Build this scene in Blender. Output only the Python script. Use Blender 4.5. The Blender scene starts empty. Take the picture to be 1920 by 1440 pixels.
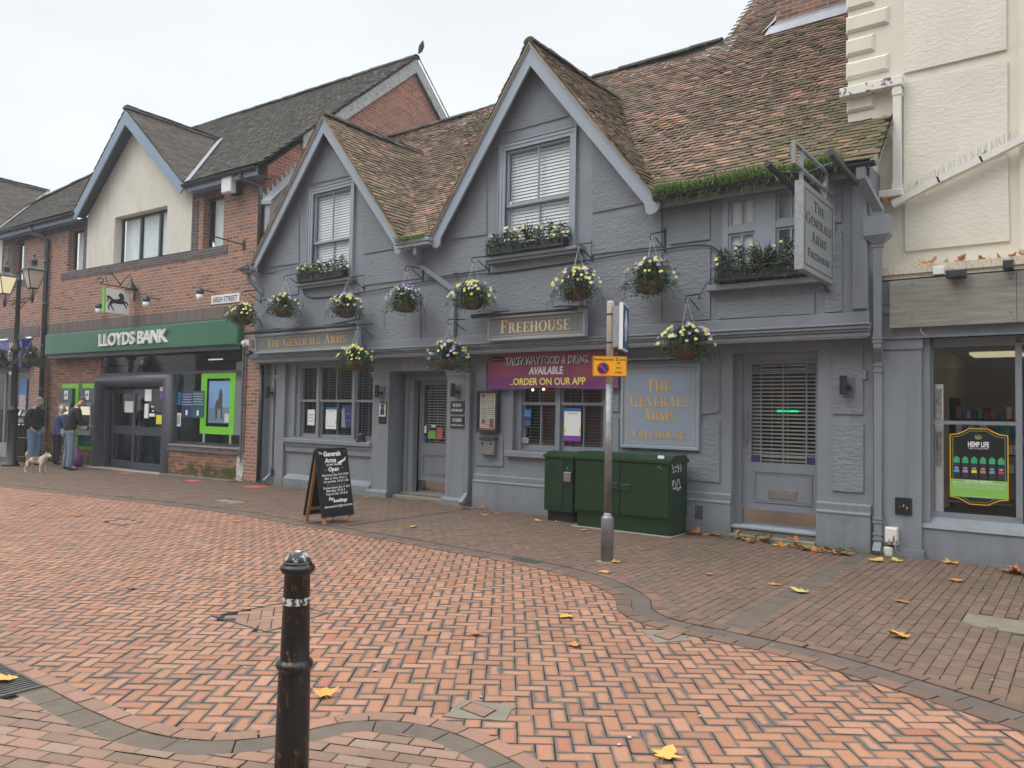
import bpy, bmesh, math, random
import numpy as np
from mathutils import Vector, Matrix
from mathutils.geometry import tessellate_polygon
random.seed(7); rng = np.random.default_rng(7)
scn = bpy.context.scene
PI = math.pi

# ------------------------------------------------------------------ camera
FOC = 1442.0; CAMH = 1.55              # focal length in pixels of the 1920 wide photograph, eye height in metres
def _n(v): v = np.array(v, float); return v/np.linalg.norm(v)
_up = _n((700, 36000, -1442)); _X = -_n((-1910, -20.6, -1442)); _X = _n(_X-_up*_X.dot(_up)); _Y = np.cross(_up, _X)
RM = np.array([_X, _Y, _up])           # world = RM @ camera space ; world x along the street, y into the buildings, z up
_d = RM@np.array([478-960, -(905-720), -FOC]); _t = CAMH/-_d[2]
CP = np.array([-_d[0]*_t, -_d[1]*_t, CAMH])
cam = bpy.data.cameras.new('camera'); camo = bpy.data.objects.new('camera', cam); scn.collection.objects.link(camo)
cam.sensor_width = 36; cam.lens = FOC*36/1920; cam.clip_end = 2000; cam.clip_start = .05
mw = Matrix([[*RM[0], CP[0]], [*RM[1], CP[1]], [*RM[2], CP[2]], [0, 0, 0, 1]]); camo.matrix_world = mw
scn.camera = camo
scn.render.resolution_x = 1024; scn.render.resolution_y = 768

# ------------------------------------------------------------------ sky, sun, exposure
SUN_EL = math.radians(50); SUN_AZ = math.radians(215)
w = bpy.data.worlds.new("World"); scn.world = w; w.use_nodes = True
nt = w.node_tree; nt.nodes.clear(); N = nt.nodes; L = nt.links
out = N.new('ShaderNodeOutputWorld'); bg = N.new('ShaderNodeBackground'); bg.inputs[1].default_value = .1
sky = N.new('ShaderNodeTexSky'); sky.sky_type = 'NISHITA'; sky.sun_disc = False
sky.sun_elevation = SUN_EL; sky.sun_rotation = SUN_AZ
hs = N.new('ShaderNodeHueSaturation'); hs.inputs['Saturation'].default_value = .35
tc = N.new('ShaderNodeTexCoord'); sep = N.new('ShaderNodeSeparateXYZ')
mr = N.new('ShaderNodeMapRange'); mr.inputs[1].default_value = 0; mr.inputs[2].default_value = 1; mr.inputs[3].default_value = 0; mr.inputs[4].default_value = 1
cr = N.new('ShaderNodeValToRGB')
e = cr.color_ramp.elements
e[0].position = 0; e[0].color = (.92, .955, .96, 1); e[1].position = 1; e[1].color = (1, 1, 1, 1)
x = e.new(.30); x.color = (.885, .92, .94, 1)
x = e.new(.62); x.color = (.80, .85, .89, 1)
ns = N.new('ShaderNodeTexNoise'); ns.inputs['Scale'].default_value = 1.6; ns.inputs['Detail'].default_value = 5
mp = N.new('ShaderNodeMapping'); mp.inputs['Scale'].default_value = (1, 1, 2.2)
mr2 = N.new('ShaderNodeMapRange'); mr2.inputs[1].default_value = .3; mr2.inputs[2].default_value = .7; mr2.inputs[3].default_value = .86; mr2.inputs[4].default_value = 1.06
# brightness towards the zenith (an overcast sky is brightest overhead)
mz = N.new('ShaderNodeMapRange'); mz.interpolation_type = 'SMOOTHSTEP'; mz.inputs[1].default_value = .5; mz.inputs[2].default_value = .9; mz.inputs[3].default_value = 7.9; mz.inputs[4].default_value = 25
mul = N.new('ShaderNodeVectorMath'); mul.operation = 'SCALE'; mul2 = N.new('ShaderNodeVectorMath'); mul2.operation = 'SCALE'
mix = N.new('ShaderNodeMixRGB'); mix.inputs[0].default_value = .9
L.new(tc.outputs['Generated'], sep.inputs[0]); L.new(sep.outputs[2], cr.inputs[0]); L.new(tc.outputs['Generated'], mp.inputs[0]); L.new(mp.outputs[0], ns.inputs[0])
L.new(ns.outputs[0], mr2.inputs[0]); L.new(sep.outputs[2], mz.inputs[0])
L.new(cr.outputs[0], mul.inputs[0]); L.new(mz.outputs[0], mul.inputs['Scale']); L.new(mul.outputs[0], mul2.inputs[0]); L.new(mr2.outputs[0], mul2.inputs['Scale'])
L.new(sky.outputs[0], hs.inputs['Color']); L.new(hs.outputs[0], mix.inputs[1]); L.new(mul2.outputs[0], mix.inputs[2])
L.new(mix.outputs[0], bg.inputs[0]); L.new(bg.outputs[0], out.inputs[0])
sl = bpy.data.lights.new('sun', 'SUN'); sl.energy = .75; sl.angle = math.radians(35); sl.color = (1, .96, .9)
so = bpy.data.objects.new('sun', sl); scn.collection.objects.link(so)
_sd = Vector((math.sin(SUN_AZ)*math.cos(SUN_EL), math.cos(SUN_AZ)*math.cos(SUN_EL), math.sin(SUN_EL)))
so.rotation_euler = _sd.to_track_quat('Z', 'Y').to_euler(); so.location = (8, -20, 20)
scn.view_settings.view_transform = 'Standard'; scn.view_settings.look = 'None'; scn.view_settings.gamma = 1; scn.view_settings.exposure = 0.58

# ------------------------------------------------------------------ measuring helpers (points of the photograph taken onto real planes)
def ray(px, py): return RM@np.array([px-960, -(py-720), -FOC])
def FP(px, py, y=0):
    d = ray(px, py); t = (y-CP[1])/d[1]; return CP+d*t
def GP(px, py, z=0):
    d = ray(px, py); t = (z-CP[2])/d[2]; return CP+d*t
def SP(px, py, x):
    d = ray(px, py); t = (x-CP[0])/d[0]; return CP+d*t
BTH = math.radians(3); BU = np.array([math.cos(BTH), math.sin(BTH), 0]); BN = np.array([-math.sin(BTH), math.cos(BTH), 0]); BP0 = np.array([0, -.08, 0])
def BPt(px, py, o=0):       # point on the brick building's facade, its own axes (along, depth, height); o > 0 = into the building
    P0 = BP0+BN*o; d = ray(px, py); k = (P0-CP).dot(BN)/d.dot(BN); W = CP+d*k
    return np.array([(W-BP0).dot(BU), o, W[2]])
def f2(px, py, y=0): p = FP(px, py, y); return (p[0], p[2])
def b2(px, py, o=0): p = BPt(px, py, o); return (p[0], p[2])
def rc(xl, yt, yb, xr, y=0, fn=FP):
    m = (yt+yb)/2
    return fn(xl, m, y)[0], fn(xr, m, y)[0], fn(xl, yb, y)[2], fn(xl, yt, y)[2]

# ------------------------------------------------------------------ materials
MATS = {}
class NB:
    def __init__(s, name):
        s.m = bpy.data.materials.new(name); s.m.use_nodes = True; s.t = s.m.node_tree; s.t.nodes.clear()
        s.o = s.t.nodes.new('ShaderNodeOutputMaterial'); s.b = s.t.nodes.new('ShaderNodeBsdfPrincipled'); s.t.links.new(s.b.outputs[0], s.o.inputs[0])
        MATS[name] = s.m
    def n(s, typ, **k):
        nd = s.t.nodes.new('ShaderNode'+typ)
        for a, v in k.items():
            if a.startswith('i_'):
                key = a[2:]; key = int(key) if key.isdigit() else key.replace('_', ' '); nd.inputs[key].default_value = v
            else: setattr(nd, a, v)
        return nd
    def l(s, a, b): s.t.links.new(a, b)
    def coord(s, kind='Object'): return s.n('TexCoord').outputs[kind]
    def noise(s, vec, scale, detail=4, rough=.55):
        nd = s.n('TexNoise', i_Scale=scale, i_Detail=detail, i_Roughness=rough); s.l(vec, nd.inputs['Vector']); return nd.outputs[0]
    def map(s, vec, scale=(1, 1, 1), rot=(0, 0, 0), loc=(0, 0, 0)):
        nd = s.n('Mapping'); nd.inputs['Scale'].default_value = scale; nd.inputs['Rotation'].default_value = rot; nd.inputs['Location'].default_value = loc
        s.l(vec, nd.inputs[0]); return nd.outputs[0]
    def ramp(s, f, stops, interp='LINEAR'):
        nd = s.n('ValToRGB'); nd.color_ramp.interpolation = interp; e = nd.color_ramp.elements
        while len(e) < len(stops): e.new(.5)
        for i, (p, c) in enumerate(stops):
            e[i].position = p; e[i].color = (*c, 1) if len(c) == 3 else c
        s.l(f, nd.inputs[0]); return nd.outputs[0]
    def mix(s, f, a, b, typ='MIX'):
        nd = s.n('MixRGB', blend_type=typ)
        for sock, v in ((nd.inputs[0], f), (nd.inputs[1], a), (nd.inputs[2], b)):
            if hasattr(v, 'links') or isinstance(v, bpy.types.NodeSocket): s.l(v, sock)
            else: sock.default_value = v if isinstance(v, (int, float)) else (*v, 1)
        return nd.outputs[0]
    def math(s, op, a, b=0, c=None):
        nd = s.n('Math', operation=op)
        for i, v in enumerate((a, b) if c is None else (a, b, c)):
            if isinstance(v, bpy.types.NodeSocket): s.l(v, nd.inputs[i])
            else: nd.inputs[i].default_value = v
        return nd.outputs[0]
    def rng(s, v, a, b, c=0, d=1):
        nd = s.n('MapRange', i_1=a, i_2=b, i_3=c, i_4=d); s.l(v, nd.inputs[0]); return nd.outputs[0]
    def bump(s, h, strength=.5, dist=.01):
        nd = s.n('Bump', i_Strength=strength, i_Distance=dist); s.l(h, nd.inputs['Height']); s.l(nd.outputs[0], s.b.inputs['Normal'])
    def attr(s, name='col'):
        nd = s.n('Attribute'); nd.attribute_name = name; return nd.outputs['Color']
    def base(s, c):
        if isinstance(c, bpy.types.NodeSocket): s.l(c, s.b.inputs['Base Color'])
        else: s.b.inputs['Base Color'].default_value = (*c, 1)
    def set(s, rough=.6, metal=0, spec=.5, emit=None, es=1):
        s.b.inputs['Roughness'].default_value = rough; s.b.inputs['Metallic'].default_value = metal; s.b.inputs['Specular IOR Level'].default_value = spec
        if emit is not None: s.b.inputs['Emission Color'].default_value = (*emit, 1); s.b.inputs['Emission Strength'].default_value = es

def simple(name, col, rough=.6, var=.12, vs=3, bump=0, bs=60, metal=0, dirt=0, spec=.5, dist=.01, splash=0):
    """plain painted or raw surface: slow tone variation, optional grime patches and fine grain"""
    b = NB(name); co = b.coord(); c = np.array(col)
    f = b.noise(co, vs, 6, .6)
    k = b.ramp(f, [(.25, tuple(c*(1-var))), (.75, tuple(np.minimum(c*(1+var), 1)))])
    if dirt:
        g = b.noise(co, vs*2.7, 8, .7); gm = b.rng(g, .56, .72, 0, dirt); k = b.mix(gm, k, tuple(c*.45+np.array((.02, .018, .015))))
    if splash:   # rain streaks down the wall and mud splashed up from the paving
        s_ = b.n('SeparateXYZ'); b.l(co, s_.inputs[0]); st = b.noise(b.map(co, (7, 7, .35)), 1.0, 6, .65); k = b.mix(b.rng(st, .5, .75, 0, splash), k, tuple(c*.62))
        lo = b.math('ADD', b.rng(s_.outputs[2], -.2+splash*0, .35, .45, 0), b.math('MULTIPLY', b.noise(co, 9, 6, .7), .6)) if splash > .3 else None
        if lo is not None: k = b.mix(b.rng(lo, .42, .72, 0, .55), k, (.12, .11, .09))
    b.base(k); b.set(rough, metal, spec)
    if bump: b.bump(b.noise(co, bs, 5, .6), bump, dist)
    return b.m

GREY = (.212, .232, .262)
simple('paint_grey', GREY, .55, .09, 1.5, .3, 30, dirt=.35, splash=.6)
simple('paint_grey_wood', (.217, .237, .268), .42, .07, 2, .1, 25, dirt=.15, splash=.28)
simple('paint_grey_trim', (.29, .335, .39), .42, .05, 2, .08, 25)
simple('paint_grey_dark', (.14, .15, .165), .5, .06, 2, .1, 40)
def roughcast(name, col, str_=.9, sc=11, dist=.03, stain=0):
    b = NB(name); co = b.coord(); c = np.array(col)
    m1 = b.map(co, (1, 1, 1.9)); v1 = b.noise(m1, sc, 3, .55); v2 = b.noise(m1, sc*3.1, 3, .5)
    h = b.math('ADD', b.math('MULTIPLY', v1, 1.0), b.math('MULTIPLY', v2, .35))
    k = b.ramp(b.noise(co, 1.3, 5), [(.3, tuple(c*.93)), (.7, tuple(c*1.06))])
    if stain:
        st = b.noise(b.map(co, (3, 3, .8)), 1.2, 6, .65); k = b.mix(b.rng(st, .55, .75, 0, stain), k, tuple(c*.6))
    b.base(k); b.set(.75, spec=.3); b.bump(h, str_, dist); return b.m
roughcast('roughcast_grey', (.215, .236, .266), .62, 14, .03)
roughcast('roughcast_cream', (.71, .67, .58), .40, 17, .02, .16)
def stucco(name, c, stain):
    b = NB(name); co = b.coord(); c = np.array(c)
    k = b.ramp(b.noise(co, 1.1, 6, .6), [(.3, tuple(c*.94)), (.7, tuple(c*1.05))])
    st = b.noise(b.map(co, (2.2, 2.2, .9)), 1.3, 7, .68); k = b.mix(b.rng(st, .52, .74, 0, stain), k, tuple(c*np.array((.5, .53, .55))))
    b.base(k); b.set(.8, spec=.25); b.bump(b.noise(co, 45, 4), .2, .006); return b.m
stucco('stucco_cream', (.72, .675, .575), .35)
stucco('render_cream', (.68, .65, .57), .5)
def bricks(name, cols, mortar, bw=.215, bh=.065, mort=.01, rough=.85, moss=0, vert=False, dirt=.3, off=.5):
    b = NB(name); co = b.coord(); s = b.n('SeparateXYZ'); b.l(co, s.inputs[0])
    cmb = b.n('CombineXYZ'); u = b.math('ADD', s.outputs[0], s.outputs[1])
    b.l(u, cmb.inputs[0]); b.l(s.outputs[2], cmb.inputs[1])
    vec = cmb.outputs[0]
    t = b.n('TexBrick', offset=off, offset_frequency=2, squash_frequency=2, i_Scale=1, i_Mortar_Size=mort/2, i_Mortar_Smooth=.15, i_Bias=0, i_Brick_Width=bw+mort, i_Row_Height=bh+mort)
    b.l(vec, t.inputs[0]); t.inputs['Color1'].default_value = (0, 0, 0, 1); t.inputs['Color2'].default_value = (1, 1, 1, 1); t.inputs['Mortar'].default_value = (.5, .5, .5, 1)
    k = b.ramp(t.outputs[0], [(p, c) for p, c in cols])
    k = b.mix(b.rng(b.noise(co, 22, 4), .3, .7, 0, .35), k, b.mix(.5, k, (.1, .07, .055)))
    big = b.noise(co, .9, 5, .6); k = b.mix(b.rng(big, .45, .7, 0, dirt), k, (.16, .11, .085))
    k = b.mix(t.outputs['Fac'], k, mortar)
    if moss:
        mm = b.noise(co, 3, 6, .7); zz = b.rng(s.outputs[2], .15, .7, .2, -.15); k = b.mix(b.rng(b.math('ADD', mm, zz), .62, .72, 0, moss), k, (.045, .06, .015))
    b.base(k); b.set(rough, spec=.25)
    h = b.math('SUBTRACT', b.math('MULTIPLY', b.noise(co, 60, 3), .25), t.outputs['Fac']); b.bump(h, .6, .008); return b.m
BC = [(0, (.20, .11, .09)), (.22, (.34, .165, .125)), (.45, (.30, .175, .145)), (.62, (.38, .185, .135)), (.8, (.29, .20, .175)), (.92, (.46, .19, .11)), (1, (.56, .21, .09))]
bricks('brick_red', BC, (.50, .42, .34), moss=0, mort=.012)
bricks('brick_low', [(0, (.15, .075, .05)), (.5, (.22, .11, .075)), (.8, (.27, .13, .08)), (1, (.42, .16, .07))], (.30, .25, .19), moss=.9)
bricks('brick_blue', [(0, (.075, .07, .078)), (.5, (.105, .098, .105)), (1, (.14, .125, .125))], (.27, .24, .21))
bricks('brick_soldier', [(0, (.11, .095, .095)), (.5, (.15, .125, .12)), (1, (.19, .15, .14))], (.33, .29, .24), bw=.065, bh=.34, off=0)
bricks('brick_gable', [(0, (.22, .09, .06)), (.5, (.34, .13, .085)), (.8, (.30, .15, .11)), (1, (.48, .18, .10))], (.46, .36, .29), dirt=.15)
bricks('brick_old', [(0, (.14, .07, .055)), (.5, (.22, .12, .09)), (1, (.36, .15, .09))], (.38, .34, .3))
def tilemat(name, stops, moss=.5, lich=.3):
    b = NB(name); co = b.coord(); at = b.attr(); s = b.n('SeparateColor'); b.l(at, s.inputs[0])
    k = b.ramp(s.outputs[0], stops)
    n1 = b.noise(co, 30, 5, .7); k = b.mix(b.rng(n1, .3, .7, 0, .5), k, b.mix(.5, k, (.05, .04, .03)))
    g = b.noise(co, 1.1, 6, .65); g2 = b.noise(co, 14, 5, .7); gg = b.math('ADD', b.math('MULTIPLY', g, .7), b.math('MULTIPLY', g2, .3))
    gg = b.math('ADD', gg, b.math('MULTIPLY', s.outputs[1], .35))
    k = b.mix(b.rng(gg, .56, .74, 0, moss), k, (.072, .085, .034))
    k = b.mix(b.rng(b.noise(co, 9, 6, .75), .62, .75, 0, lich), k, (.32, .30, .24))
    b.base(k); b.set(.85, spec=.2); b.bump(b.noise(co, 90, 4), .5, .004); return b.m
tilemat('tiles_red', [(0, (.12, .082, .066)), (.3, (.23, .145, .11)), (.55, (.31, .195, .145)), (.75, (.42, .23, .155)), (.92, (.55, .26, .15)), (1, (.28, .235, .195))], .6, .4)
tilemat('tiles_grey', [(0, (.05, .045, .045)), (.4, (.075, .066, .062)), (.8, (.105, .096, .09)), (1, (.14, .12, .105))], .22, .30)
tilemat('tiles_brown', [(0, (.07, .055, .052)), (.5, (.11, .085, .078)), (1, (.16, .12, .105))], .25, .15)
simple('lead', (.30, .32, .36), .5, .15, 4, .2, 20, metal=.1, dirt=.3)
simple('mortar_edge', (.33, .27, .2), .9, .2, 9, .6, 50)
simple('black_metal', (.018, .018, .02), .38, .2, 6, .15, 60)
simple('black_plastic', (.025, .026, .028), .5, .1, 5)
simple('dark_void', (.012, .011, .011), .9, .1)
simple('blue_trim', (.22, .29, .38), .5, .08, 2)
simple('dark_frame', (.045, .05, .062), .4, .08, 3)
simple('door_grey', (.052, .056, .07), .42, .06, 2)
simple('white_plastic', (.75, .75, .73), .4, .05)
simple('white_paint', (.72, .70, .64), .6, .08, 8, .3, 40, dirt=.5)
simple('paper', (.78, .79, .80), .6, .03)
simple('steel', (.42, .42, .43), .28, .15, 7, metal=.9)
simple('steel_kick', (.50, .45, .41), .16, .1, 3, metal=1)
simple('galv', (.26, .265, .27), .55, .3, 9, .2, 40, metal=.75, dirt=.5)
simple('cream_pole', (.52, .47, .38), .55, .1, 5, dirt=.3)
simple('bank_green', (.034, .15, .085), .38, .05, 1)
simple('lime', (.20, .52, .03), .4, .04)
simple('atm_teal', (.006, .045, .045), .25, .1)
simple('atm_grey', (.27, .28, .29), .45, .08, metal=.3)
simple('shop_blue', (.02, .035, .24), .3, .05)
simple('cabinet_green', (.006, .033, .009), .34, .2, 2.2, .06, 30, dirt=.35)
simple('orange_sign', (.92, .42, .012), .4, .03)
simple('sign_blue', (.03, .09, .24), .3, .15, 5)
simple('red_paint', (.5, .03, .02), .5, .05)
simple('gold', (.62, .38, .09), .5, .08, 30)
simple('gold_pale', (.78, .56, .28), .5, .08, 30)
simple('gold_dull', (.11, .10, .09), .6, .08, 30)
simple('sign_grey', (.17, .205, .22), .3, .06, 2)
simple('sign_bluegrey', (.24, .30, .385), .45, .06, 2)
simple('sign_side', (.26, .28, .30), .5, .05, 2)
simple('chalk', (.80, .80, .78), .9, .1, 60)
simple('chalk_green', (.1, .35, .2), .9, .1, 60)
simple('chalkboard', (.010, .010, .012), .5, .2, 5)
simple('wood_pale', (.42, .21, .075), .5, .2, 8, .2, 30)
simple('brochure', (.42, .35, .34), .5, .6, 14)
simple('interior_beige', (.30, .24, .155), .8, .1)
simple('slat', (.40, .38, .34), .5, .05)
simple('slat_white', (.82, .84, .86), .5, .05)
simple('curtain', (.78, .84, .85), .8, .15, 14)
simple('terracotta', (.20, .085, .042), .9, .35, 14, .6, 60)
simple('wire', (.06, .045, .035), .6, .1)
simple('chain', (.5, .5, .5), .4, .1, metal=.6)
simple('stone_step', (.22, .20, .165), .85, .25, 6, .5, 30, dirt=.6)
simple('concrete', (.19, .165, .125), .9, .2, 5, .5, 40, dirt=.4)
simple('concrete_pale', (.30, .28, .235), .9, .15, 5, .5, 40)
simple('iron', (.085, .08, .075), .6, .25, 14, .5, 50, dirt=.4)
simple('sticker_red', (.55, .06, .08), .5, .1)
simple('blind_rust', (.2, .08, .05), .9, .2)
simple('leaf_stem', (.25, .14, .05), .7)
simple('black_bin', (.012, .013, .015), .35, .15, 4)
simple('gutter_black', (.03, .033, .038), .4, .15, 4)
simple('banner_white', (.68, .70, .74), .5, .05, 20)
simple('banner_yellow', (.82, .74, .12), .5, .03)
simple('banner_black', (.02, .012, .03), .5)
simple('menu_tan', (.74, .64, .46), .6, .1, 30)
simple('menu_red', (.5, .14, .1), .6, .2, 30)
simple('poster_navy', (.02, .035, .13), .4, .2, 20)
simple('poster_blue', (.02, .15, .38), .4, .1, 10)
simple('poster_teal', (.01, .09, .12), .4, .1, 10)
simple('poster_purple', (.22, .05, .35), .5, .1)
simple('yellow', (.78, .68, .05), .5)
simple('lime_panel', (.24, .50, .09), .5, .04)
simple('poster_black', (.012, .012, .012), .35)
simple('bottle_green', (.05, .38, .18), .4, .1)
simple('cyan_label', (.05, .35, .7), .4); simple('violet_label', (.35, .25, .6), .4); simple('orange_label', (.6, .25, .1), .4); simple('rose_label', (.5, .04, .12), .4); simple('blueviolet_label', (.2, .25, .7), .4)
simple('stained_blue', (.01, .015, .14), .2)
simple('skin', (.50, .30, .22), .55, .08, 20)
simple('hair_grey', (.36, .33, .30), .8, .25, 50, .6, 120)
simple('hair_white', (.62, .57, .48), .8, .15, 50, .6, 120)
simple('hair_brown', (.12, .085, .065), .8, .25, 50, .6, 120)
simple('navy_cloth', (.010, .013, .025), .85, .2, 8, .4, 20)
simple('black_cloth', (.012, .014, .014), .85, .2, 8, .4, 20)
simple('blue_cloth', (.085, .095, .24), .9, .15, 8, .5, 25)
simple('denim', (.17, .27, .42), .85, .18, 9, .5, 25)
simple('denim_grey', (.15, .20, .26), .85, .22, 9, .5, 25)
simple('dark_trousers', (.015, .014, .018), .85, .15)
simple('shoe', (.012, .012, .013), .5, .1)
simple('fur_white', (.62, .57, .48), .95, .1, 30, .5, 90)
simple('fur_brown', (.26, .10, .04), .95, .2, 30, .5, 90)
simple('bag_purple', (.17, .03, .19), .55, .3, 9, .8, 14)
simple('pigeon', (.07, .08, .10), .8, .2, 20)
simple('lamp_glass', (.55, .48, .38), .3, .08)
simple('marker_orange', (.75, .35, .02), .4)

def emis(name, col, s): b = NB(name); b.base(tuple(np.array(col)*.3)); b.set(.5, emit=col, es=s); return b.m
emis('lamp_lit', (1, .85, .5), .45); emis('bulb', (1, .72, .35), 3.5); emis('ceiling_lit', (1, .87, .55), .35); emis('led_green', (.03, .95, .35), .9); emis('led_red', (.9, .05, .05), .6); emis('tube_light', (1, 1, .95), .5)
emis('lime_lit', (.20, .62, .03), .38); emis('atm_screen', (.75, .72, .55), .6)

def glass(name, tint=(.85, .88, .88), fac=.06, rough=.01):
    b = NB(name); b.t.nodes.remove(b.b); tr = b.n('BsdfTransparent'); tr.inputs[0].default_value = (*tint, 1)
    gl = b.n('BsdfGlossy'); gl.inputs['Roughness'].default_value = rough; gl.inputs[0].default_value = (.95, .97, 1, 1)
    nb = b.n('Bump', i_Strength=.06, i_Distance=.02); b.l(b.noise(b.coord(), 2.5, 2), nb.inputs['Height']); b.l(nb.outputs[0], gl.inputs['Normal'])
    fr = b.n('LayerWeight'); f = b.math('ADD', b.math('MULTIPLY', b.math('POWER', fr.outputs['Facing'], 5), .9), fac); mx = b.n('MixShader'); b.l(f, mx.inputs[0]); b.l(tr.outputs[0], mx.inputs[1]); b.l(gl.outputs[0], mx.inputs[2]); b.l(mx.outputs[0], b.o.inputs[0]); return b.m
glass('glass', (.92, .94, .94), .05); glass('glass_dark', (.45, .48, .48), .04); glass('glass_shop', (.9, .92, .92), .03); glass('glass_lantern', (.8, .72, .62), .02)

def gradient_banner():
    b = NB('banner_purple'); co = b.coord(); s = b.n('SeparateXYZ'); b.l(co, s.inputs[0])
    n1 = b.noise(b.map(co, (1, 1, 1.5)), 1.7, 3); f = b.math('ADD', b.math('MULTIPLY', s.outputs[2], 1.1), b.math('MULTIPLY', n1, .75))
    k = b.ramp(f, [(.15, (.20, .055, .33)), (.5, (.17, .035, .14)), (.75, (.26, .05, .09)), (1, (.33, .09, .06))])
    v = b.n('TexVoronoi', i_Scale=7.5); b.l(b.map(co, (1, 0, 1)), v.inputs[0]); d = b.rng(v.outputs['Distance'], .22, .27, 1, 0)
    top = b.rng(s.outputs[2], .36, .44, 0, .85); k = b.mix(b.math('MULTIPLY', d, top), k, (.55, .27, .08))
    b.base(k); b.set(.38); b.bump(b.noise(b.map(co, (1.2, 1, .6), (0, .5, 0)), 3.5, 3), .35, .05); return b.m
gradient_banner()
def woodboard():
    b = NB('grey_board'); co = b.coord(); m1 = b.map(co, (.9, 1, 11)); f = b.noise(m1, 2.2, 9, .68); f2_ = b.noise(b.map(co, (2.5, 1, 45)), 2, 6, .6)
    ff = b.math('ADD', b.math('MULTIPLY', f, .7), b.math('MULTIPLY', f2_, .3))
    k = b.ramp(ff, [(.3, (.15, .143, .125)), (.44, (.215, .205, .18)), (.55, (.26, .248, .22)), (.7, (.34, .33, .30))]); b.base(k); b.set(.55); b.bump(ff, .4, .006); return b.m
woodboard()
def weathered(name, c1, c2, sc=(6, 6, 1), thr=(.5, .62), rough=.5):
    b = NB(name); co = b.coord(); f = b.noise(b.map(co, sc), 9, 7, .7); b.base(b.mix(b.rng(f, thr[0], thr[1]), c1, c2)); b.set(rough); b.bump(f, .4, .004); return b.m
weathered('bollard_paint', (.008, .008, .009), (.13, .07, .03), (3, 3, 1.6), (.575, .63), .36)
weathered('bollard_white', (.70, .70, .68), (.03, .028, .026), (5, 5, 5), (.50, .56), .6)
weathered('bollard_dome', (.55, .54, .51), (.02, .02, .022), (3, 3, 3), (.40, .50), .55)
weathered('peeling_white', (.72, .70, .65), (.09, .055, .045), (1, 1, 1), (.56, .59), .6)
weathered('ledge_white', (.62, .56, .45), (.22, .18, .12), (8, 8, 1.2), (.5, .7), .7)
weathered('barge_old', (.42, .43, .43), (.24, .23, .22), (.6, 1.2, 1.6), (.4, .65), .7)
weathered('metal_sign_edge', (.32, .34, .36), (.2, .2, .2), (3, 3, 3), (.5, .7), .4)
weathered('plate_black', (.012, .013, .016), (.05, .04, .03), (3, 3, 3), (.6, .7), .4)
weathered('jbox', (.36, .37, .35), (.72, .72, .70), (3, 3, 1.5), (.50, .55), .7)

def pavermat(name, stops, Lm, Wm, edge, edgecol, moss=0, edgew=.016, halo=.5):
    b = NB(name); co = b.coord(); at = b.attr(); s = b.n('SeparateColor'); b.l(at, s.inputs[0]); uv = b.n('UVMap'); su = b.n('SeparateXYZ'); b.l(uv.outputs[0], su.inputs[0])
    k = b.ramp(s.outputs[0], stops)
    k = b.mix(b.rng(b.noise(co, 55, 6, .75), .35, .7, 0, .45), k, b.mix(.6, k, (.1, .07, .05)))
    du = b.math('MINIMUM', su.outputs[0], b.math('SUBTRACT', Lm, su.outputs[0])); dv = b.math('MINIMUM', su.outputs[1], b.math('SUBTRACT', Wm, su.outputs[1]))
    d = b.math('MINIMUM', du, dv); n2 = b.noise(co, 5, 5, .65); n3 = b.noise(co, 30, 4, .6)
    wv = b.math('MULTIPLY', b.math('ADD', b.math('MULTIPLY', b.rng(n2, .35, .68, .15, 1.2), b.rng(s.outputs[1], 0, 1, .4, 1.5)), b.math('MULTIPLY', n3, .35)), edgew)
    m = b.rng(b.math('SUBTRACT', d, wv), -.010, .009, edge, 0); k = b.mix(m, k, edgecol)
    big = b.noise(co, .45, 5, .6); k = b.mix(b.rng(big, .45, .72, 0, halo), k, b.mix(.55, k, (.13, .095, .07)))
    if moss: k = b.mix(b.math('MULTIPLY', b.rng(b.noise(co, .8, 4, .6), .52, .72), b.rng(n3, .3, .6, .3, moss)), k, (.075, .085, .03))
    b.base(k); b.set(.72, spec=.35); b.bump(b.noise(co, 120, 4), .35, .003); return b.m
PL, PW = .175, .0875
pavermat('paver_orange', [(0, (.33, .145, .082)), (.3, (.37, .178, .102)), (.7, (.40, .195, .114)), (.93, (.43, .225, .14)), (1, (.36, .13, .078))], PL, PW, .92, (.10, .088, .08), edgew=.017)
pavermat('paver_brown', [(0, (.135, .092, .068)), (.35, (.155, .10, .074)), (.7, (.175, .11, .08)), (.92, (.20, .12, .086)), (1, (.15, .12, .095))], PL, PW, .5, (.09, .072, .058), .45, .01)
pavermat('paver_near', [(0, (.20, .135, .10)), (.35, (.27, .165, .12)), (.7, (.33, .185, .13)), (.92, (.30, .21, .165)), (1, (.24, .20, .165))], PL, PW, .5, (.14, .11, .08), .25, .01)
pavermat('paver_edge', [(0, (.12, .078, .06)), (.5, (.165, .10, .075)), (1, (.22, .125, .09))], PL, PW, .5, (.09, .07, .058), .1, .008)
pavermat('paver_edge_near', [(0, (.24, .15, .11)), (.5, (.30, .17, .12)), (1, (.36, .20, .14))], PL, PW, .4, (.14, .11, .08), .1, .008)
simple('channel_far', (.105, .084, .068), .8, .2, 3, .5, 40, dirt=.5)
simple('channel_near', (.125, .10, .078), .85, .2, 4, .6, 40, dirt=.5)
simple('joint_sand', (.045, .038, .033), .95, .3, 8, .6, 60)
simple('asphalt_far', (.10, .085, .07), .9, .15, 2)

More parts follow.
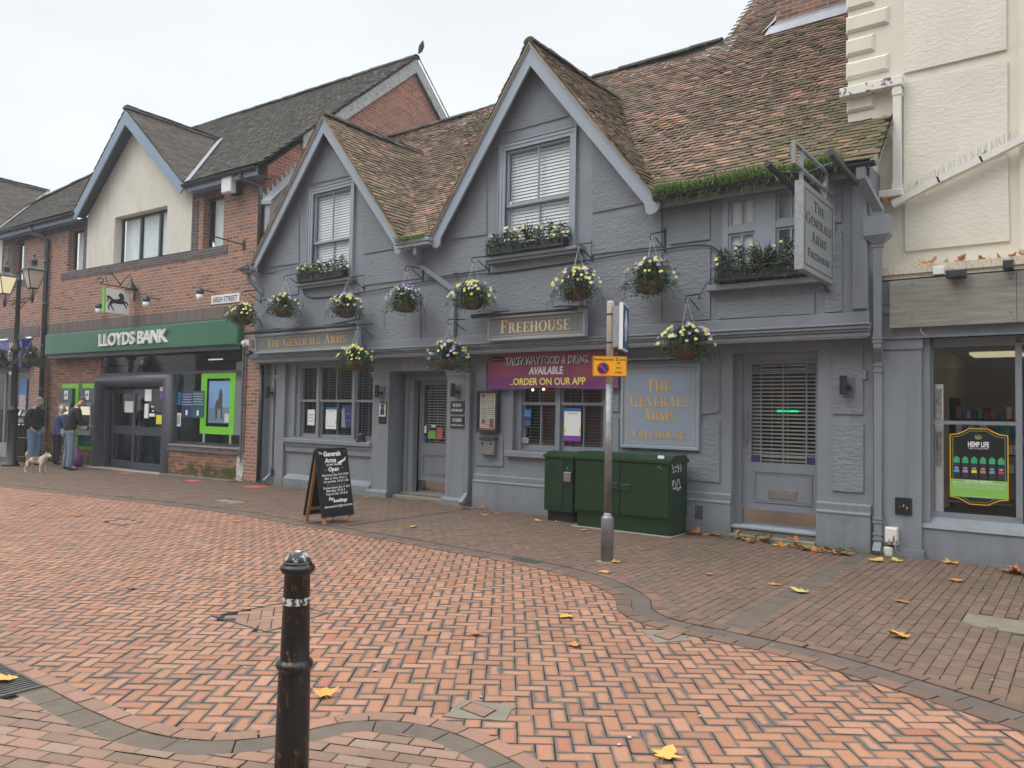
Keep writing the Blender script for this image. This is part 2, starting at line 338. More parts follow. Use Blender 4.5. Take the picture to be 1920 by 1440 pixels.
def leafmat(name, cols, rough=.6, transl=.25):
    b = NB(name); at = b.attr(); s = b.n('SeparateColor'); b.l(at, s.inputs[0]); k = b.ramp(s.outputs[0], cols); b.base(k); b.set(rough, spec=.3)
    tl = b.n('BsdfTranslucent'); b.l(k, tl.inputs[0]); mx = b.n('MixShader', i_0=transl); b.l(b.b.outputs[0], mx.inputs[1]); b.l(tl.outputs[0], mx.inputs[2]); b.l(mx.outputs[0], b.o.inputs[0]); return b.m
leafmat('foliage', [(0, (.018, .042, .015)), (.4, (.05, .105, .03)), (.8, (.10, .19, .05)), (1, (.18, .28, .08))])
leafmat('ivy', [(0, (.03, .055, .03)), (.5, (.06, .11, .05)), (.85, (.16, .21, .11)), (1, (.35, .38, .25))])
leafmat('grass', [(0, (.07, .13, .03)), (.4, (.12, .20, .05)), (.8, (.20, .29, .08)), (.97, (.25, .30, .10)), (1, (.4, .3, .14))])
leafmat('petal_yellow', [(0, (.76, .68, .12)), (.5, (.87, .82, .26)), (1, (.90, .88, .50))], .5, .3)
leafmat('petal_violet', [(0, (.22, .16, .45)), (.5, (.45, .38, .66)), (1, (.72, .68, .78))], .5, .3)
leafmat('petal_dark', [(0, (.025, .008, .04)), (1, (.07, .02, .09))], .5, .1)
leafmat('spike_red', [(0, (.07, .02, .03)), (1, (.17, .05, .06))], .5, .1)
def deadleaf(name, cols):
    b = NB(name); co = b.coord(); at = b.attr(); s = b.n('SeparateColor'); b.l(at, s.inputs[0]); k = b.ramp(s.outputs[0], cols)
    k = b.mix(b.rng(b.noise(co, 40, 5, .7), .4, .75, 0, .6), k, b.mix(.5, k, (.15, .06, .02))); b.base(k); b.set(.55, spec=.35); b.bump(b.noise(co, 25, 4), .6, .006); return b.m
deadleaf('maple_leaf', [(0, (.30, .10, .03)), (.35, (.47, .18, .05)), (.7, (.60, .28, .08)), (.95, (.70, .42, .13)), (1, (.5, .48, .12))])
deadleaf('maple_yellow', [(0, (.56, .28, .06)), (.6, (.68, .38, .09)), (1, (.74, .50, .15))])
# ------------------------------------------------------------------ object helpers
COL = scn.collection
ORG = {}                                # top-level object name -> origin in its own frame
def root_of(o):
    while o.parent: o = o.parent
    return o
def tagit(o, label=None, cat=None, group=None, kind=None):
    if label: o['label'] = label
    if cat: o['category'] = cat
    if group: o['group'] = group
    if kind: o['kind'] = kind
    return o
def place(o, org, frame='street'):
    if frame == 'street': o.location = org
    else:
        p = BP0+BU*org[0]+BN*org[1]; o.location = (p[0], p[1], org[2]); o.rotation_euler = (0, 0, BTH)
    ORG[o.name] = tuple(org)
def thing(name, label, cat, org=(0, 0, 0), frame='street', group=None, kind=None):
    o = bpy.data.objects.new(name, None); COL.objects.link(o); o.empty_display_size = .1
    place(o, org, frame); return tagit(o, label, cat, group, kind)

class MB:
    def __init__(s): s.v = []; s.f = []; s.c = []; s.uv = []; s.mi = []; s.m = 0
    def add(s, vs, fs, col=(.5, .5, .5), uv=None):
        b = len(s.v); s.v.extend([tuple(p) for p in vs])
        for i, f in enumerate(fs):
            s.f.append(tuple(b+k for k in f)); s.c.append(col); s.mi.append(s.m); s.uv.append(uv[i] if uv else None)
        return s
    def box(s, x0, x1, y0, y1, z0, z1, col=(.5, .5, .5)):
        vs = [(x, y, z) for z in (z0, z1) for y in (y0, y1) for x in (x0, x1)]
        return s.add(vs, [(0, 2, 3, 1), (4, 5, 7, 6), (0, 1, 5, 4), (2, 6, 7, 3), (0, 4, 6, 2), (1, 3, 7, 5)], col)
    def bev(s, x0, x1, y0, y1, z0, z1, b=.01):
        """box whose front (-y) edges are chamfered"""
        vs = [(x0, y1, z0), (x1, y1, z0), (x1, y1, z1), (x0, y1, z1), (x0, y0+b, z0), (x1, y0+b, z0), (x1, y0+b, z1), (x0, y0+b, z1),
              (x0+b, y0, z0+b), (x1-b, y0, z0+b), (x1-b, y0, z1-b), (x0+b, y0, z1-b)]
        return s.add(vs, [(0, 4, 5, 1)[::-1], (1, 5, 6, 2)[::-1], (2, 6, 7, 3)[::-1], (3, 7, 4, 0)[::-1], (4, 8, 9, 5)[::-1], (5, 9, 10, 6)[::-1], (6, 10, 11, 7)[::-1], (7, 11, 8, 4)[::-1], (8, 11, 10, 9)[::-1], (0, 1, 2, 3)[::-1]])
    def quad(s, a, b, c, d, col=(.5, .5, .5)): return s.add([a, b, c, d], [(0, 1, 2, 3)], col)
    def prism_xz(s, pts, y0, y1, col=(.5, .5, .5), cap=True):
        """polygon in the facade plane (x, z) given thickness from y0 (front) to y1"""
        n = len(pts); tri = tessellate_polygon([[Vector((p[0], p[1], 0)) for p in pts]])
        vs = [(p[0], y0, p[1]) for p in pts]+[(p[0], y1, p[1]) for p in pts]
        fs = [tuple(t) for t in tri]
        if cap: fs += [tuple(n+k for k in t[::-1]) for t in tri]
        fs += [(i, (i+1) % n, n+(i+1) % n, n+i) for i in range(n)]
        return s.add(vs, fs, col)
    def prism_yz(s, pts, x0, x1, col=(.5, .5, .5)):
        n = len(pts); tri = tessellate_polygon([[Vector((p[0], p[1], 0)) for p in pts]])
        vs = [(x0, p[0], p[1]) for p in pts]+[(x1, p[0], p[1]) for p in pts]
        return s.add(vs, [tuple(t) for t in tri]+[tuple(n+k for k in t[::-1]) for t in tri]+[(i, (i+1) % n, n+(i+1) % n, n+i) for i in range(n)], col)
    def prism_xy(s, pts, z0, z1, col=(.5, .5, .5)):
        n = len(pts); tri = tessellate_polygon([[Vector((p[0], p[1], 0)) for p in pts]])
        vs = [(p[0], p[1], z0) for p in pts]+[(p[0], p[1], z1) for p in pts]
        return s.add(vs, [tuple(t) for t in tri]+[tuple(n+k for k in t[::-1]) for t in tri]+[(i, (i+1) % n, n+(i+1) % n, n+i) for i in range(n)], col)
    def wall(s, outer, holes, y, depth=.12):
        """wall sheet in the facade plane with real openings and reveals"""
        polys = [[Vector((p[0], p[1], 0)) for p in outer]]+[[Vector(p+(0,)) for p in ((h[0], h[2]), (h[0], h[3]), (h[1], h[3]), (h[1], h[2]))] for h in holes]
        flat = [p for q in polys for p in q]; tri = tessellate_polygon(polys)
        s.add([(p.x, y, p.y) for p in flat], [tuple(t) for t in tri])
        for h in holes:
            d = h[4] if len(h) > 4 else depth; a, b, c, e = h[:4]
            for p, q in (((a, c), (a, e)), ((a, e), (b, e)), ((b, e), (b, c)), ((b, c), (a, c))):
                s.quad((p[0], y, p[1]), (q[0], y, q[1]), (q[0], y+d, q[1]), (p[0], y+d, p[1]))
        return s
    def tube(s, path, r, n=8, cap=True, r2=None):
        pts = [Vector(p) for p in path]; m = len(pts); rings = []
        for i, p in enumerate(pts):
            d = (pts[min(i+1, m-1)]-pts[max(i-1, 0)]).normalized(); a = Vector((0, 0, 1)) if abs(d.z) < .9 else Vector((1, 0, 0))
            u = d.cross(a).normalized(); v = d.cross(u); rr = r if r2 is None else r+(r2-r)*i/(m-1)
            rings.append([p+(u*math.cos(2*PI*k/n)+v*math.sin(2*PI*k/n))*rr for k in range(n)])
        vs = [q for g in rings for q in g]; fs = [(i*n+k, i*n+(k+1) % n, (i+1)*n+(k+1) % n, (i+1)*n+k) for i in range(m-1) for k in range(n)]
        if cap: fs += [tuple(range(n))[::-1], tuple((m-1)*n+k for k in range(n))]
        return s.add(vs, fs)
    def lathe(s, prof, cx=0, cy=0, n=24, a0=0.):
        m = len(prof); vs = [(cx+r*math.cos(a0+2*PI*k/n), cy+r*math.sin(a0+2*PI*k/n), z) for r, z in prof for k in range(n)]
        fs = [(i*n+k, i*n+(k+1) % n, (i+1)*n+(k+1) % n, (i+1)*n+k) for i in range(m-1) for k in range(n)]+[tuple(range(n))[::-1], tuple((m-1)*n+k for k in range(n))]
        return s.add(vs, fs)
    def ball(s, c, r, n=10, col=(.5, .5, .5), sz=1.):
        prof = [(r*math.sin(PI*i/n), -r*math.cos(PI*i/n)*sz) for i in range(n+1)]; prof[0] = (r*.02, -r*sz); prof[-1] = (r*.02, r*sz)
        b = len(s.f); s.lathe([(a, z+c[2]) for a, z in prof], c[0], c[1], n+2); s.c[b:] = [col]*(len(s.f)-b); return s
    def merge(s, o, M=None):
        b = len(s.v); s.v += [tuple(M@Vector(p)) for p in o.v] if M is not None else o.v
        s.f += [tuple(b+k for k in f) for f in o.f]; s.c += o.c; s.uv += o.uv; s.mi += o.mi; return s
    def build(s, name, mats, parent=None, label=None, cat=None, group=None, kind=None, org=None, frame='street', smooth=False, fix=True):
        if isinstance(mats, str): mats = [mats]
        o0 = (0, 0, 0)
        if parent is not None: o0 = ORG.get(root_of(parent).name, (0, 0, 0))
        elif org is not None: o0 = org
        me = bpy.data.meshes.new(name); V = np.array(s.v, float)-np.array(o0)
        me.from_pydata(V.tolist(), [], s.f)
        for m in mats: me.materials.append(MATS[m])
        me.polygons.foreach_set('material_index', s.mi)
        at = me.attributes.new('col', 'FLOAT_COLOR', 'FACE'); at.data.foreach_set('color', [q for c in s.c for q in (*c, 1)])
        if any(u is not None for u in s.uv):
            ul = me.uv_layers.new(name='UVMap'); arr = []
            for f, u in zip(s.f, s.uv):
                if u: arr += [q for p in u for q in p]
                else: arr += [.04, .04]*len(f)
            ul.data.foreach_set('uv', arr)
        if fix:
            bm = bmesh.new(); bm.from_mesh(me); bmesh.ops.recalc_face_normals(bm, faces=bm.faces); bm.to_mesh(me); bm.free()
        if smooth: me.polygons.foreach_set('use_smooth', [True]*len(me.polygons))
        me.update()
        o = bpy.data.objects.new(name, me); COL.objects.link(o)
        if parent is not None: o.parent = parent
        else: place(o, org or (0, 0, 0), frame)
        return tagit(o, label, cat, group, kind)

def copy_thing(r, loc, rz=0, label=None, group=None, scale=None):
    c = r.copy(); COL.objects.link(c); c.location = loc; c.rotation_euler = (0, 0, rz)
    if scale: c.scale = scale
    if label: c['label'] = label
    if group: c['group'] = group
    for ch in list(r.children):
        d = ch.copy(); COL.objects.link(d); d.parent = c
        for g in list(ch.children):
            h = g.copy(); COL.objects.link(h); h.parent = d
    return c

# ------------------------------------------------------------------ lettering
def sans(text, h, x=0, z=0, y=0, align='LEFT', bold=0.0, shear=0., width=1., depth=.003, space=1., fn=None):
    """letters standing in the facade plane, h = capital height"""
    cu = bpy.data.curves.new('t', 'FONT'); cu.body = text; cu.size = h/.70; cu.align_x = align; cu.shear = shear; cu.offset = bold*h; cu.space_character = space; cu.fill_mode = 'FRONT'; cu.resolution_u = 3
    o = bpy.data.objects.new('t', cu); me = o.to_mesh(); mb = MB()
    vs = [(x+v.co.x*width, y, z+v.co.y) for v in me.vertices]
    if fn: vs = [fn(p) for p in vs]
    mb.add(vs, [tuple(p.vertices) for p in me.polygons]); o.to_mesh_clear(); bpy.data.objects.remove(o); bpy.data.curves.remove(cu)
    if depth:     # give the letters a thickness
        edges = {}
        for f in mb.f:
            for i in range(len(f)):
                e_ = (f[i], f[(i+1) % len(f)]); edges[e_] = 1
        bnd = [e_ for e_ in edges if (e_[1], e_[0]) not in edges]; n = len(mb.v)
        mb.v += [(p[0], p[1]+depth, p[2]) for p in mb.v]
        for a, b_ in bnd: mb.f.append((a, b_, b_+n, a+n)); mb.c.append((.5, .5, .5)); mb.uv.append(None); mb.mi.append(0)
    return mb
T_, t_ = .19, .065
def _stem(x, w=T_, z0=0., z1=1., sb=True, st=True):
    r = [[(x, z0), (x+w, z0), (x+w, z1), (x, z1)]]
    if sb: r.append([(x-.08, z0), (x+w+.08, z0), (x+w+.08, z0+.05), (x-.08, z0+.05)])
    if st: r.append([(x-.08, z1-.05), (x+w+.08, z1-.05), (x+w+.08, z1), (x-.08, z1)])
    return r
def _bar(x0, x1, z, h=t_): return [[(x0, z-h/2), (x1, z-h/2), (x1, z+h/2), (x0, z+h/2)]]
def _arc(cx, cz, rx, rz, a0, a1, thick=T_, thin=t_, n=12):
    q = []
    for i in range(n):
        aa = [math.radians(a0+(a1-a0)*k/n) for k in (i, i+1)]; P = []
        for a in aa: P.append((cx+rx*math.cos(a), cz+rz*math.sin(a)))
        for a in aa[::-1]:
            P.append((cx+(rx-thick)*math.cos(a), cz+(rz-thin)*math.sin(a)))
        q.append(P)
    return q
def _diag(x0, z0, x1, z1, w): return [[(x0-w/2, z0), (x0+w/2, z0), (x1+w/2, z1), (x1-w/2, z1)]]
GL = {
 'T': (.80, _stem(.305, st=False)+_bar(.02, .78, .965, .07)+[[(.02, .78), (.07, .78), (.10, .95), (.02, .95)], [(.73, .78), (.78, .78), (.78, .95), (.70, .95)]]),
 'H': (.96, _stem(.10)+_stem(.67)+_bar(.25, .70, .5)),
 'E': (.74, _stem(.10)+_bar(.2, .68, .03)+_bar(.2, .64, .97)+_bar(.2, .52, .5)+[[(.66, .0), (.71, .0), (.71, .24), (.66, .2)], [(.60, .8), (.66, .76), (.66, 1), (.60, 1)], [(.48, .4), (.53, .4), (.53, .6), (.48, .6)]]),
 'F': (.70, _stem(.10)+_bar(.2, .62, .97)+_bar(.2, .5, .5)+[[(.58, .8), (.64, .76), (.64, 1), (.58, 1)], [(.47, .4), (.52, .4), (.52, .6), (.47, .6)]]),
 'L': (.70, _stem(.10)+_bar(.2, .64, .03)+[[(.61, 0), (.67, 0), (.67, .26), (.61, .22)]]),
 'G': (.92, _arc(.48, .5, .46, .52, 45, 315)+_stem(.66, .16, 0.02, .45, sb=False)+[[(.74, .72), (.80, .72), (.80, 1), (.76, 1)]]),
 'N': (.94, _stem(.12, .07)+_stem(.72, .07, sb=False)+_diag(.80, 0, .16, 1, .22)[:1]),
 'R': (.88, _stem(.10)+_arc(.38, .74, .33, .27, -90, 90)+_bar(.25, .42, .97)+_bar(.25, .42, .5)+_diag(.76, 0, .46, .5, .2)+_bar(.64, .90, .025, .05)),
 'A': (.92, _diag(.74, 0, .46, 1, .19)+_diag(.16, 0, .44, 1, .07)+_bar(.22, .66, .33, .055)+_bar(.0, .30, .025, .05)+_bar(.58, .92, .025, .05)),
 'S': (.68, _arc(.34, .735, .28, .275, 30, 270, .15)+_arc(.34, .265, .30, .275, -150, 90, .15)+[[(.56, .72), (.60, .72), (.60, .98), (.57, .98)], [(.05, .05), (.08, .05), (.09, .3), (.05, .3)]]),
 'M': (1.12, _stem(.12, .07)+_stem(.82, .18)+_diag(.50, .02, .20, 1, .2)+_diag(.50, .02, .86, 1, .07)),
 'O': (.94, _arc(.47, .5, .46, .52, 0, 360, n=24)),
 'U': (.92, _stem(.10, sb=False, z0=.3)+_stem(.72, .07, sb=False, z0=.3)+_arc(.43, .32, .355, .34, 180, 360, .17)),
}
GL['N'] = (.94, _stem(.12, .07)+_stem(.74, .07, sb=False)+[[(.12, 1), (.32, 1), (.81, 0), (.64, 0)]])
def serif(text, cap, small, x, z, y, width=None, align='C', gap=.08):
    """roman small-caps lettering built stroke by stroke; capital letters stand taller than the rest"""
    polys = []; cx = 0.
    for w_ in text.split(' '):
        for i, ch in enumerate(w_):
            s = cap if i == 0 else small
            for P in GL[ch][1]: polys.append([(cx+p[0]*s, p[1]*s) for p in P])
            cx += (GL[ch][0]+gap)*s
        cx += .45*cap
    tot = cx-.45*cap; k = (width/tot) if width else 1; off = -tot*k/2 if align == 'C' else 0
    mb = MB()
    for i, P in enumerate(polys):
        yy = y-(i % 7)*.0004; mb.prism_xz([(x+off+p[0]*k, z+p[1]) for p in P], yy, y+.004, cap=False)
    return mb
def scribble(mb, x0, x1, z, h, y, n=None, seed=0):
    """a line of small print: word-like runs of little strokes"""
    r = random.Random(seed); x = x0
    while x < x1-.2*h:
        wd = r.choice((2, 3, 4, 5, 6, 7))
        for i in range(wd):
            if x > x1: break
            a = r.random(); ww = h*.42
            mb.box(x, x+h*.12, y-.0015, y, z, z+h*(1 if a > .6 else .72))
            if a > .3: mb.box(x, x+ww, y-.0025, y, z+h*.5*(a > .5), z+h*.5*(a > .5)+h*.16)
            if a < .7: mb.box(x+ww-h*.12, x+ww, y-.002, y, z, z+h*.7)
            x += h*.62
        x += h*.45
    return mb

# ------------------------------------------------------------------ roof tiles laid one by one
def tiles(mb, O, U, Vv, ul, vl, inside, w=.165, g=.1, seed=0, thick=.014, tone=(0, 1), bias=None, sag=None, rough_=1., umin=0.0):
    r = np.random.default_rng(seed); O = np.array(O, float); U = _n(U); Vv = _n(Vv); Nn = np.cross(U, Vv)
    if Nn[2] < 0: Nn = -Nn
    rows = int(vl/g)+2
    for j in range(-1, rows):
        off = (j % 2)*w/2+r.normal(0, .006*rough_)
        for i in range(-1, int(ul/w)+2):
            u = i*w+off; v = j*g
            if not inside(max(u+w/2, umin+.01), v+g/2): continue
            h0 = thick*1.5+abs(r.normal(0, .004))*rough_; du = r.normal(0, .004)*rough_; dv = r.normal(0, .006)*rough_; tl = r.normal(0, .004)*rough_
            gap = .003; us = max(u+du, umin-.012+du*1.5); w2 = u+du+w-us
            if w2 < .03: continue
            P = O+U*us+Vv*(v+dv)
            if sag: P = P+Nn*sag(u, v)
            a = P+Nn*(h0+tl); b_ = P+U*(w2-gap)+Nn*(h0-tl); c = P+U*(w2-gap)+Vv*(g*1.35)+Nn*.004; d = P+Vv*(g*1.35)+Nn*.004
            a2 = a-Nn*thick; b2_ = b_-Nn*thick
            col = r.random(); 
            ms = r.random()
            if bias:
                col = bias(u, v, col)
                if isinstance(col, tuple): ms = min(1.6, ms*.6+col[1]); col = col[0]
                col = min(1, max(0, col))
            mb.add([a, b_, c, d, a2, b2_], [(0, 1, 2, 3), (4, 5, 1, 0), (4, 0, 3), (5, 2, 1)], (col, ms, r.random()))
    return mb
def ridge_tiles(mb, p0, p1, r=.11, ln=.3, seed=1, col=(.35, .8, .5)):
    p0 = Vector(p0); p1 = Vector(p1); d = (p1-p0); n = max(1, int(d.length/ln)); d.normalize(); u = d.cross(Vector((0, 0, 1))).normalized(); rr = random.Random(seed)
    for i in range(n):
        a = p0+d*(i*ln)-Vector((0, 0, .02)); b = p0+d*((i+1)*ln+.02)-Vector((0, 0, .02)); k = r*(1+rr.uniform(-.05, .08)); dz = rr.uniform(-.008, .008)
        vs = []
        for p, q in ((a, k*1.05), (b, k)):
            for j in range(8):
                t = PI*j/7; vs.append(tuple(p+u*math.cos(t)*q+Vector((0, 0, math.sin(t)*q*.8+dz))))
        mb.add(vs, [(j, j+1, 9+j, 8+j) for j in range(7)]+[tuple(range(8))], (rr.random(), rr.uniform(.5, 1), .5))
    return mb
def verge(mb, p0, p1, n=34, seed=2, wd=.16):
    """undercloak and bedded tile ends seen along a sloping verge"""
    p0 = Vector(p0); p1 = Vector(p1); rr = random.Random(seed)
    for i in range(n):
        a = p0.lerp(p1, i/n); b = p0.lerp(p1, (i+1.25)/n); up = Vector((0, 0, .028+rr.uniform(-.004, .006))); k = Vector((0, wd, 0)); f = Vector((0, rr.uniform(-.012, .006), 0))
        mb.add([a+f, b+f, b+f-up*.4, a+f-up, a+k, b+k, b+k-up*.4, a+k-up], [(0, 1, 2, 3), (0, 4, 5, 1), (3, 2, 6, 7), (0, 3, 7, 4)], (rr.random(), rr.random()*.6, .5))
    return mb
def catmull(P, n=10, closed=False):
    P = [np.array(p, float) for p in P]; out = []
    Q = [2*P[0]-P[1]]+P+[2*P[-1]-P[-2]]
    for i in range(1, len(Q)-2):
        for k in range(n):
            t = k/n; a, b, c, d = Q[i-1:i+3]
            out.append(.5*((2*b)+(-a+c)*t+(2*a-5*b+4*c-d)*t*t+(-a+3*b-3*c+d)*t**3))
    out.append(P[-1]); return out
def in_poly(x, y, P):
    c = False; j = len(P)-1
    for i in range(len(P)):
        if (P[i][1] > y) != (P[j][1] > y) and x < (P[j][0]-P[i][0])*(y-P[i][1])/(P[j][1]-P[i][1])+P[i][0]: c = not c
        j = i
    return c
# ------------------------------------------------------------------ ground
FAR = catmull([(-14, -5.3), (-8, -4.75), (-2.35, -3.97), (.93, -3.53), (3.5, -3.2), (5.67, -3.2), (8.18, -3.3), (9.55, -3.38), (10.25, -3.52), (10.64, -3.72), (10.98, -3.98), (11.2, -4.33), (11.55, -4.57), (12.0, -4.63), (12.7, -4.68), (13.39, -4.9), (14.1, -5.18), (16, -5.9), (19, -7)])
NEAR = catmull([(-14, -9), (4, -8.35), (8.2, -7.98), (8.85, -7.9), (9.5, -7.86), (10.13, -7.86), (10.6, -7.82), (10.9, -7.70), (11.08, -7.47), (11.2, -7.16), (11.42, -6.97), (11.72, -6.89), (12.07, -6.92), (12.4, -7.02), (13.2, -7.35), (15, -8.2), (19, -10)])
ROADP = [tuple(p) for p in FAR]+[tuple(p) for p in NEAR[::-1]]
g = MB(); g.quad((-300, -300, -.045), (300, -300, -.045), (300, 300, -.045), (-300, 300, -.045)); g.build('ground', 'asphalt_far', kind='structure')
g = MB(); g.quad((-24, -14, -.012), (20, -14, -.012), (20, 7, -.012), (-24, 7, -.012)); g.build('paving_bed', 'joint_sand', kind='structure')
HOLES = []
MANH = [(9.22, -6.28, .42), (3.66, -4.70, .36)]
def shr(D, k): c = np.mean(D, 0); return [c+(p-c)*k for p in D]
def dia(P): return [np.array(GP(a, b)[:2]) for a, b in P]
CV = [(dia([(832, 1344), (945, 1353), (968, 1326), (862, 1313)]), dia([(862, 1331), (908, 1349), (932, 1334), (884, 1318)])), (dia([(1206, 1183), (1226, 1207), (1296, 1202), (1262, 1182)]), dia([(1224, 1193), (1254, 1203), (1283, 1190), (1254, 1185)]))]
MD = [dia([(397, 1156), (500, 1186), (616, 1150), (530, 1131)]), dia([(190, 979), (228, 985), (270, 979), (232, 973)])]
MDS = [shr(D, .93) for D in MD]+[shr(c[0], .66) for c in CV]
def brickquad(mb, cx, cy, ang, l, wd, z, r, clip=None, col=None):
    """one paver: top face, four worn sides, own height, tilt and tone; cut where it meets an edge course"""
    ca, sa = math.cos(ang), math.sin(ang); gp = .0028; hl = l/2-gp; hw = wd/2-gp; tz = r.normal(0, .0009, 4); dz = r.normal(0, .0008)
    jx, jy, ja = r.normal(0, .0012), r.normal(0, .0012), r.normal(0, .006); ca, sa = math.cos(ang+ja), math.sin(ang+ja)
    c = [(-hl, -hw), (hl, -hw), (hl, hw), (-hl, hw)]; vs = []
    for k, (a, b) in enumerate(c): vs.append((cx+jx+a*ca-b*sa, cy+jy+a*sa+b*ca, z+dz+tz[k]))
    for k, (a, b) in enumerate(c):
        a *= 1.02; b *= 1.03; vs.append((cx+jx+a*ca-b*sa, cy+jy+a*sa+b*ca, z-.014))
    u = [(0, 0), (l, 0), (l, wd), (0, wd)]; e = [(0, 0)]*4
    if clip is not None:
        P = [(np.array(vs[k]), np.array(u[k], float)) for k in range(4)]
        for p0, nn_ in clip:
            Q = []
            for k in range(len(P)):
                a, b = P[k], P[(k+1) % len(P)]; da = (a[0][:2]-p0).dot(nn_); db = (b[0][:2]-p0).dot(nn_)
                if da >= 0: Q.append(a)
                if da*db < 0: t = da/(da-db); Q.append((a[0]+(b[0]-a[0])*t, a[1]+(b[1]-a[1])*t))
            P = Q
            if len(P) < 3: return
        if sum(P[k][0][0]*P[(k+1) % len(P)][0][1]-P[(k+1) % len(P)][0][0]*P[k][0][1] for k in range(len(P))) < .0004: return
        mb.add([tuple(p[0]) for p in P], [tuple(range(len(P)))], col or (r.random(), r.random(), r.random()), uv=[[tuple(p[1]) for p in P]]); return
    mb.add(vs, [(0, 1, 2, 3), (4, 5, 1, 0), (5, 6, 2, 1), (6, 7, 3, 2), (7, 4, 0, 3)], col or (r.random(), r.random(), r.random()), uv=[u, e, e, e, e])
def edgeclip(path, x, y, o, side, lim):
    """None = clear of the edge, False = beyond it, else the cutting line near this point"""
    A = path; d2 = ((A-np.array([x, y]))**2).sum(1); k = int(d2.argmin()); t = A[min(k+1, len(A)-1)]-A[max(k-1, 0)]; t = t/np.linalg.norm(t)
    n_ = np.array([-t[1], t[0]])*side; p = A[k]-n_*o; s_ = (np.array([x, y])-p).dot(n_)
    if s_ < -lim: return False
    return [(p, n_)] if s_ < lim else None
def dense(path): 
    A = []
    for a, b in zip(path, path[1:]):
        n_ = max(1, int(np.linalg.norm(np.array(b)-np.array(a))/.03)); A += [np.array(a)+(np.array(b)-np.array(a))*k/n_ for k in range(n_)]
    return np.array(A)
FARD, NEARD = dense(FAR), dense(NEAR)
def yy_at(A, x): return np.interp(x, A[:, 0], A[:, 1])
road = MB(); r = np.random.default_rng(3); ang = math.radians(37.3); ca, sa = math.cos(ang), math.sin(ang); O = np.array([12.45, -5.92])
for i in range(-280, 90):
    for j in range(-150, 160):
        # 90 degree herringbone: cell (i, j) of width PW holds the start of a horizontal or a vertical brick
        k = (i-j) % 4
        if k == 0: cx, cy, a = (i+1)*PW, (j+.5)*PW, 0
        elif k == 3: cx, cy, a = (i+.5)*PW, (j+1)*PW, PI/2
        else: continue
        x = O[0]+cx*ca-cy*sa; y = O[1]+cx*sa+cy*ca
        if x < -9.5 or x > 16 or y < -9.6 or y > -3: continue
        yf, yn = yy_at(FARD, x), yy_at(NEARD, x)
        if y > yf+.4 or y < yn-.4: continue
        c1 = edgeclip(FARD, x, y, .03, -1, .13) if y > yf-.6 else None; c2 = edgeclip(NEARD, x, y, .03, 1, .13) if y < yn+.6 else None
        if c1 is False or c2 is False: continue
        cl = (c1 or [])+(c2 or [])
        if any(abs(x-h[0])+abs(y-h[1]) < h[2]*.8 for h in HOLES): continue
        if any(in_poly(x, y, D) for D in MDS): continue
        brickquad(road, x, y, ang+a, PL, PW, 0, r, cl or None)
road.build('road', ['paver_orange'], kind='structure', fix=False)
def course(mb, path, o0, o1, ln, z, seed, gap=.005, xr=(-11, 16.5)):
    """a course of blocks following a curved edge between two offsets"""
    rr = np.random.default_rng(seed); P = [np.array(p) for p in path]; L = [0]
    for a, b in zip(P, P[1:]): L.append(L[-1]+np.linalg.norm(b-a))
    def at(s):
        k = min(max(np.searchsorted(L, s)-1, 0), len(P)-2); t = (s-L[k])/(L[k+1]-L[k]+1e-9)
        t = min(max(t, 0), 1); p = P[k]+(P[k+1]-P[k])*t; d = (P[min(k+2, len(P)-1)]-P[max(k-1, 0)]); d = d/np.linalg.norm(d); return p, np.array([-d[1], d[0]])
    s = 0
    while s < L[-1]-ln:
        (p, n1), (q, n2) = at(s+gap), at(s+ln-gap); dz = rr.normal(0, .001); s0 = s; s += ln
        if not xr[0] < p[0] < xr[1]: continue
        m, n3 = at(s0+ln/2)
        a = p+n1*o0; b = q+n2*o0; c = q+n2*o1; d = p+n1*o1; m0 = m+n3*o0; m1 = m+n3*o1; zz = z+dz
        col = (rr.random(), rr.random(), rr.random()); W = abs(o1-o0)
        mb.add([(a[0], a[1], zz), (m0[0], m0[1], zz), (b[0], b[1], zz), (c[0], c[1], zz), (m1[0], m1[1], zz), (d[0], d[1], zz), (a[0], a[1], zz-.02), (b[0], b[1], zz-.02), (c[0], c[1], zz-.02), (d[0], d[1], zz-.02)],
               [(0, 1, 2, 3, 4, 5), (6, 7, 2, 1, 0), (8, 9, 5, 4, 3), (9, 6, 0, 5), (7, 8, 3, 2)], col, uv=[[(0, 0), (PL/2, 0), (PL, 0), (PL, PW), (PL/2, PW), (0, PW)], [(0, 0)]*5, [(0, 0)]*5, [(0, 0)]*4, [(0, 0)]*4])
kb = MB(); course(kb, FAR, -.01, .115, .185, .006, 1); kb.m = 1; course(kb, FAR, .121, .275, .30, .001, 2, .003)
kb.m = 0; course(kb, FAR, .281, .385, .185, .007, 3); kb.build('kerb_strip', ['paver_edge', 'channel_far'], kind='structure', fix=False)
kb = MB(); course(kb, NEAR, .01, -.085, .185, .006, 4); kb.m = 1; course(kb, NEAR, -.09, -.235, .23, .002, 5, .004)
kb.build('gutter_channel', ['paver_edge_near', 'channel_near'], kind='structure', fix=False)
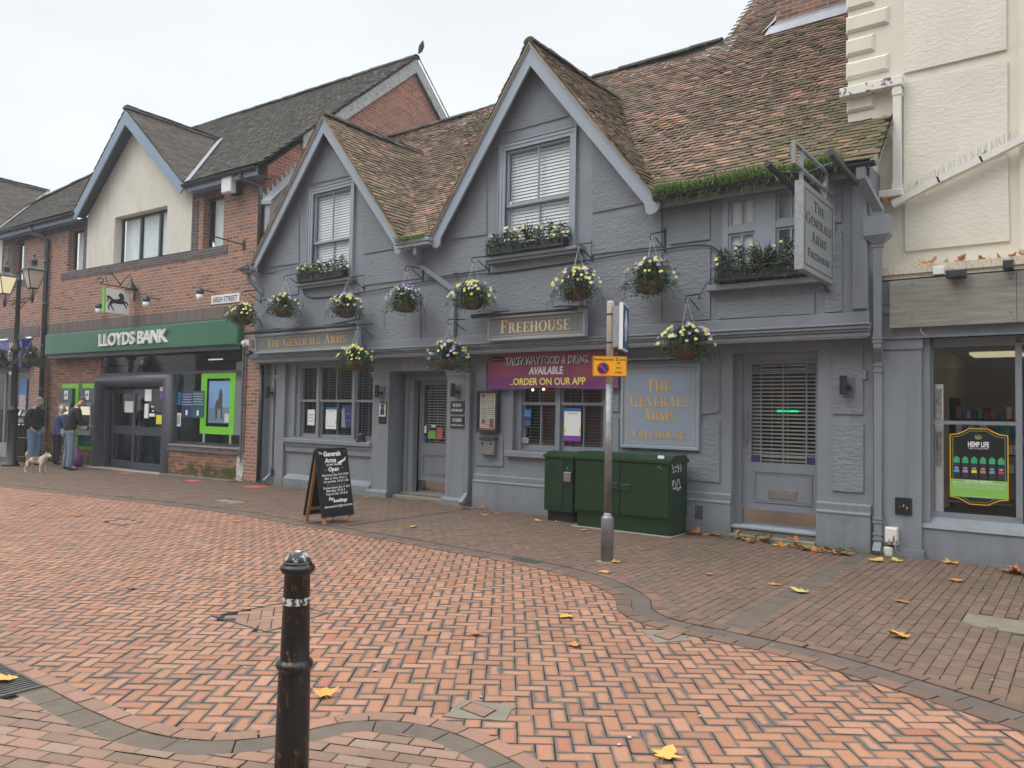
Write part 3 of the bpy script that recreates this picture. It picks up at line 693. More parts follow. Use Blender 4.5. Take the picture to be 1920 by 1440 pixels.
# far pavement, coursed square to the buildings
def off_poly(path, o):
    P = [np.array(p) for p in path]; Q = []
    for i, p in enumerate(P):
        d = P[min(i+1, len(P)-1)]-P[max(i-1, 0)]; d = d/np.linalg.norm(d); Q.append(tuple(p+np.array([-d[1], d[0]])*o))
    return Q
PAVP = off_poly(FAR, .34)+[(19, .25), (-14, .25)]
pv = MB(); r = np.random.default_rng(5); slabs = [(13.42, 13.95, -2.95, -2.5), (2.3, 2.95, -2.45, -2.15), (9.35, 9.72, -1.0, -.95)]
for i in range(int(26/PW)):
    x = -9.6+i*PW
    off = r.random()*PL*.2+(i % 2)*PL/2
    ch = (12.0 < x+PW/2 < 12.21) or (6.18 < x+PW/2 < 6.36)
    if ch: continue
    for j in range(-1, 34):
        y = .12-j*PL-off
        if y < yy_at(FARD, x)-.5: continue
        c1 = edgeclip(FARD, x+PW/2, y, -.36, 1, .13) if y < yy_at(FARD, x)+1.2 else None
        if c1 is False: continue
        if any(a < x+PW/2 < b and c < y < d for a, b, c, d in slabs): continue
        brickquad(pv, x+PW/2, y, PI/2, PL, PW, .004, r, c1)
pv.build('pavement', ['paver_brown'], kind='structure', fix=False)
ch = MB()
for xc, wd in ((12.105, .2), (6.27, .17)):
    y = .05
    while y-.3 > yy_at(FARD, xc)+.16:
        ch.box(xc-wd/2, xc+wd/2, y-.295, y, -.02, .003+random.uniform(-.001, .001))
        y -= .3
ch.build('drainage_channel', 'channel_far', kind='structure')
NPAV = off_poly(NEAR, -.2)+[(19, -14), (-14, -14)]
nv = MB(); r = np.random.default_rng(6); a2 = math.radians(23); ca, sa = math.cos(a2), math.sin(a2)
for i in range(-60, 130):
    for j in range(-60, 60):
        u = j*PL+(i % 2)*PL/2; v = i*PW-6
        x = 11+u*ca-v*sa-2.3; y = -8+u*sa+v*ca
        if 5 < x < 15.5 and y > -11.5 and not (abs(x-9.33) < .35 and abs(y+8.06) < .14):
            c1 = edgeclip(NEARD, x, y, -.225, -1, .13)
            if c1 is not False: brickquad(nv, x, y, a2, PL, PW, .004, r, c1)
nv.build('near_pavement', ['paver_near'], kind='structure', fix=False)

# covers set in the road
for (OU, IN), lab in zip(CV, ('square metal cover set diamondwise in a rough concrete surround in the road near the bollard', 'smaller square metal cover in rough concrete beside the bend of the dark gutter')):
    c = np.mean(OU, 0); t = thing('stopcock_cover', lab, 'cover', (c[0], c[1], 0)); rr = random.Random(5); P = []
    for k in range(4):
        for f in (0, .25, .5, .75): q = OU[k]*(1-f)+OU[(k+1) % 4]*f; P.append(q+np.array([rr.gauss(0, .006), rr.gauss(0, .006)]))
    m = MB(); m.prism_xy([tuple(p) for p in P], -.02, .0062); m.build('surround', 'concrete', t); ci = np.mean(IN, 0)
    m = MB(); m.prism_xy([tuple(p) for p in IN], -.01, .0074); m.build('frame', 'dark_void', t); m = MB(); m.prism_xy([tuple(ci+(p-ci)*.88) for p in IN], -.01, .0086); m.build('lid', 'paver_edge_near', t)
for nm, D, lab in (('manhole_cover', MD[0], 'large brick-filled diamond manhole cover in the road behind the bollard'), ('manhole_cover', MD[1], 'far brick-filled manhole cover in the road left of the chalkboard')):
    x, y = np.mean(D, 0); t = thing(nm, lab, 'manhole cover', (x, y, 0)); m = MB()
    for i in range(4):
        a, b = D[i], D[(i+1) % 4]; m.prism_xy([a, b, (b[0]*.975+x*.025, b[1]*.975+y*.025), (a[0]*.975+x*.025, a[1]*.975+y*.025)], -.01, .006)
    m.build('frame', 'iron', t); m = MB(); rr = np.random.default_rng(8)
    for i in range(-30, 31):
        for j in range(-30, 31):
            k = (i-j) % 4
            if k == 0: cx, cy, a = (i+1)*PW, (j+.5)*PW, 0
            elif k == 3: cx, cy, a = (i+.5)*PW, (j+1)*PW, PI/2
            else: continue
            c2, s2 = math.cos(ang+.25), math.sin(ang+.25); X_ = cx*c2-cy*s2; Y_ = cx*s2+cy*c2
            if in_poly(x+X_*1.02, y+Y_*1.02, D): brickquad(m, x+X_, y+Y_, ang+.25+a, PL, PW, -.001, rr)
    m.build('brick_infill', 'paver_edge_near', t, fix=False)
    for q in (0, 2): m = MB(); a, b, c = D[q], D[(q+1) % 4], D[q-1]; m.prism_xy([a, a*.86+b*.14, a*.86+c*.14], -.005, .0075); m.build('corner_plate', 'iron', t)
def grate(lab, x, y, lx, ly, n=9):
    t = thing('drain_grate', lab, 'drain grate', (x, y, 0)); m = MB(); m.box(x-lx, x+lx, y-ly, y+ly, -.03, -.008); m.build('sump', 'dark_void', t)
    m = MB(); b = .015; m.box(x-lx, x+lx, y-ly, y-ly+b, -.005, .011); m.box(x-lx, x+lx, y+ly-b, y+ly, -.005, .011); m.box(x-lx, x-lx+b, y-ly+b, y+ly-b, -.005, .011); m.box(x+lx-b, x+lx, y-ly+b, y+ly-b, -.005, .011); m.box(x-.006, x+.006, y-ly+b, y+ly-b, -.005, .009)
    m.build('frame', 'iron', t); m = MB()
    for i in range(n):
        xx = x-lx+b+(i+.5)*(2*lx-2*b)/n; m.box(xx-.008, xx+.008, y-ly+b, y+ly-b, -.006, .007)
    m.build('bars', 'iron', t)
grate('black slotted drain grate in the near gutter at the left edge of the picture', 9.33, -8.06, .30, .11, 16)
grate('black drain grate in the far gutter left of the signpost', 9.42, -3.13, .17, .075)
for k, (x0, x1, y0, y1) in enumerate(slabs[:2]):
    m = MB(); m.box(x0, x1, y0, y1, -.01, .003); m.build('paving_slab', 'concrete', label=('plain concrete slab let into the pavement at the right edge', 'pale concrete slab let into the pavement left of the chalkboard')[k], cat='slab', org=(x0, y0, 0))
# ------------------------------------------------------------------ the grey public house
YU, YL = -.20, .05                      # upper storey face, lower storey wall face
X0, X1 = .10, 12.17
pub = thing('pub_building', 'grey painted two gabled public house with clay tile roof', 'building', (X0, YU, 0))
AP1, F1L, F1R = (2.46, 7.26), (.20, 4.50), (4.70, 4.50)        # small gable: tile apex and feet
AP2, F2L, F2R = (7.36, 7.33), (5.36, 4.50), (9.58, 4.50)       # large gable
RW1 = rc(594, 372, 510, 659, YU+.06); RW2 = rc(957, 292, 455, 1068, YU+.06)
RW3 = rc(1355, 362, 530, 1521, YU)
h1 = (RW1[0]-.045, RW1[1]+.045, f2(594, 531, YU)[1], RW1[3]+.06); h2 = (RW2[0]-.05, RW2[1]+.05, f2(957, 481, YU)[1], RW2[3]+.06); h3 = (RW3[0], RW3[1], f2(1355, 529, YU)[1], 4.48)
m = MB()
m.wall([(X0, 2.66), (X1, 2.66), (X1, 4.6), (F2R[0]-.02, 4.6), (AP2[0], AP2[1]-.12), (F2L[0]+.02, 4.6), (F1R[0]-.02, 4.6), (AP1[0], AP1[1]-.12), (F1L[0]+.05, 4.56), (X0, 4.56)],
       [h1+(.12,), h2+(.12,), h3+(.1,)], YU)
m.quad((X1, YU, 2.66), (X1, 1.5, 2.66), (X1, 1.5, 4.6), (X1, YU, 4.6)); m.quad((X0, YU, 2.66), (X0, 3, 2.66), (X0, 3, 4.56), (X0, YU, 4.56))
m.quad((X0, YU, 2.66), (X1, YU, 2.66), (X1, YL, 2.66), (X0, YL, 2.66))
m.build('upper_wall', 'paint_grey', pub)
# raised roughcast panels
RCP = [[(560, 384), (560, 493), (499, 502)], [(583, 345.6), (659, 328), (613.6, 268)], [(676, 356), (682, 476), (757, 463)],
  [(487, 514), (559, 505), (558.5, 551), (489, 562)], [(682, 487), (792, 467), (792, 521), (682, 535)],
  [(488, 572), (672, 541), (674, 596), (488, 636)], [(691, 568), (788, 549), (788, 636), (696, 640.5)], [(798, 547), (846, 538), (847, 633), (798, 635)],
  [(799, 468), (911, 451), (911, 505), (799, 522)], [(832, 450), (912, 439.5), (912, 304)], [(946.7, 249), (1066.7, 216.7), (997, 152)],
  [(1110, 399), (1110, 263), (1226, 376.7)], [(1110, 413), (1240, 394), (1240, 461), (1110, 477)], [(1106, 491), (1240, 474), (1239.5, 609), (1104, 618)],
  [(1256, 395), (1331, 382), (1331, 448.6), (1256, 458)], [(1254, 474), (1332, 464), (1331, 598), (1254, 604)],
  [(1346, 567), (1527, 549), (1527, 588), (1346, 598)], [(1549, 436), (1578.6, 432), (1578.6, 583), (1547, 585.5)], [(1563.7, 350), (1577.6, 348), (1577.6, 416), (1563.7, 417)],
  [(857, 538), (913, 529), (913, 640), (857, 644)], [(913, 512), (1095, 484), (1100, 572), (913, 590)]]
for P in RCP: m = MB(); m.prism_xz([f2(a, b, YU-.022) for a, b in P], YU-.022, YU, cap=False); m.build('roughcast_panel', 'roughcast_grey', pub)
# corner strip, window boards
m = MB(); a = rc(1598, 330, 580, 1626, YU-.03); m.bev(a[0], a[1], YU-.045, YU+.02, a[2], 4.5, .006); m.build('corner_board', 'paint_grey_wood', pub)
# cornice above the ground floor
m = MB()
for zt, zb, yy in ((2.84, 2.70, -.235), (2.70, 2.672, -.335), (2.672, 2.63, -.315), (2.63, 2.60, -.29), (2.60, 2.545, -.265)):
    m.bev(X0-.02, X1+.01+(-.235-yy)*.3, yy, YU+.01 if zb > 2.65 else -.03, zb, zt, .007)
m.box(X0, X1, -.255, YL, 2.53, 2.546)
m.build('cornice', 'paint_grey_wood', pub)
# ---- lower storey
W1 = rc(557, 690, 829, 702, .16); wz0 = 1.0; P2L, P2R, P3L, P3R = 3.57, 4.0, 5.42, 5.86
D2 = rc(1382, 655, 985, 1539.6, .05); W2 = rc(957, 700, 848, 1140, YL)
WIN1 = (1.17, 3.50, 1.02, 2.5); WIN2 = (6.80, 8.52, .98, 2.42); DR2 = (10.44, 11.53, 0, 2.42)
m = MB(); m.wall([(.28, 0), (P2L+.05, 0), (P2L+.05, 2.54), (.28, 2.54)], [WIN1+(.16,)], YL+.02)
m.wall([(P3R-.02, 0), (DR2[0], 0), (DR2[0], DR2[3]), (DR2[1], DR2[3]), (DR2[1], 0), (X1, 0), (X1, 2.54), (P3R-.02, 2.54)], [WIN2+(.2,)], YL)
for x_ in (DR2[0], DR2[1]): m.quad((x_, YL, 0), (x_, YL+.22, 0), (x_, YL+.22, DR2[3]), (x_, YL, DR2[3]))
m.quad((DR2[0], YL, DR2[3]), (DR2[1], YL, DR2[3]), (DR2[1], YL+.22, DR2[3]), (DR2[0], YL+.22, DR2[3]))
m.quad((X1, YL, 0), (X1, .6, 0), (X1, .6, 2.54), (X1, YL, 2.54)); m.quad((.28, YL+.02, 0), (.28, .5, 0), (.28, .5, 2.54), (.28, YL+.02, 2.54))
# porch recess
m.quad((P2R, .06, 0), (P2R, .42, 0), (P2R, .42, 2.3), (P2R, .06, 2.3)); m.quad((P3L, .06, 0), (P3L, .42, 0), (P3L, .42, 2.3), (P3L, .06, 2.3))
m.wall([(P2R, 0), (4.20, 0), (4.20, 2.2), (5.22, 2.2), (5.22, 0), (P3L, 0), (P3L, 2.3), (P2R, 2.3)], [], .42)
m.quad((P2R, .06, 2.3), (P3L, .06, 2.3), (P3L, .42, 2.3), (P2R, .42, 2.3)); m.box(P2L, P3R, 0.0, .06, 2.30, 2.54)
m.build('lower_wall', 'paint_grey', pub)
# plinths and mouldings
m = MB()
for a, b, top in ((1.0, P2L, .24), ):
    m.prism_yz([(YL-.10, 0), (YL-.10, .17), (YL+.02, .26), (YL+.05, .26), (YL+.05, 0)], 1.02, P2L); m.build('plinth', 'paint_grey', pub)
for a, b in ((6.03, DR2[0]+.001), (DR2[1]-.001, X1-.02)):
    m = MB(); m.box(a, b, YL-.055, YL, 0, .43); m.prism_yz([(YL-.055, .43), (YL-.065, .435), (YL-.065, .45), (YL-.03, .47), (YL-.035, .545), (YL-.012, .56), (YL, .565), (YL, .43)], a, b); m.build('plinth', 'paint_grey', pub)

for a, b in ((P2L, P2R), (P3L, P3R)):
    m = MB(); m.box(a, b, 0, .06, .13, 2.3); m.prism_yz([(-.07, 0), (-.07, .10), (-.055, .125), (0, .14), (.06, .14), (.06, 0)], a-.05, b+.05)
    for z0, z1, o in ((2.16, 2.18, .012), (2.20, 2.25, .02), (2.25, 2.28, .035), (2.28, 2.30, .05)): m.box(a-o, b+o, -o, .03, z0, z1)
    m.build('pillar', 'paint_grey', pub)
m = MB(); m.box(.63, .93, -.0, YL+.03, 0, 2.54)
for z0, z1, o in ((2.16, 2.18, .012), (2.20, 2.25, .02), (2.25, 2.28, .03)): m.box(.63-o, .93+o, -o, .04, z0, z1)
m.build('pillar', 'paint_grey', pub); m = MB(); m.box(.05, .30, -.04, .2, 0, 2.54); m.build('end_strip', 'paint_grey', pub)
for P in ([(1312, 667), (1349, 665), (1349, 773), (1312, 777)], [(1312, 794), (1349, 789), (1349, 905), (1290, 899), (1290, 850), (1312, 850)], [(1561, 652), (1618, 650), (1618, 777), (1561, 776)], [(1561, 794), (1619, 793), (1619, 924), (1561, 920)],
          [(893, 812), (943, 815), (943, 875), (893, 872)], [(893, 680), (912, 680), (912, 738), (893, 738)], [(1141, 730), (1160, 730), (1160, 772), (1141, 772)], [(1141, 784), (1160, 784), (1160, 850), (1141, 850)]):
    m = MB(); m.prism_xz([f2(a, b, YL-.02) for a, b in P], YL-.02, YL, cap=False); m.build('roughcast_panel', 'roughcast_grey', pub)

# ---- windows
def blind(mb, x0, x1, z0, z1, y, pitch=.05, tilt=.55, wd=.05, open_=False):
    z = z0+.01
    while z < z1-.01:
        c, s_ = math.cos(tilt)*wd/2, math.sin(tilt)*wd/2; k = random.uniform(-.002, .002)
        mb.box(x0, x1, y-c, y+c, z+k, z+k+.003) if open_ else mb.add([(x0, y-c, z-s_+k), (x1, y-c, z-s_), (x1, y+c, z+s_), (x0, y+c, z+s_+k)], [(0, 1, 2, 3)])
        z += pitch
    for t in (.12, .5, .88): mb.box(x0+(x1-x0)*t-.002, x0+(x1-x0)*t+.002, y-.03, y-.027, z0, z1)
def sash(name, lab, x0, x1, z0, z1, y, rail, cols=2, parent=None, fm='paint_grey_wood', bm='slat_white', st=.05, pitch=.052, tilt=1.25, open_=False, gl='glass', upper_out=True, bz=None, bars=(1, 1)):
    """vertical sliding sash: box frame, upper sash proud of the lower one, glazing bars, glass, blind"""
    m = MB()
    def fr(a, b, c, d, yy, s_, t=.04, bt=None):
        bt = bt or s_; m.box(a, a+s_, yy, yy+t, c, d); m.box(b-s_, b, yy, yy+t, c, d); m.box(a+s_, b-s_, yy, yy+t, d-s_, d); m.box(a+s_, b-s_, yy, yy+t, c, c+bt)
    fr(x0, x1, rail-.02, z1, y-.03, st*.8, .04, .045); fr(x0, x1, z0, rail+.02, y+.012, st*.8, .04, .07)
    for i in range(1, cols):
        xx = x0+(x1-x0)*i/cols
        if bars[0]: m.box(xx-.011, xx+.011, y-.024, y+.004, rail+.0255, z1-st*.8)
        if bars[1]: m.box(xx-.011, xx+.011, y+.018, y+.046, z0+.07, rail-.0205)
    w_ = m.build(name, fm, parent)
    if lab: w_['label'] = lab
    g = MB(); g.quad((x0+.02, y-.008, rail), (x1-.02, y-.008, rail), (x1-.02, y-.008, z1-.02), (x0+.02, y-.008, z1-.02)); g.quad((x0+.02, y+.034, z0+.03), (x1-.02, y+.034, z0+.03), (x1-.02, y+.034, rail), (x0+.02, y+.034, rail))
    g.build('pane', gl, w_, fix=False)
    if bm:
        b = MB(); blind(b, x0+.02, x1-.02, (bz or z0)+.03, z1-.02, y+(.10 if open_ else .065), pitch, tilt, .05, open_); b.build('blind', bm, w_, fix=False)
    return w_
# gable windows: stepped architrave, then the sash
for (a, b, c, d), R_, rl, nm in ((h1, RW1, f2(626, 451.5, YU+.06)[1], 's'), (h2, RW2, f2(1009, 378, YU+.06)[1], 'b')):
    m = MB(); 
    def ring(m, x0, x1, z0, z1, wd, ya, yb):
        m.box(x0-wd, x0, ya, yb, z0, z1+wd); m.box(x1, x1+wd, ya, yb, z0, z1+wd); m.box(x0, x1, ya, yb, z1, z1+wd)
    ring(m, a, b, c, d, .055, YU-.028, YU+.03); ring(m, a-.055, b+.055, c, d+.055, .05, YU-.04, YU+.01); ring(m, a-.11, b+.11, c, d+.11, .012, YU-.055, YU+.01)
    m.build('window_architrave', 'paint_grey_trim', pub)
    sash('sash_window', None, a, b, c, d, YU+.05, rl, 2, pub, 'paint_grey_trim')
    m = MB(); zz = c; m.bev(a-.28, b+.28 if nm == 'b' else b+.22, YU-.16, YU+.1, zz-.06, zz, .01); m.box(a-.24, b+.2, YU-.12, YU-.01, zz-.10, zz-.061); m.build('window_sill', 'paint_grey_wood', pub)
# first floor casement beside the hanging sign
a, b, c, d = h3; m = MB(); mid = (a+b)/2
m.box(a, a+.07, YU-.0, YU+.07, c, d); m.box(b-.07, b, YU, YU+.07, c, d); m.box(a+.07, b-.07, YU, YU+.07, d-.06, d); m.box(a+.07, b-.07, YU, YU+.07, c, c+.06); m.box(mid-.13, mid+.13, YU-.012, YU+.07, c+.06, d-.06)
zr = f2(1392, 430, YU)[1]; m.box(a+.07, mid-.13, YU-.005, YU+.07, zr-.035, zr+.045); m.box(mid+.13, b-.07, YU-.005, YU+.07, zr-.035, zr+.045)
w3 = m.build('casement_window', 'paint_grey_trim', pub, 'casement window behind the hanging sign, two rows of lights')
for (u, v) in ((a+.07, mid-.13), (mid+.13, b-.07)):
    for z0, z1 in ((c+.06, zr-.035), (zr+.045, d-.06)):
        f = MB(); s_ = .035; f.box(u, u+s_, YU+.02, YU+.05, z0, z1); f.box(v-s_, v, YU+.02, YU+.05, z0, z1); f.box(u+s_, v-s_, YU+.02, YU+.05, z1-s_, z1); f.box(u+s_, v-s_, YU+.02, YU+.05, z0, z0+s_); f.box((u+v)/2-.014, (u+v)/2+.014, YU+.022, YU+.05, z0+s_, z1-s_)
        f.build('casement', 'paint_grey_trim', w3)
f = MB(); f.quad((a+.08, YU+.045, c+.07), (b-.08, YU+.045, c+.07), (b-.08, YU+.045, d-.06), (a+.08, YU+.045, d-.06)); f.build('pane', 'glass', w3, fix=False)
f = MB(); f.quad((a+.07, YU+.07, c+.05), (mid, YU+.07, c+.05), (mid, YU+.07, d-.05), (a+.07, YU+.07, d-.05)); f.build('net_curtain', 'curtain', w3)
f = MB(); f.quad((mid, YU+.16, c+.05), (b, YU+.16, c+.05), (b, YU+.16, d-.05), (mid, YU+.16, d-.05)); f.build('roller_blind', 'slat_white', w3)
m = MB(); m.bev(a-.16, b+.22, YU-.15, YU+.05, c-.13, c-.05, .01); m.build('window_sill', 'paint_grey_wood', pub)
# ground floor left window: three sashes between mullions
y = YL+.12; x0, x1, z0, z1 = WIN1; m = MB()
def mx(px): return FP(px, 760, y)[0]
for p, q in ((x0, x0+.12), (mx(596.5), mx(601.5)), (mx(663.5), mx(668.5)), (x1-.02, x1)): m.box(p, q, y-.05, y+.06, z0, z1)
m.box(x0+.12, x1-.02, y-.05, y+.06, z1-.04, z1); m.build('window_frame', 'paint_grey_wood', pub)
zr = f2(640, 752, y)[1]
for k, (p, q, cn) in enumerate(((x0+.12, mx(596.5), 1), (mx(601.5), mx(663.5), 2), (mx(668.5), x1-.02, 1))):
    sash('sash_window', None, p, q, z0, z1-.04, y, zr, cn, pub, bm='slat', open_=True, pitch=.052, st=.045)
m = MB(); m.bev(.97, P2L, YL-.10, YL+.15, .90, .985, .012); m.box(.99, P2L, YL-.055, YL+.02, .84, .90); m.box(.98, P2L, YL-.03, YL+.02, .72, .84); m.build('window_sill', 'paint_grey_wood', pub)
# ground floor right window: two sashes
x0, x1, z0, z1 = WIN2; y = YL+.15; m = MB()
cm = (mx(1046), mx(1053)); m.box(x0, x0+.10, y-.06, y+.06, z0, z1); m.box(x1-.1, x1, y-.06, y+.06, z0, z1); m.box(cm[0], cm[1]+.01, y-.06, y+.06, z0, z1); m.box(x0+.1, x1-.1, y-.06, y+.06, z1-.05, z1); m.box(x0+.1, cm[0], y-.06, y+.06, z0, z0+.03); m.box(cm[1]+.01, x1-.1, y-.06, y+.06, z0, z0+.03)
m.build('window_frame', 'paint_grey_wood', pub)
zr = f2(1000, 757, y)[1]
for p, q in ((x0+.1, cm[0]), (cm[1]+.01, x1-.1)): sash('sash_window', None, p, q, z0+.03, z1-.05, y, zr, 2, pub, bm='slat', open_=True, pitch=.05, st=.045)
m = MB(); m.bev(x0-.10, x1+.1, YL-.09, YL+.15, z0-.10, z0, .012); m.build('window_sill', 'paint_grey_wood', pub)
# dark rooms behind the glass
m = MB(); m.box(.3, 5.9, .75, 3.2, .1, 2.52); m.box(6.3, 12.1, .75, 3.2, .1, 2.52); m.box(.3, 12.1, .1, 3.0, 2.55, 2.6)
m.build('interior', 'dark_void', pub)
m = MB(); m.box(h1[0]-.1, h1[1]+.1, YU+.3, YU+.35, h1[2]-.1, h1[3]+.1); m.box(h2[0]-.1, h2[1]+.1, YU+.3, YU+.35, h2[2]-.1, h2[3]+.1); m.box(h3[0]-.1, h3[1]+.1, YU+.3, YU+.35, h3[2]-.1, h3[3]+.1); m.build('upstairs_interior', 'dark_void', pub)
# warm bulbs seen through the upper lights of the right window
for px, py in ((999, 731), (1019, 730), (983, 730)):
    p = FP(px, py, .62); m = MB(); m.ball(p, .022, 6); m.build('ceiling_bulb', 'bulb', pub)
m = MB(); m.box(6.9, 8.4, .72, .75, 1.0, 2.0); m.build('interior_curtain', 'blind_rust', pub)

# ---- doors
def pubdoor(name, x0, x1, z0, z1, y, gz0, gz1, gx0, gx1, pz, px_, kick, lab):
    m = MB(); st = .07
    m.wall([(x0, z0), (x1, z0), (x1, z1), (x0, z1)], [(gx0, gx1, gz0, gz1)], y, .04)
    d = m.build(name, 'paint_grey_wood', pub, lab)
    g = MB(); g.quad((gx0, y+.03, gz0), (gx1, y+.03, gz0), (gx1, y+.03, gz1), (gx0, y+.03, gz1)); g.build('pane', 'glass', d, fix=False)
    for a_, b_ in ((gx0, gz0), (gx1-.12, gz0), (gx0, gz1-.1), (gx1-.12, gz1-.1)):
        q = MB(); q.box(a_, a_+.12, y+.032, y+.036, b_, b_+.1); q.build('blue_glass', 'stained_blue', d)
    q = MB()
    for t in (.12, (gx1-gx0)/2, gx1-gx0-.12): q.box(gx0+t-.006, gx0+t+.006, y+.022, y+.03, gz0, gz1)
    for t in (.1, gz1-gz0-.1): q.box(gx0, gx1, y+.0225, y+.0305, gz0+t-.006, gz0+t+.006)
    q.build('leading', 'sign_side', d)
    b = MB(); blind(b, gx0, gx1, gz0, gz1, y+.10, .048, .4, .05, True)
    bb = MB()
    z = gz0+.02
    while z < gz1: bb.box(gx0-.02, gx1+.02, y+.08, y+.125, z, z+.018); z += .05
    for t in (.3, .55, .85): bb.box(gx0+(gx1-gx0)*t-.002, gx0+(gx1-gx0)*t+.002, y+.075, y+.077, gz0, gz1)
    bb.build('blind', 'slat', d)
    f = MB(); a_, b_, c_, e_ = px_[0], px_[1], pz[0], pz[1]
    for k, (o, yy) in enumerate(((0, y-.014), (.028, y-.006))): 
        f.box(a_+o, b_-o, yy, y+.001, c_+o, c_+o+.014); f.box(a_+o, b_-o, yy, y+.001, e_-o-.014, e_-o); f.box(a_+o, a_+o+.014, yy, y+.001, c_+o+.014, e_-o-.014); f.box(b_-o-.014, b_-o, yy, y+.001, c_+o+.014, e_-o-.014)
    f.build('door_moulding', 'paint_grey_wood', d)
    k = MB(); k.box(x0+.01, x1-.01, y-.004, y, kick[0], kick[1]); k.build('kick_plate', 'steel_kick', d)
    return d
yd = YL+.20; a = rc(1393, 660, 988, 1539, yd); g_ = rc(1409, 683, 866, 1529, yd); p_ = rc(1414, 882, 940, 1523, yd)
xr_ = DR2[1]
d2 = pubdoor('front_door', a[0], xr_, .17, 2.33, yd, g_[2], g_[3], g_[0], g_[1], (p_[2], p_[3]), (p_[0], p_[1]), (.19, .37), 'right hand door with venetian blind and letter plate')
m = MB(); q = rc(1441, 917, 934, 1494, yd); m.bev(q[0], q[1], yd-.012, yd, q[2], q[3], .003); m.bev(q[0]+.03, q[1]-.03, yd-.018, yd-.012, q[2]+.025, q[3]-.025, .003); m.build('letter_plate', 'steel', d2)
m = MB(); q = rc(1397, 764, 834, 1402, yd); m.box(q[0], q[1], yd-.006, yd, q[2], q[3]); m.tube([(q[1], yd-.01, q[2]+.02), (q[1], yd-.05, q[2]+.05), (q[1], yd-.05, q[3]-.05), (q[1], yd-.01, q[3]-.02)], .011); m.build('door_handle', 'steel', d2)
m = MB(); p = FP(1400, 846, yd); m.tube([(p[0], yd-.01, p[2]), (p[0], yd+.01, p[2])], .025, 12); m.build('lock', 'steel', d2)
q = FP(1480, 773, yd+.14); t = sans('OPEN HERE', .028, q[0], q[2], yd+.072, 'CENTER', width=-1.35, bold=.02); t.build('door_led', 'led_green', d2)
m = MB(); y_ = YL+.14; fx0 = f2(1384, 800, y_)[0]
m.box(DR2[0], a[0], y_, y_+.08, .13, 2.42); m.box(a[0], DR2[1], y_+.02, y_+.08, 2.33, 2.42); m.build('door_frame', 'paint_grey_wood', pub)
m = MB(); m.bev(DR2[0]-.01, DR2[1], YL-.02, yd+.03, .125, .168, .01); m.build('door_threshold', 'paint_grey_trim', pub)
m = MB(); m.bev(DR2[0]+.0, DR2[1], YL-.10, yd, -.02, .06, .012); m.bev(DR2[0]+.01, DR2[1]-.01, YL+.01, yd, .06, .122, .006); m.build('door_step', 'stone_step', pub)
yd = .42+.10; a = rc(786, 705, 925, 839, yd)
q = rc(795, 722, 832, 843, yd); d1 = pubdoor('front_door', 4.28, 5.16, .10, 2.15, yd, q[2]+.02, q[3], q[0], 5.04, (.43, .80), (q[0], 5.04), (.13, .32), 'left hand door set back in the porch between pillars')
m = MB(); m.box(4.05, 4.28, .36, .48, 0.05, 2.22); m.box(4.28, 5.16, .38, .48, 2.15, 2.22); m.box(5.16, 5.36, .36, .48, .05, 2.22); m.box(4.10, 4.16, .33, .36, .05, 2.2); m.build('door_frame', 'paint_grey_wood', pub)
m = MB(); m.bev(4.02, 5.4, .10, .52, -.02, .06, .012); m.bev(4.05, 5.38, .28, .52, .06, .10, .008); m.build('door_step', 'stone_step', pub)
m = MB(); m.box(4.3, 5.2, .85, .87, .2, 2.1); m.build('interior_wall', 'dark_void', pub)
# stickers on the porch door glass
for px0, py0, py1, px1, mt in ((795, 798, 812, 800, 'paper'), (803, 808, 822, 817, 'lime_panel'), (819, 802, 823, 830, 'menu_red'), (795, 816, 832, 799, 'poster_blue'), (809, 796, 801, 817, 'paper')):
    q = rc(px0, py0, py1, px1, yd+.02); m = MB(); m.box(q[0], q[1], yd+.015, yd+.018, q[2], q[3]); m.build('door_sticker', mt, d1)

# ---- bargeboards, verges, roof
def barge(m, ap, ft, w, y0, y1, ext=0.0, foot=True):
    ax, az = ap; bx, bz = ft; dx, dz = bx-ax, bz-az; L_ = math.hypot(dx, dz); ux, uz = dx/L_, dz/L_; nx, nz = (-uz, ux)
    if nz > 0: nx, nz = -nx, -nz
    s_ = 1 if dx > 0 else -1; dn = w/abs(ux)
    pts = [(ax, az), (ax+ux*L_, az+uz*L_)]
    # curved foot
    e = (bx, bz); pts += [(bx+s_*.02, bz-.05), (bx-s_*.0, bz-.13), (bx-s_*.06, bz-.185), (bx-s_*.14, bz-.20), (bx-s_*.20, bz-.165)] if foot else []
    k = (w/abs(nz if abs(nz) > .01 else 1)); inner0 = (ax, az-w/abs(ux)); 
    qx = bx-s_*.22; qz = az-w/abs(ux)+(qx-ax)*dz/dx; pts += [(qx, qz), inner0]
    m.prism_xz(pts, y0, y1)
for ap, fl, fr_, w_ in ((AP1, F1L, F1R, .185), (AP2, F2L, F2R, .20)):
    for ft, nm in ((fl, 'l'), (fr_, 'r')):
        m = MB(); a_ = (ap[0], ap[1]-.06); f_ = (ft[0], ft[1]+.02); barge(m, a_, f_, w_, YU-.235, YU-.20)
        s_ = 1 if ft[0] > ap[0] else -1; m.prism_xz([a_, f_, (f_[0]-s_*.02, f_[1]-.05), (a_[0], a_[1]-.05)], YU-.25, YU-.236)
        m.build('bargeboard', 'paint_grey_trim', pub)
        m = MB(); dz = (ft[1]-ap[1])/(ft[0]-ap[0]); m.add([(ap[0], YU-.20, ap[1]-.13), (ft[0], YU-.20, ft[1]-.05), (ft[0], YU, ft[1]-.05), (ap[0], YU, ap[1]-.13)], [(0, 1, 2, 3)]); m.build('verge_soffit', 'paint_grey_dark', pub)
MR = 1.02; YE, ZE = -.42, 4.56            # main roof slope, eaves line
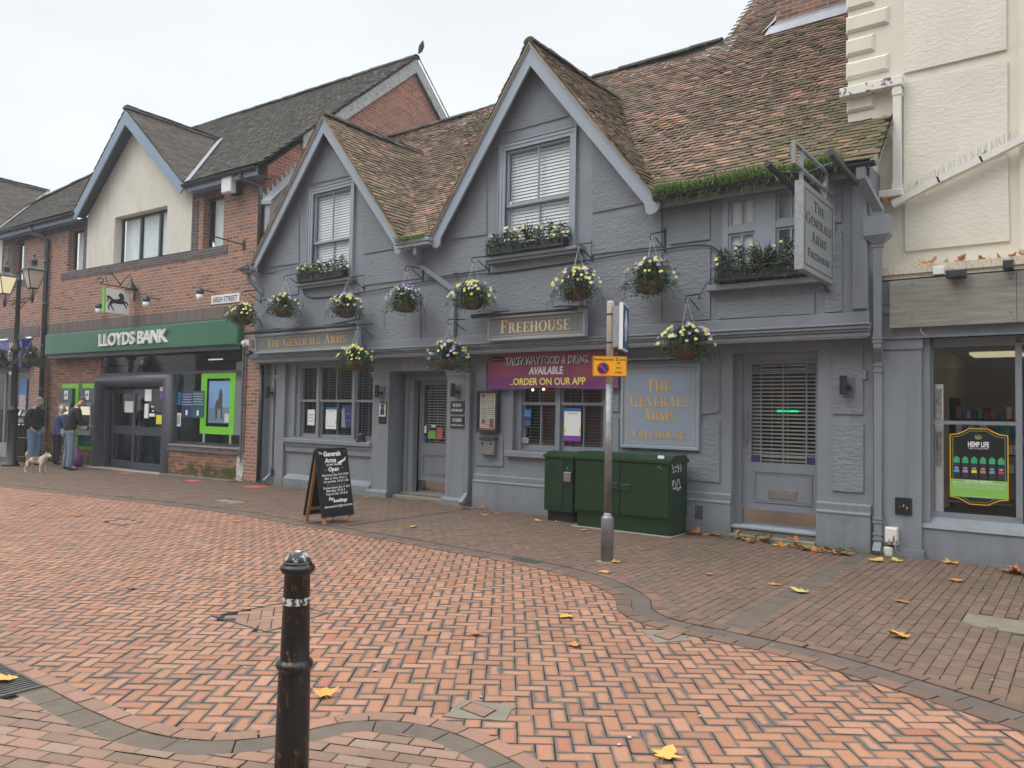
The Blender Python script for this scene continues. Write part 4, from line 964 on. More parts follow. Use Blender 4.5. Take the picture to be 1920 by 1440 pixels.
def zmain(y): return ZE+MR*(y-YE)
RY, RZ = 3.37, ZE+MR*(3.37-YE)
def gz(ap, fl, fr_, x):
    f_ = fl if x < ap[0] else fr_; return ap[1]+(x-ap[0])*(f_[1]-ap[1])/(f_[0]-ap[0])
def gabz(x):
    z = -9
    for g in ((AP1, F1L, F1R), (AP2, F2L, F2R)):
        if g[1][0]-.1 < x < g[2][0]+.1: z = max(z, gz(*g, x))
    return z
sl = math.hypot(1, MR); vdir = (0, 1/sl, MR/sl)
sag = lambda u, v: .035*math.sin(u*.9+1)*math.sin(v*.8)+.018*math.sin(u*2.3+v)+(-.05*math.sin(max(0, min(1, v/5.4))*PI))
def inmain(u, v):
    x = u+.05; y = YE+v/sl; z = zmain(y)
    if v < 0 or y > RY+.02: 
        return y > RY and 9.0 < x < 12.0 and y < 5.3
    if x < .08 or x > 12.32: return False
    if x > 11.97 and y > .52: return False
    return z > gabz(x)-.10
def tone_main(u, v, c):   # weathered brown to the left and high up, redder tiles to the right
    k = .18+.30*min(1, max(0, (u-2)/9)); return (c*.85*(1 if random.random() < .16+k*.35 else .62), .05+.95*max(0, (u-10.2)/2)*max(0, 1-v/2.6)+.25*(random.random() < .2))
m = MB(); m.m = 0
tiles(m, (.05, YE, ZE), (1, 0, 0), vdir, 12.3, 8.2, inmain, .165, .094, 11, thick=.015, sag=sag, bias=tone_main)
m.build('main_roof', 'tiles_red', pub, fix=False)
m = MB()
m.add([(.1, .35, zmain(.35)-.2), (12, .35, zmain(.35)-.2), (11.9, 5.2, zmain(5.2)-.2), (9.05, 5.2, zmain(5.2)-.2), (9.05, RY, RZ-.2), (.1, RY, RZ-.2)], [tuple(range(6))]); m.quad((9.6, YE+.05, ZE-.05), (12.2, YE+.05, ZE-.05), (12.2, .5, zmain(.5)-.1), (9.6, .5, zmain(.5)-.1))
m.build('roof_underlay', 'dark_void', pub)
m = MB(); ridge_tiles(m, (-.4, RY+.02, RZ+.0), (9.0, RY+.02, RZ+.02), .10, .3, 5); m.build('ridge_tiles', 'tiles_grey', pub, fix=False)
for ap, fl, fr_, sd in ((AP1, F1L, F1R, 21), (AP2, F2L, F2R, 31)):
    yend = (ap[1]-ZE)/MR+YE
    for ft, k in ((fl, 0), (fr_, 1)):
        dx, dz = ft[0]-ap[0], ft[1]-ap[1]; L_ = math.hypot(dx, dz); U = (0, 1, 0); V_ = (-dx/L_, 0, -dz/L_)
        def ing(u, v, ap=ap, dz=dz, L_=L_, ft=ft):
            y = YU-.26+u; z = ft[1]+v*(-dz/L_); return 0 <= v < L_+.02 and u >= 0 and y < (z-ZE)/MR+YE+.16
        s2 = (lambda u, v: .02*math.sin(u*1.5+v)+.012*math.sin(v*2.5)); m = MB()
        tiles(m, (ft[0], YU-.26, ft[1]), U, V_, 4.2, L_+.2, ing, .165, .10, sd+k, sag=s2, bias=lambda u, v, c: c*.62+.02, umin=0.0, thick=.015)
        m.build('gable_roof_slope', 'tiles_red', pub, fix=False)
        m = MB(); m.add([(ap[0], YU-.2, ap[1]-.03), (ft[0], YU-.2, ft[1]-.03), (ft[0], YU+.3, ft[1]-.03), (ap[0], yend, ap[1]-.03)], [(0, 1, 2, 3)]); m.build('gable_underlay', 'dark_void', pub)
        m = MB(); verge(m, (ap[0]+(.02 if k else -.02), YU-.275, ap[1]+.01), (ft[0], YU-.275, ft[1]+.02), 32, sd+k); m.build('verge_tiles', 'tiles_red', pub, fix=False)
        m = MB(); m.prism_xz([(ap[0], ap[1]-.02), (ft[0], ft[1]-.01), (ft[0], ft[1]-.035), (ap[0], ap[1]-.06)], YU-.272, YU-.15); m.build('verge_mortar', 'mortar_edge', pub)
    m = MB(); ridge_tiles(m, (ap[0], YU-.27, ap[1]-.0), (ap[0], yend+.1, ap[1]-.03), .105, .3, sd); m.build('gable_ridge_tiles', 'tiles_grey', pub, fix=False)
m = MB(); verge(m, (12.33, YE-.02, ZE+.03), (12.33, .47, zmain(.47)+.03), 9, 41, .03); m.build('roof_end_verge', 'tiles_red', pub, fix=False)
m = MB(); m.quad((12.31, YE, ZE-.02), (12.31, .5, zmain(.5)-.02), (12.31, .5, zmain(.5)-.12), (12.31, YE, ZE-.12)); m.build('roof_end_board', 'paint_grey_wood', pub)
m = MB(); m.prism_yz([(YE+.15, 4.6), (.47, zmain(.47)-.14), (.47, 3.3), (-.1, 3.3), (-.1, 4.6)], 12.12, 12.165); m.build('gable_end_cheek', 'stucco_cream', pub)
# chimney stack and its lead
ch_ = thing('chimney_stack', 'brown brick chimney stack with lead flashing on the pub roof', 'chimney', (9.9, 3.2, 8.2))
m = MB(); m.box(9.95, 12.2, 3.2, 4.0, 8.1, 9.16); m.box(9.90, 12.25, 3.15, 4.05, 9.16, 9.9); m.build('stack', 'brick_old', ch_)
m = MB(); zf = zmain(3.2); m.box(9.93, 12.2, 3.17, 3.20, zf-.2, zf+.13); m.add([(9.85, 3.18, zf+.10), (12.2, 3.18, zf+.10), (12.2, 3.05, zmain(3.05)+.05), (9.8, 3.05, zmain(3.05)+.05)], [(0, 1, 2, 3)]); m.add([(9.95, 3.2, zf+.2), (9.70, 3.1, zmain(3.1)+.06), (9.8, 3.5, zmain(3.5)+.06), (9.95, 3.6, zmain(3.6)+.3)], [(0, 1, 2, 3)]); m.build('flashing', 'lead', ch_)
# gutters
def gutter(name, x0, x1, mt, y=YE, z=ZE, pr=pub, r_=.058, drop=0., brk=.8, fascia=True):
    m = MB(); n = 8; vs = []; 
    for xx, zz in ((x0, z), (x1, z-drop)):
        for k in range(n+1): t = PI+PI*k/n; vs.append((xx, y-.05+r_*math.cos(t), zz-.02+r_*math.sin(t)))
        for k in range(n, -1, -1): t = PI+PI*k/n; vs.append((xx, y-.05+(r_-.008)*math.cos(t), zz-.02+(r_-.008)*math.sin(t)))
    M_ = 2*(n+1); m.add(vs, [(k, (k+1) % M_, M_+(k+1) % M_, M_+k) for k in range(M_)]+[tuple(range(n+1)), tuple(M_+k for k in range(n+1))])
    xx = x0+.3
    while xx < x1: 
        t = [(xx, y-.05+(r_+.004)*math.cos(PI+PI*k/8), z-.02-(xx-x0)/(x1-x0)*drop+(r_+.004)*math.sin(PI+PI*k/8)) for k in range(9)]; m.tube(t, .008, 5); xx += brk
    return m.build(name, mt, pr)
gutter('gutter', 9.52, 12.30, 'gutter_black', drop=.015)
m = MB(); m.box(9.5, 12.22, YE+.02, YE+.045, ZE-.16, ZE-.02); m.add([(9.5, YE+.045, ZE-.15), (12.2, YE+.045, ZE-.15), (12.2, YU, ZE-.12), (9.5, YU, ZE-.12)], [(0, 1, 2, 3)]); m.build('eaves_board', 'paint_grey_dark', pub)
a_, b_ = FP(748, 447, -.5), FP(803, 438, -.5)
m = MB(); m.bev(4.62, 5.42, -.56, -.40, 4.44, 4.50, .01); m.bev(4.66, 5.40, -.54, -.36, 4.38, 4.44, .01); m.build('valley_gutter', 'paint_grey_trim', pub)
m = MB(); m.bev(.02, .42, -.56, -.38, 4.44, 4.50, .01); m.bev(.05, .36, -.53, -.36, 4.39, 4.44, .01); m.build('corner_gutter', 'paint_grey_trim', pub)
m = MB(); tiles(m, (-.02, -.52, 4.50), (1, 0, 0), (0, .8, .5), .35, .5, lambda u, v: 0 < u < .36 and v < .5, .165, .1, 77); m.build('corner_tiles', 'tiles_grey', pub, fix=False)
# downpipes
def sqpipe(name, pts, wd=.07, mt='paint_grey_wood', dp=.06, shoes=True, pr=pub, lab=None):
    m = MB(); P = [Vector(p) for p in pts]
    for a, b in zip(P, P[1:]):
        d = (b-a).normalized(); side = Vector((1, 0, 0)) if abs(d.x) < .5 else Vector((0, 0, 1)); side = (side-d*side.dot(d)).normalized(); o = d.cross(side)
        vs = [tuple(p+side*sx*wd/2+o*sy*dp/2) for p in (a-d*.01, b+d*.01) for sx, sy in ((-1, -1), (1, -1), (1, 1), (-1, 1))]
        m.add(vs, [(0, 1, 2, 3), (4, 5, 6, 7), (0, 1, 5, 4), (1, 2, 6, 5), (2, 3, 7, 6), (3, 0, 4, 7)])
    return m, P
def collars(m, x, y, zs, wd=.085, dp=.075):
    for z in zs: m.box(x-wd/2, x+wd/2, y-dp/2, y+dp/2, z-.012, z+.012)
# middle pipe: from the valley, swan neck, down the pillar side
xm = 5.925; p0 = FP(780, 470, -.46)
q1, q2 = FP(787, 497, -.30), FP(851, 540, -.27)
m, _ = sqpipe('', [(p0[0], -.46, 4.40), (p0[0], -.46, 4.26), (q1[0], -.27, q1[2]), (q2[0], -.27, q2[2]-.03), (q2[0], -.27, 2.86), ], .075)
m2, _ = sqpipe('', [(q2[0], -.30, 2.66), (q2[0], -.36, 2.6), (q2[0], -.36, 2.5), (xm, -.02, 2.26), (xm, -.02, .22), (xm, -.16, .08)], .075); m.merge(m2)
collars(m, q2[0], -.27, (3.9, 3.4, 2.95)); collars(m, xm, -.02, (2.16, 2.05, .36, .32, .28)); m.build('downpipe', 'paint_grey_wood', pub, 'middle square downpipe with swan neck between the gables')
# right hand pipe with hopper
xa = 12.215; m, _ = sqpipe('', [(xa-.07, -.46, 4.47), (xa-.07, -.44, 4.36), (xa+.06, -.16, 4.02), (xa+.06, -.16, 3.95)], .1, dp=.08)
vs = []; 
for z, a, b in ((3.95, .14, .10), (3.72, .14, .10), (3.62, .05, .045)): vs.append((z, a, b))
for (z1, a1, b1_), (z0, a0, b0) in zip(vs, vs[1:]):
    m.add([(xa+.05-a1, -.18-b1_, z1), (xa+.05+a1, -.18-b1_, z1), (xa+.05+a1, -.18+b1_, z1), (xa+.05-a1, -.18+b1_, z1), (xa+.05-a0, -.18-b0, z0), (xa+.05+a0, -.18-b0, z0), (xa+.05+a0, -.18+b0, z0), (xa+.05-a0, -.18+b0, z0)], [(0, 1, 5, 4), (1, 2, 6, 5), (2, 3, 7, 6), (3, 0, 4, 7), (4, 5, 6, 7), (0, 1, 2, 3)])
m2, _ = sqpipe('', [(xa+.05, -.18, 3.64), (xa+.05, -.18, 2.42), (xa+.02, .0, 2.28), (xa+.02, 0, .13), (xa+.02, -.10, .04)], .085, dp=.07); m.merge(m2)
collars(m, xa+.05, -.18, (3.60, 2.52, 2.48), .11, .09); collars(m, xa+.02, 0, (2.22, 2.15, .42, .38, .24, .18), .105, .09); m.build('downpipe', 'paint_grey_wood', pub, 'right hand downpipe with rainwater hopper at the corner')
m, _ = sqpipe('', [(.18, -.46, 4.40), (.18, -.44, 4.28), (.36, -.25, 4.02), (.36, -.22, 3.95)], .07); m.build('downpipe', 'paint_grey_wood', pub, 'short swan neck pipe under the left eaves')
m, _ = sqpipe('', [(.52, .03, 2.5), (.52, .03, .22), (.50, -.12, .08)], .075); collars(m, .52, .03, (2.0, .34, .29)); m.build('downpipe', 'paint_grey_wood', pub, 'left hand square downpipe beside the end pillar')
# vents
for px0, py0, px1, py1, y_ in ((1303, 947, 1318, 973, YL-.06), (507, 878, 515, 892, -.004)):
    q = rc(px0, py0, py1, px1, y_); m = MB(); n = 6
    for i in range(n):
        for j in range(n+2): m.box(q[0]+(q[1]-q[0])*(i+.2)/n, q[0]+(q[1]-q[0])*(i+.8)/n, y_-.004, y_+.002, q[2]+(q[3]-q[2])*(j+.25)/(n+2), q[2]+(q[3]-q[2])*(j+.75)/(n+2))
    m.build('air_vent', 'dark_void', pub)
# cables looping along the facade
def cable(name, lab, pts, y, r_=.009, mt='black_plastic'):
    P = catmull([FP(a, b, y if len(t_) < 1 else t_[0]) for a, b, *t_ in pts], 6); m = MB(); m.tube([tuple(p) for p in P], r_, 6); q = P[0]
    return m.build(name, mt, label=lab, cat='cable', org=tuple(q), smooth=True)
cable('cable', 'long black cable clipped along the grey wall under the gable windows', [(560, 500), (566, 535), (580, 557), (640, 554), (720, 541), (800, 527), (880, 516), (960, 508), (1105, 487), (1180, 475), (1240, 468), (1290, 461), (1330, 461), (1352, 475)], YU-.04, .012)
cable('cable', 'thin loose wire sagging from the left eaves across the small gable', [(463, 492), (480, 506), (500, 513), (530, 506), (555, 503), (562, 520)], YU-.04, .006)
cable('cable', 'thin wire running above the cornice beside the porch basket', [(668, 655), (720, 656), (765, 657), (800, 654), (840, 652), (900, 648)], -.345, .006)
cable('cable', 'thin wire dropping from the casement window to the lowest basket bracket', [(1345, 520), (1328, 528), (1316, 545), (1310, 560)], YU-.04, .005)
# ------------------------------------------------------------------ the red brick building with the bank (own axes: s along, o depth, z up)
XL, XR = -20.0, .20
bk = thing('brick_building', 'red brick building with slate grey tiled roof and cream rendered gables', 'building', (XL, 0, 0), 'bank')
def brc(xl, yt, yb, xr, o=0): return rc(xl, yt, yb, xr, o, BPt)
ZEV = 6.62
GX0, GX1 = -7.15, -2.45; GAX = (GX0+GX1)/2-.1
wins = []
def addw(xl, yt, yb, xr): q = brc(xl, yt, yb, xr); wins.append((q[0], q[1], q[2], q[3])); return q
WZ0, WZ1 = 5.24, 6.38
wa = (-8.2, -7.28, WZ0, WZ1); wb = (-5.80, -3.45, WZ0-.02, 6.42); wc = (-2.05, -1.28, WZ0-.02, 6.42); wd_ = (-11.45, -10.75, WZ0, WZ1)
m = MB(); m.wall([(XL, 3.84), (XR, 3.84), (XR, ZEV), (XL, ZEV)], [wa+(.24,), (wb[0]-.05, wb[1]+.05, wb[2]-.05, wb[3]+.05, .02), wc+(.24,), wd_+(.24,)], 0)
m.quad((XR, 0, 2.6), (XR, 9, 2.6), (XR, 9, ZEV), (XR, 0, ZEV)); m.build('brick_wall', 'brick_red', bk)
# gable end wall facing the pub roof
RGY, RGZ = 4.55, 10.95; SLB = (RGZ-ZEV-.1)/(RGY+.3)
m = MB(); m.prism_yz([(0, 3.5), (0, ZEV+.15), (RGY, RGZ-.12), (RGY*2, ZEV+.15), (RGY*2, 3.5)], XR-.2, XR); m.build('gable_end_wall', 'brick_gable', bk)
# band of soldier bricks, blue brick surrounds
for a, b in ((-9.25, -.15), (-14, -9.62)): m = MB(); m.box(a, b, -.012, .0, 3.53, 3.84); m.build('soldier_course', 'brick_soldier', bk)
m = MB()
m.box(XL, GX0, -.010, 0, 6.38, ZEV); m.box(GX1, XR-.4, -.010, 0, 6.42, ZEV)
for a, b in ((GX0-.2, GX0-.0), (GX1, GX1+.22)): m.box(a, b, -.014, 0, 5.2, 6.378)
m.box(GX0-1.35, GX1+1.35, -.02, .0, 5.02, 5.215); m.box(wd_[0]-.2, wd_[1]+.1, -.02, 0, 5.03, 5.22); m.box(wd_[0]-.32, wd_[0]-.02, -.014, 0, 5.23, 6.37)
m.build('blue_brick_dressings', 'brick_blue', bk)
m = MB(); m.wall([(GX0, 5.22), (GX1, 5.22), (GX1, 6.75), (GAX, 8.75), (GX0, 6.75)], [wb+(.26,)], -.03, .26)
m.quad((GX0, -.03, 5.22), (GX0, 0, 5.22), (GX0, 0, 6.7), (GX0, -.03, 6.7)); m.quad((GX1, -.03, 5.22), (GX1, 0, 5.22), (GX1, 0, 6.7), (GX1, -.03, 6.7)); m.quad((GX0, -.03, 5.22), (GX1, -.03, 5.22), (GX1, 0, 5.22), (GX0, 0, 5.22))
m.build('rendered_gable', 'render_cream', bk)
D2X = -9.65
m = MB(); m.wall([(GX0+D2X, 5.22), (GX1+D2X, 5.22), (GX1+D2X, 6.75), (GAX+D2X, 8.75), (GX0+D2X, 6.75)], [], -.03); m.build('rendered_gable', 'render_cream', bk)
for q in (wa, wb, wc, wd_):
    n = 3 if q[1]-q[0] > 1.5 else 1; m = MB(); y_ = .17; s_ = .05
    m.box(q[0], q[1], y_, y_+.06, q[3]-s_, q[3]); m.box(q[0], q[1], y_, y_+.06, q[2], q[2]+s_); m.box(q[0], q[0]+s_, y_+.001, y_+.06, q[2]+s_, q[3]-s_); m.box(q[1]-s_, q[1], y_+.001, y_+.06, q[2]+s_, q[3]-s_)
    if n == 3:
        for t in (.38, .74): xx = q[0]+(q[1]-q[0])*t; m.box(xx-.035, xx+.035, y_-.01, y_+.06, q[2]+s_, q[3]-s_)
    w_ = m.build('window', 'dark_frame', bk); g = MB(); g.quad((q[0], y_+.03, q[2]), (q[1], y_+.03, q[2]), (q[1], y_+.03, q[3]), (q[0], y_+.03, q[3])); g.build('pane', 'glass', w_, fix=False)
    b = MB(); xx = q[0]+(.12 if n == 3 else .15)
    while xx < q[1]: 
        b.add([(xx, y_+.05, q[2]), (xx+.080, y_+.07, q[2]), (xx+.080, y_+.07, q[3]), (xx, y_+.05, q[3])], [(0, 1, 2, 3)]); xx += .085
    b.build('vertical_blind', 'curtain', w_, fix=False)
    b = MB(); b.box(q[0]-.1, q[1]+.1, y_+.4, y_+.42, q[2]-.1, q[3]+.1); b.build('room_behind', 'interior_beige', w_)
# roof
slb = math.hypot(1, SLB); vd = (0, 1/slb, SLB/slb)
FO, FZ = -.32, ZEV+.10
def zb(o): return FZ+SLB*(o-FO)
GFL, GFR, GAPX = (GX0-.12, 6.70), (GX1+.12, 6.70), (GAX, 8.98)
def gzb(x, d=0): f_ = GFL if x < GAPX[0]+d else GFR; return GAPX[1]+(x-GAPX[0]-d)*(f_[1]-GAPX[1])/(f_[0]-GAPX[0])
def inb(u, v):
    x = XL+u; o = FO+v/slb; z = zb(o)
    if v < 0 or o > RGY+.02 or x > XR+.12: return False
    if x < -14.5-(o*.0): return False
    if x < -11.2-(-1) and (x+13.5) < (o-1.0)*1.0-1.0: return False
    for d in (0, D2X):
        if GFL[0]+d < x < GFR[0]+d and z < gzb(x, d)-.05: return False
    return True
m = MB(); tiles(m, (XL, FO, FZ), (1, 0, 0), vd, 20.6, 7, inb, .2, .12, 51, thick=.012, rough_=.6, sag=lambda u, v: .02*math.sin(u*.7), bias=lambda u, v, c: c); m.build('main_roof', 'tiles_grey', bk, fix=False)
m = MB(); m.quad((-14.5, .3, zb(.3)-.1), (XR, .3, zb(.3)-.1), (XR, RGY, RGZ-.1), (-12, RGY, RGZ-.1)); m.quad((GX1+.2, FO, FZ-.04), (XR, FO, FZ-.04), (XR, .3, zb(.3)-.06), (GX1+.2, .3, zb(.3)-.06)); m.quad((GX1+.2+D2X, FO, FZ-.04), (GX0-.2, FO, FZ-.04), (GX0-.2, .3, zb(.3)-.06), (GX1+.2+D2X, .3, zb(.3)-.06)); m.build('roof_underlay', 'dark_void', bk)
m = MB(); m.quad((-13, RGY, RGZ-.05), (XR+.1, RGY, RGZ-.05), (XR+.1, RGY*2+.3, FZ), (-13, RGY*2+.3, FZ)); m.build('rear_roof', 'tiles_grey', bk)
m = MB(); ridge_tiles(m, (-10.6, RGY, RGZ+.0), (XR+.14, RGY, RGZ+.0), .12, .33, 8); ridge_tiles(m, (-13.6, 1.1, zb(1.1)+.03), (-10.6, RGY, RGZ), .11, .33, 9); m.build('ridge_tiles', 'tiles_grey', bk, fix=False)
m = MB(); yend = (GAPX[1]-FZ)/SLB+FO
for d in (0, D2X):
    for ft, k in ((GFL, 0), (GFR, 1)):
        dx, dz = ft[0]-GAPX[0], ft[1]-GAPX[1]; L_ = math.hypot(dx, dz)
        def ing(u, v): o = -.36+u; z = ft[1]+v*(-dz/L_); return 0 <= v < L_+.02 and u >= 0 and o < (z-FZ)/SLB+FO+.02
        tiles(m, (ft[0]+d, -.36, ft[1]), (0, 1, 0), (-dx/L_, 0, -dz/L_), 3.6, L_+.2, ing, .2, .105, 61+k, thick=.012, rough_=.5)
    m.m = 1; ridge_tiles(m, (GAPX[0]+d, -.38, GAPX[1]), (GAPX[0]+d, yend, GAPX[1]-.02), .10, .33, 12); m.m = 0
m.build('gable_roof', ['tiles_brown', 'tiles_grey'], bk, fix=False)
m = MB()
for d in (0, D2X):
    for ft in (GFL, GFR):
        m.add([(GAPX[0]+d, -.3, GAPX[1]-.03), (ft[0]+d, -.3, ft[1]-.03), (ft[0]+d, -.1, ft[1]-.03), (GAPX[0]+d, yend, GAPX[1]-.03)], [(0, 1, 2, 3)])
m.build('gable_underlay', 'dark_void', bk)
for d in (0, D2X):     # pale lead valleys
    m = MB(); a = (GFR[0]+d+.0, (GFR[1]-FZ)/SLB+FO, GFR[1]+.03); b = (GAPX[0]+d, yend, GAPX[1]+.03)
    m.add([a, (a[0]+.22, a[1], a[2]+.01), (b[0]+.22, b[1], b[2]+.01), b], [(0, 1, 2, 3)]); m.build('lead_valley', 'lead', bk)
for d in (0, D2X):
    for ft in (GFL, GFR):
        m = MB(); s_ = 1 if ft[0] > GAPX[0] else -1; ax, az = GAPX[0]+d, GAPX[1]-.05; bx, bz = ft[0]+d, ft[1]-.03; w_ = .36
        m.prism_xz([(ax, az), (bx, bz), (bx-s_*.0, bz-.10), (bx-s_*.12, bz-.20), (ax, az-w_)], -.36, -.325); m.build('bargeboard', 'blue_trim', bk)
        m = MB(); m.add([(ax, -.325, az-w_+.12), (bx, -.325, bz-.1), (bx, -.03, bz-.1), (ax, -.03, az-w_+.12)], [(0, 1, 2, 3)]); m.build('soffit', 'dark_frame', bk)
for a, b in ((GX1+.12, XR+.02), (D2X+GX1+.1, GX0-.1)): m = MB(); m.box(a, b, -.30, -.27, FZ-.22, FZ-.03); m.quad((a, -.27, FZ-.2), (b, -.27, FZ-.2), (b, 0, FZ-.2), (a, 0, FZ-.2)); m.build('fascia_board', 'blue_trim', bk)
for a, b in ((GX1+.1, XR+.05), (D2X+GX1+.1, GX0-.05)): gutter('gutter', a, b, 'gutter_black', -.30, FZ-.04, bk, .062)
# verge boards of the gable end
m = MB()
for y0, y1 in ((.85, RGY), (RGY*2+.3, RGY)):
    z1 = RGZ-.04; z0 = z1-abs(RGY-y0)*SLB; m.add([(XR+.10, y0, z0), (XR+.10, y1, z1), (XR+.10, y1, z1-.36), (XR+.10, y0, z0-.3), (XR+.06, y0, z0), (XR+.06, y1, z1), (XR+.06, y1, z1-.36), (XR+.06, y0, z0-.3)], [(0, 1, 2, 3), (4, 5, 6, 7), (2, 3, 7, 6), (0, 1, 5, 4)])
m.build('gable_end_bargeboards', 'barge_old', bk)
m = MB(); verge(m, (XR+.13, -.34, FZ+.02), (XR+.13, RGY, RGZ+.03), 40, 5, .04); verge(m, (XR+.13, RGY*2+.3, FZ+.02), (XR+.13, RGY, RGZ+.03), 40, 6, .04); m.build('verge_tiles', 'tiles_grey', bk, fix=False)
# ground floor
m = MB(); D_O = .35   # recess of the bank front behind the piers
m.box(-.45, XR-.06, 0, .3, 0, 3.53); m.box(-.15, XR, 0, .3, 3.53, 3.84); m.build('brick_pier', 'brick_red', bk); m = MB(); m.box(-10.1, -9.26, 0, .4, 0, 3.53); m.box(-9.62, -9.25, 0, .4, 3.53, 3.84)
m.build('brick_pier', 'brick_red', bk)
dl = BPt(184, 800, .12)[0]; 
m = MB(); m.box(-9.26, dl+.0, .12, .3, 0, 3.0); m.build('recessed_wall', 'brick_low', bk)
q = brc(316, 835, 880, 446); m = MB(); m.box(q[0], -.45, .0, .3, 0, .56); m.build('low_wall', 'brick_low', bk)
m = MB(); m.box(q[0]-.02, -.45, -.03, .3, .56, .66); m.build('sill_course', 'brick_blue', bk)
m = MB(); m.bev(q[0]-.02, -.45, -.035, .3, .66, .72, .02); m.box(q[0]+.1, -.42, -.30, -.02, -.02, .03); m.build('sill_cap', 'brick_soldier', bk)
# shop front glazing
y_ = .12; m = MB(); gx0 = dl+.02; dR = BPt(322, 800, y_-.05)[0]
m.box(gx0, -.45, y_, y_+.07, 2.90, 3.0); m.box(gx0, -.45, y_, y_+.07, 2.36, 2.42); m.box(dR-.02, dR+.10, y_, y_+.07, .0, 2.36); m.box(-.53, -.45, y_, y_+.07, .72, 2.9); m.box(dR+.10, -.53, y_, y_+.07, .72, .78); m.build('window_frame', 'dark_frame', bk)
g = MB(); g.quad((gx0, y_+.03, 2.42), (dR, y_+.03, 2.42), (dR, y_+.03, 2.9), (gx0, y_+.03, 2.9)); g.quad((dR, y_+.032, .78), (-.53, y_+.032, .78), (-.53, y_+.032, 2.9), (dR, y_+.032, 2.9)); g.build('shop_glass', 'glass_shop', bk, fix=False)
# interior
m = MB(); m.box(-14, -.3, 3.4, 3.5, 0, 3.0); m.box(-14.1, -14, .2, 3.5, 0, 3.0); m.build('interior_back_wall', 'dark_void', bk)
m = MB(); m.box(-3.3, -1.9, 1.6, 1.7, 0, 2.35); m.build('interior_screen', 'interior_beige', bk)
m = MB(); m.box(-14, -.4, .18, 3.4, 2.93, 2.96); m.build('ceiling', 'dark_frame', bk)
for k, (a, b) in enumerate(((-3.0, 2.2), (-5.2, 2.4))): m = MB(); m.box(a, a+.6, b, b+.05, 2.90, 2.925); m.build('strip_light', 'tube_light', bk)
# number over the door
p = b2(264, 682, y_-.002); sans('29', .10, p[0], p[1], y_+.02, 'CENTER').build('door_number', 'paper', bk)
# portal and doors
pt = thing('bank_door', 'dark grey rounded portal with one leaf folded open and notices on the glass', 'door', (gx0, 0, 0), 'bank')
def portal():
    m = MB(); xo0, xo1, zt = gx0-.02, dR+.03, 2.37; w_ = .30; n = 6; prof = [(0, .12), (.0, .02)]
    prof = [(0, .14)]+[(w_*.5*(1-math.cos(PI/2*k/n)), .14-.24*math.sin(PI/2*k/n)) for k in range(1, n+1)]+[(w_*.6, -.10), (w_, .02), (w_, .30)]
    ring = []
    for i, o in prof: ring.append([(xo0+i, o, 0), (xo0+i, o, zt-i), (xo1-i, o, zt-i), (xo1-i, o, 0)])
    vs = [p for r_ in ring for p in r_]; m.add(vs, [(k*4+j, k*4+j+1, k*4+5+j, k*4+4+j) for k in range(len(prof)-1) for j in range(3)]); return m
portal().build('portal', 'door_grey', pt, smooth=True)
ix0, ix1 = gx0+.28, dR-.27; mid = ix0+(ix1-ix0)*.50
m = MB(); m.box(ix0, ix0+.12, .1, .2, 0, 2.0); m.build('side_jamb', 'door_grey', pt)
def bleaf(x0, x1, yy, zt, nm, slant=0):
    m = MB(); s_ = .10
    m.box(x0, x0+s_*.8, yy, yy+.05, .02, zt); m.box(x1-s_*.8, x1, yy, yy+.05, .02, zt); m.box(x0+s_*.8, x1-s_*.8, yy, yy+.05, zt-.1, zt); m.box(x0+s_*.8, x1-s_*.8, yy, yy+.05, .02, .2); m.box(x0+s_*.8, x1-s_*.8, yy, yy+.05, .87, 1.08)
    d = m.build('door_leaf', 'door_grey', pt, nm); g = MB(); g.quad((x0, yy+.02, .1), (x1, yy+.02, .1), (x1, yy+.02, zt), (x0, yy+.02, zt)); g.build('pane', 'glass_dark', d, fix=False); return d
dA = bleaf(ix0+.12, mid, .26, 2.0, 'left leaf standing back in the lobby'); dB = bleaf(mid+.02, ix1, .06, 2.0, 'right leaf with white and yellow notices')
m = MB(); m.box(gx0+.1, dR, .6, .62, 0, 2.3); m.build('lobby_wall', 'atm_teal', pt)
for pr, yy, L_ in ((dB, .06, [(272, 730, 752, 284, 'paper'), (271, 757, 784, 278, 'paper'), (293, 778, 795, 305, 'yellow'), (280, 775, 781, 290, 'paper'), (300, 723, 733, 307, 'paper'), (300, 733, 747, 307, 'poster_purple'), (284, 761, 764, 288, 'paper'), (285, 769, 772, 288, 'paper')]), (dA, .26, [(234, 752, 773, 250, 'paper')])):
    for xl, yt, yb, xr, mt in L_:
        q = brc(xl, yt, yb, xr, yy); m = MB(); m.box(q[0], q[1], yy-.004, yy+.018, q[2], q[3]); m.build('notice', mt, pr)
m = MB(); m.box(gx0-.1, dR+.15, -.25, .1, -.02, .014); m.build('threshold', 'concrete_pale', pt)
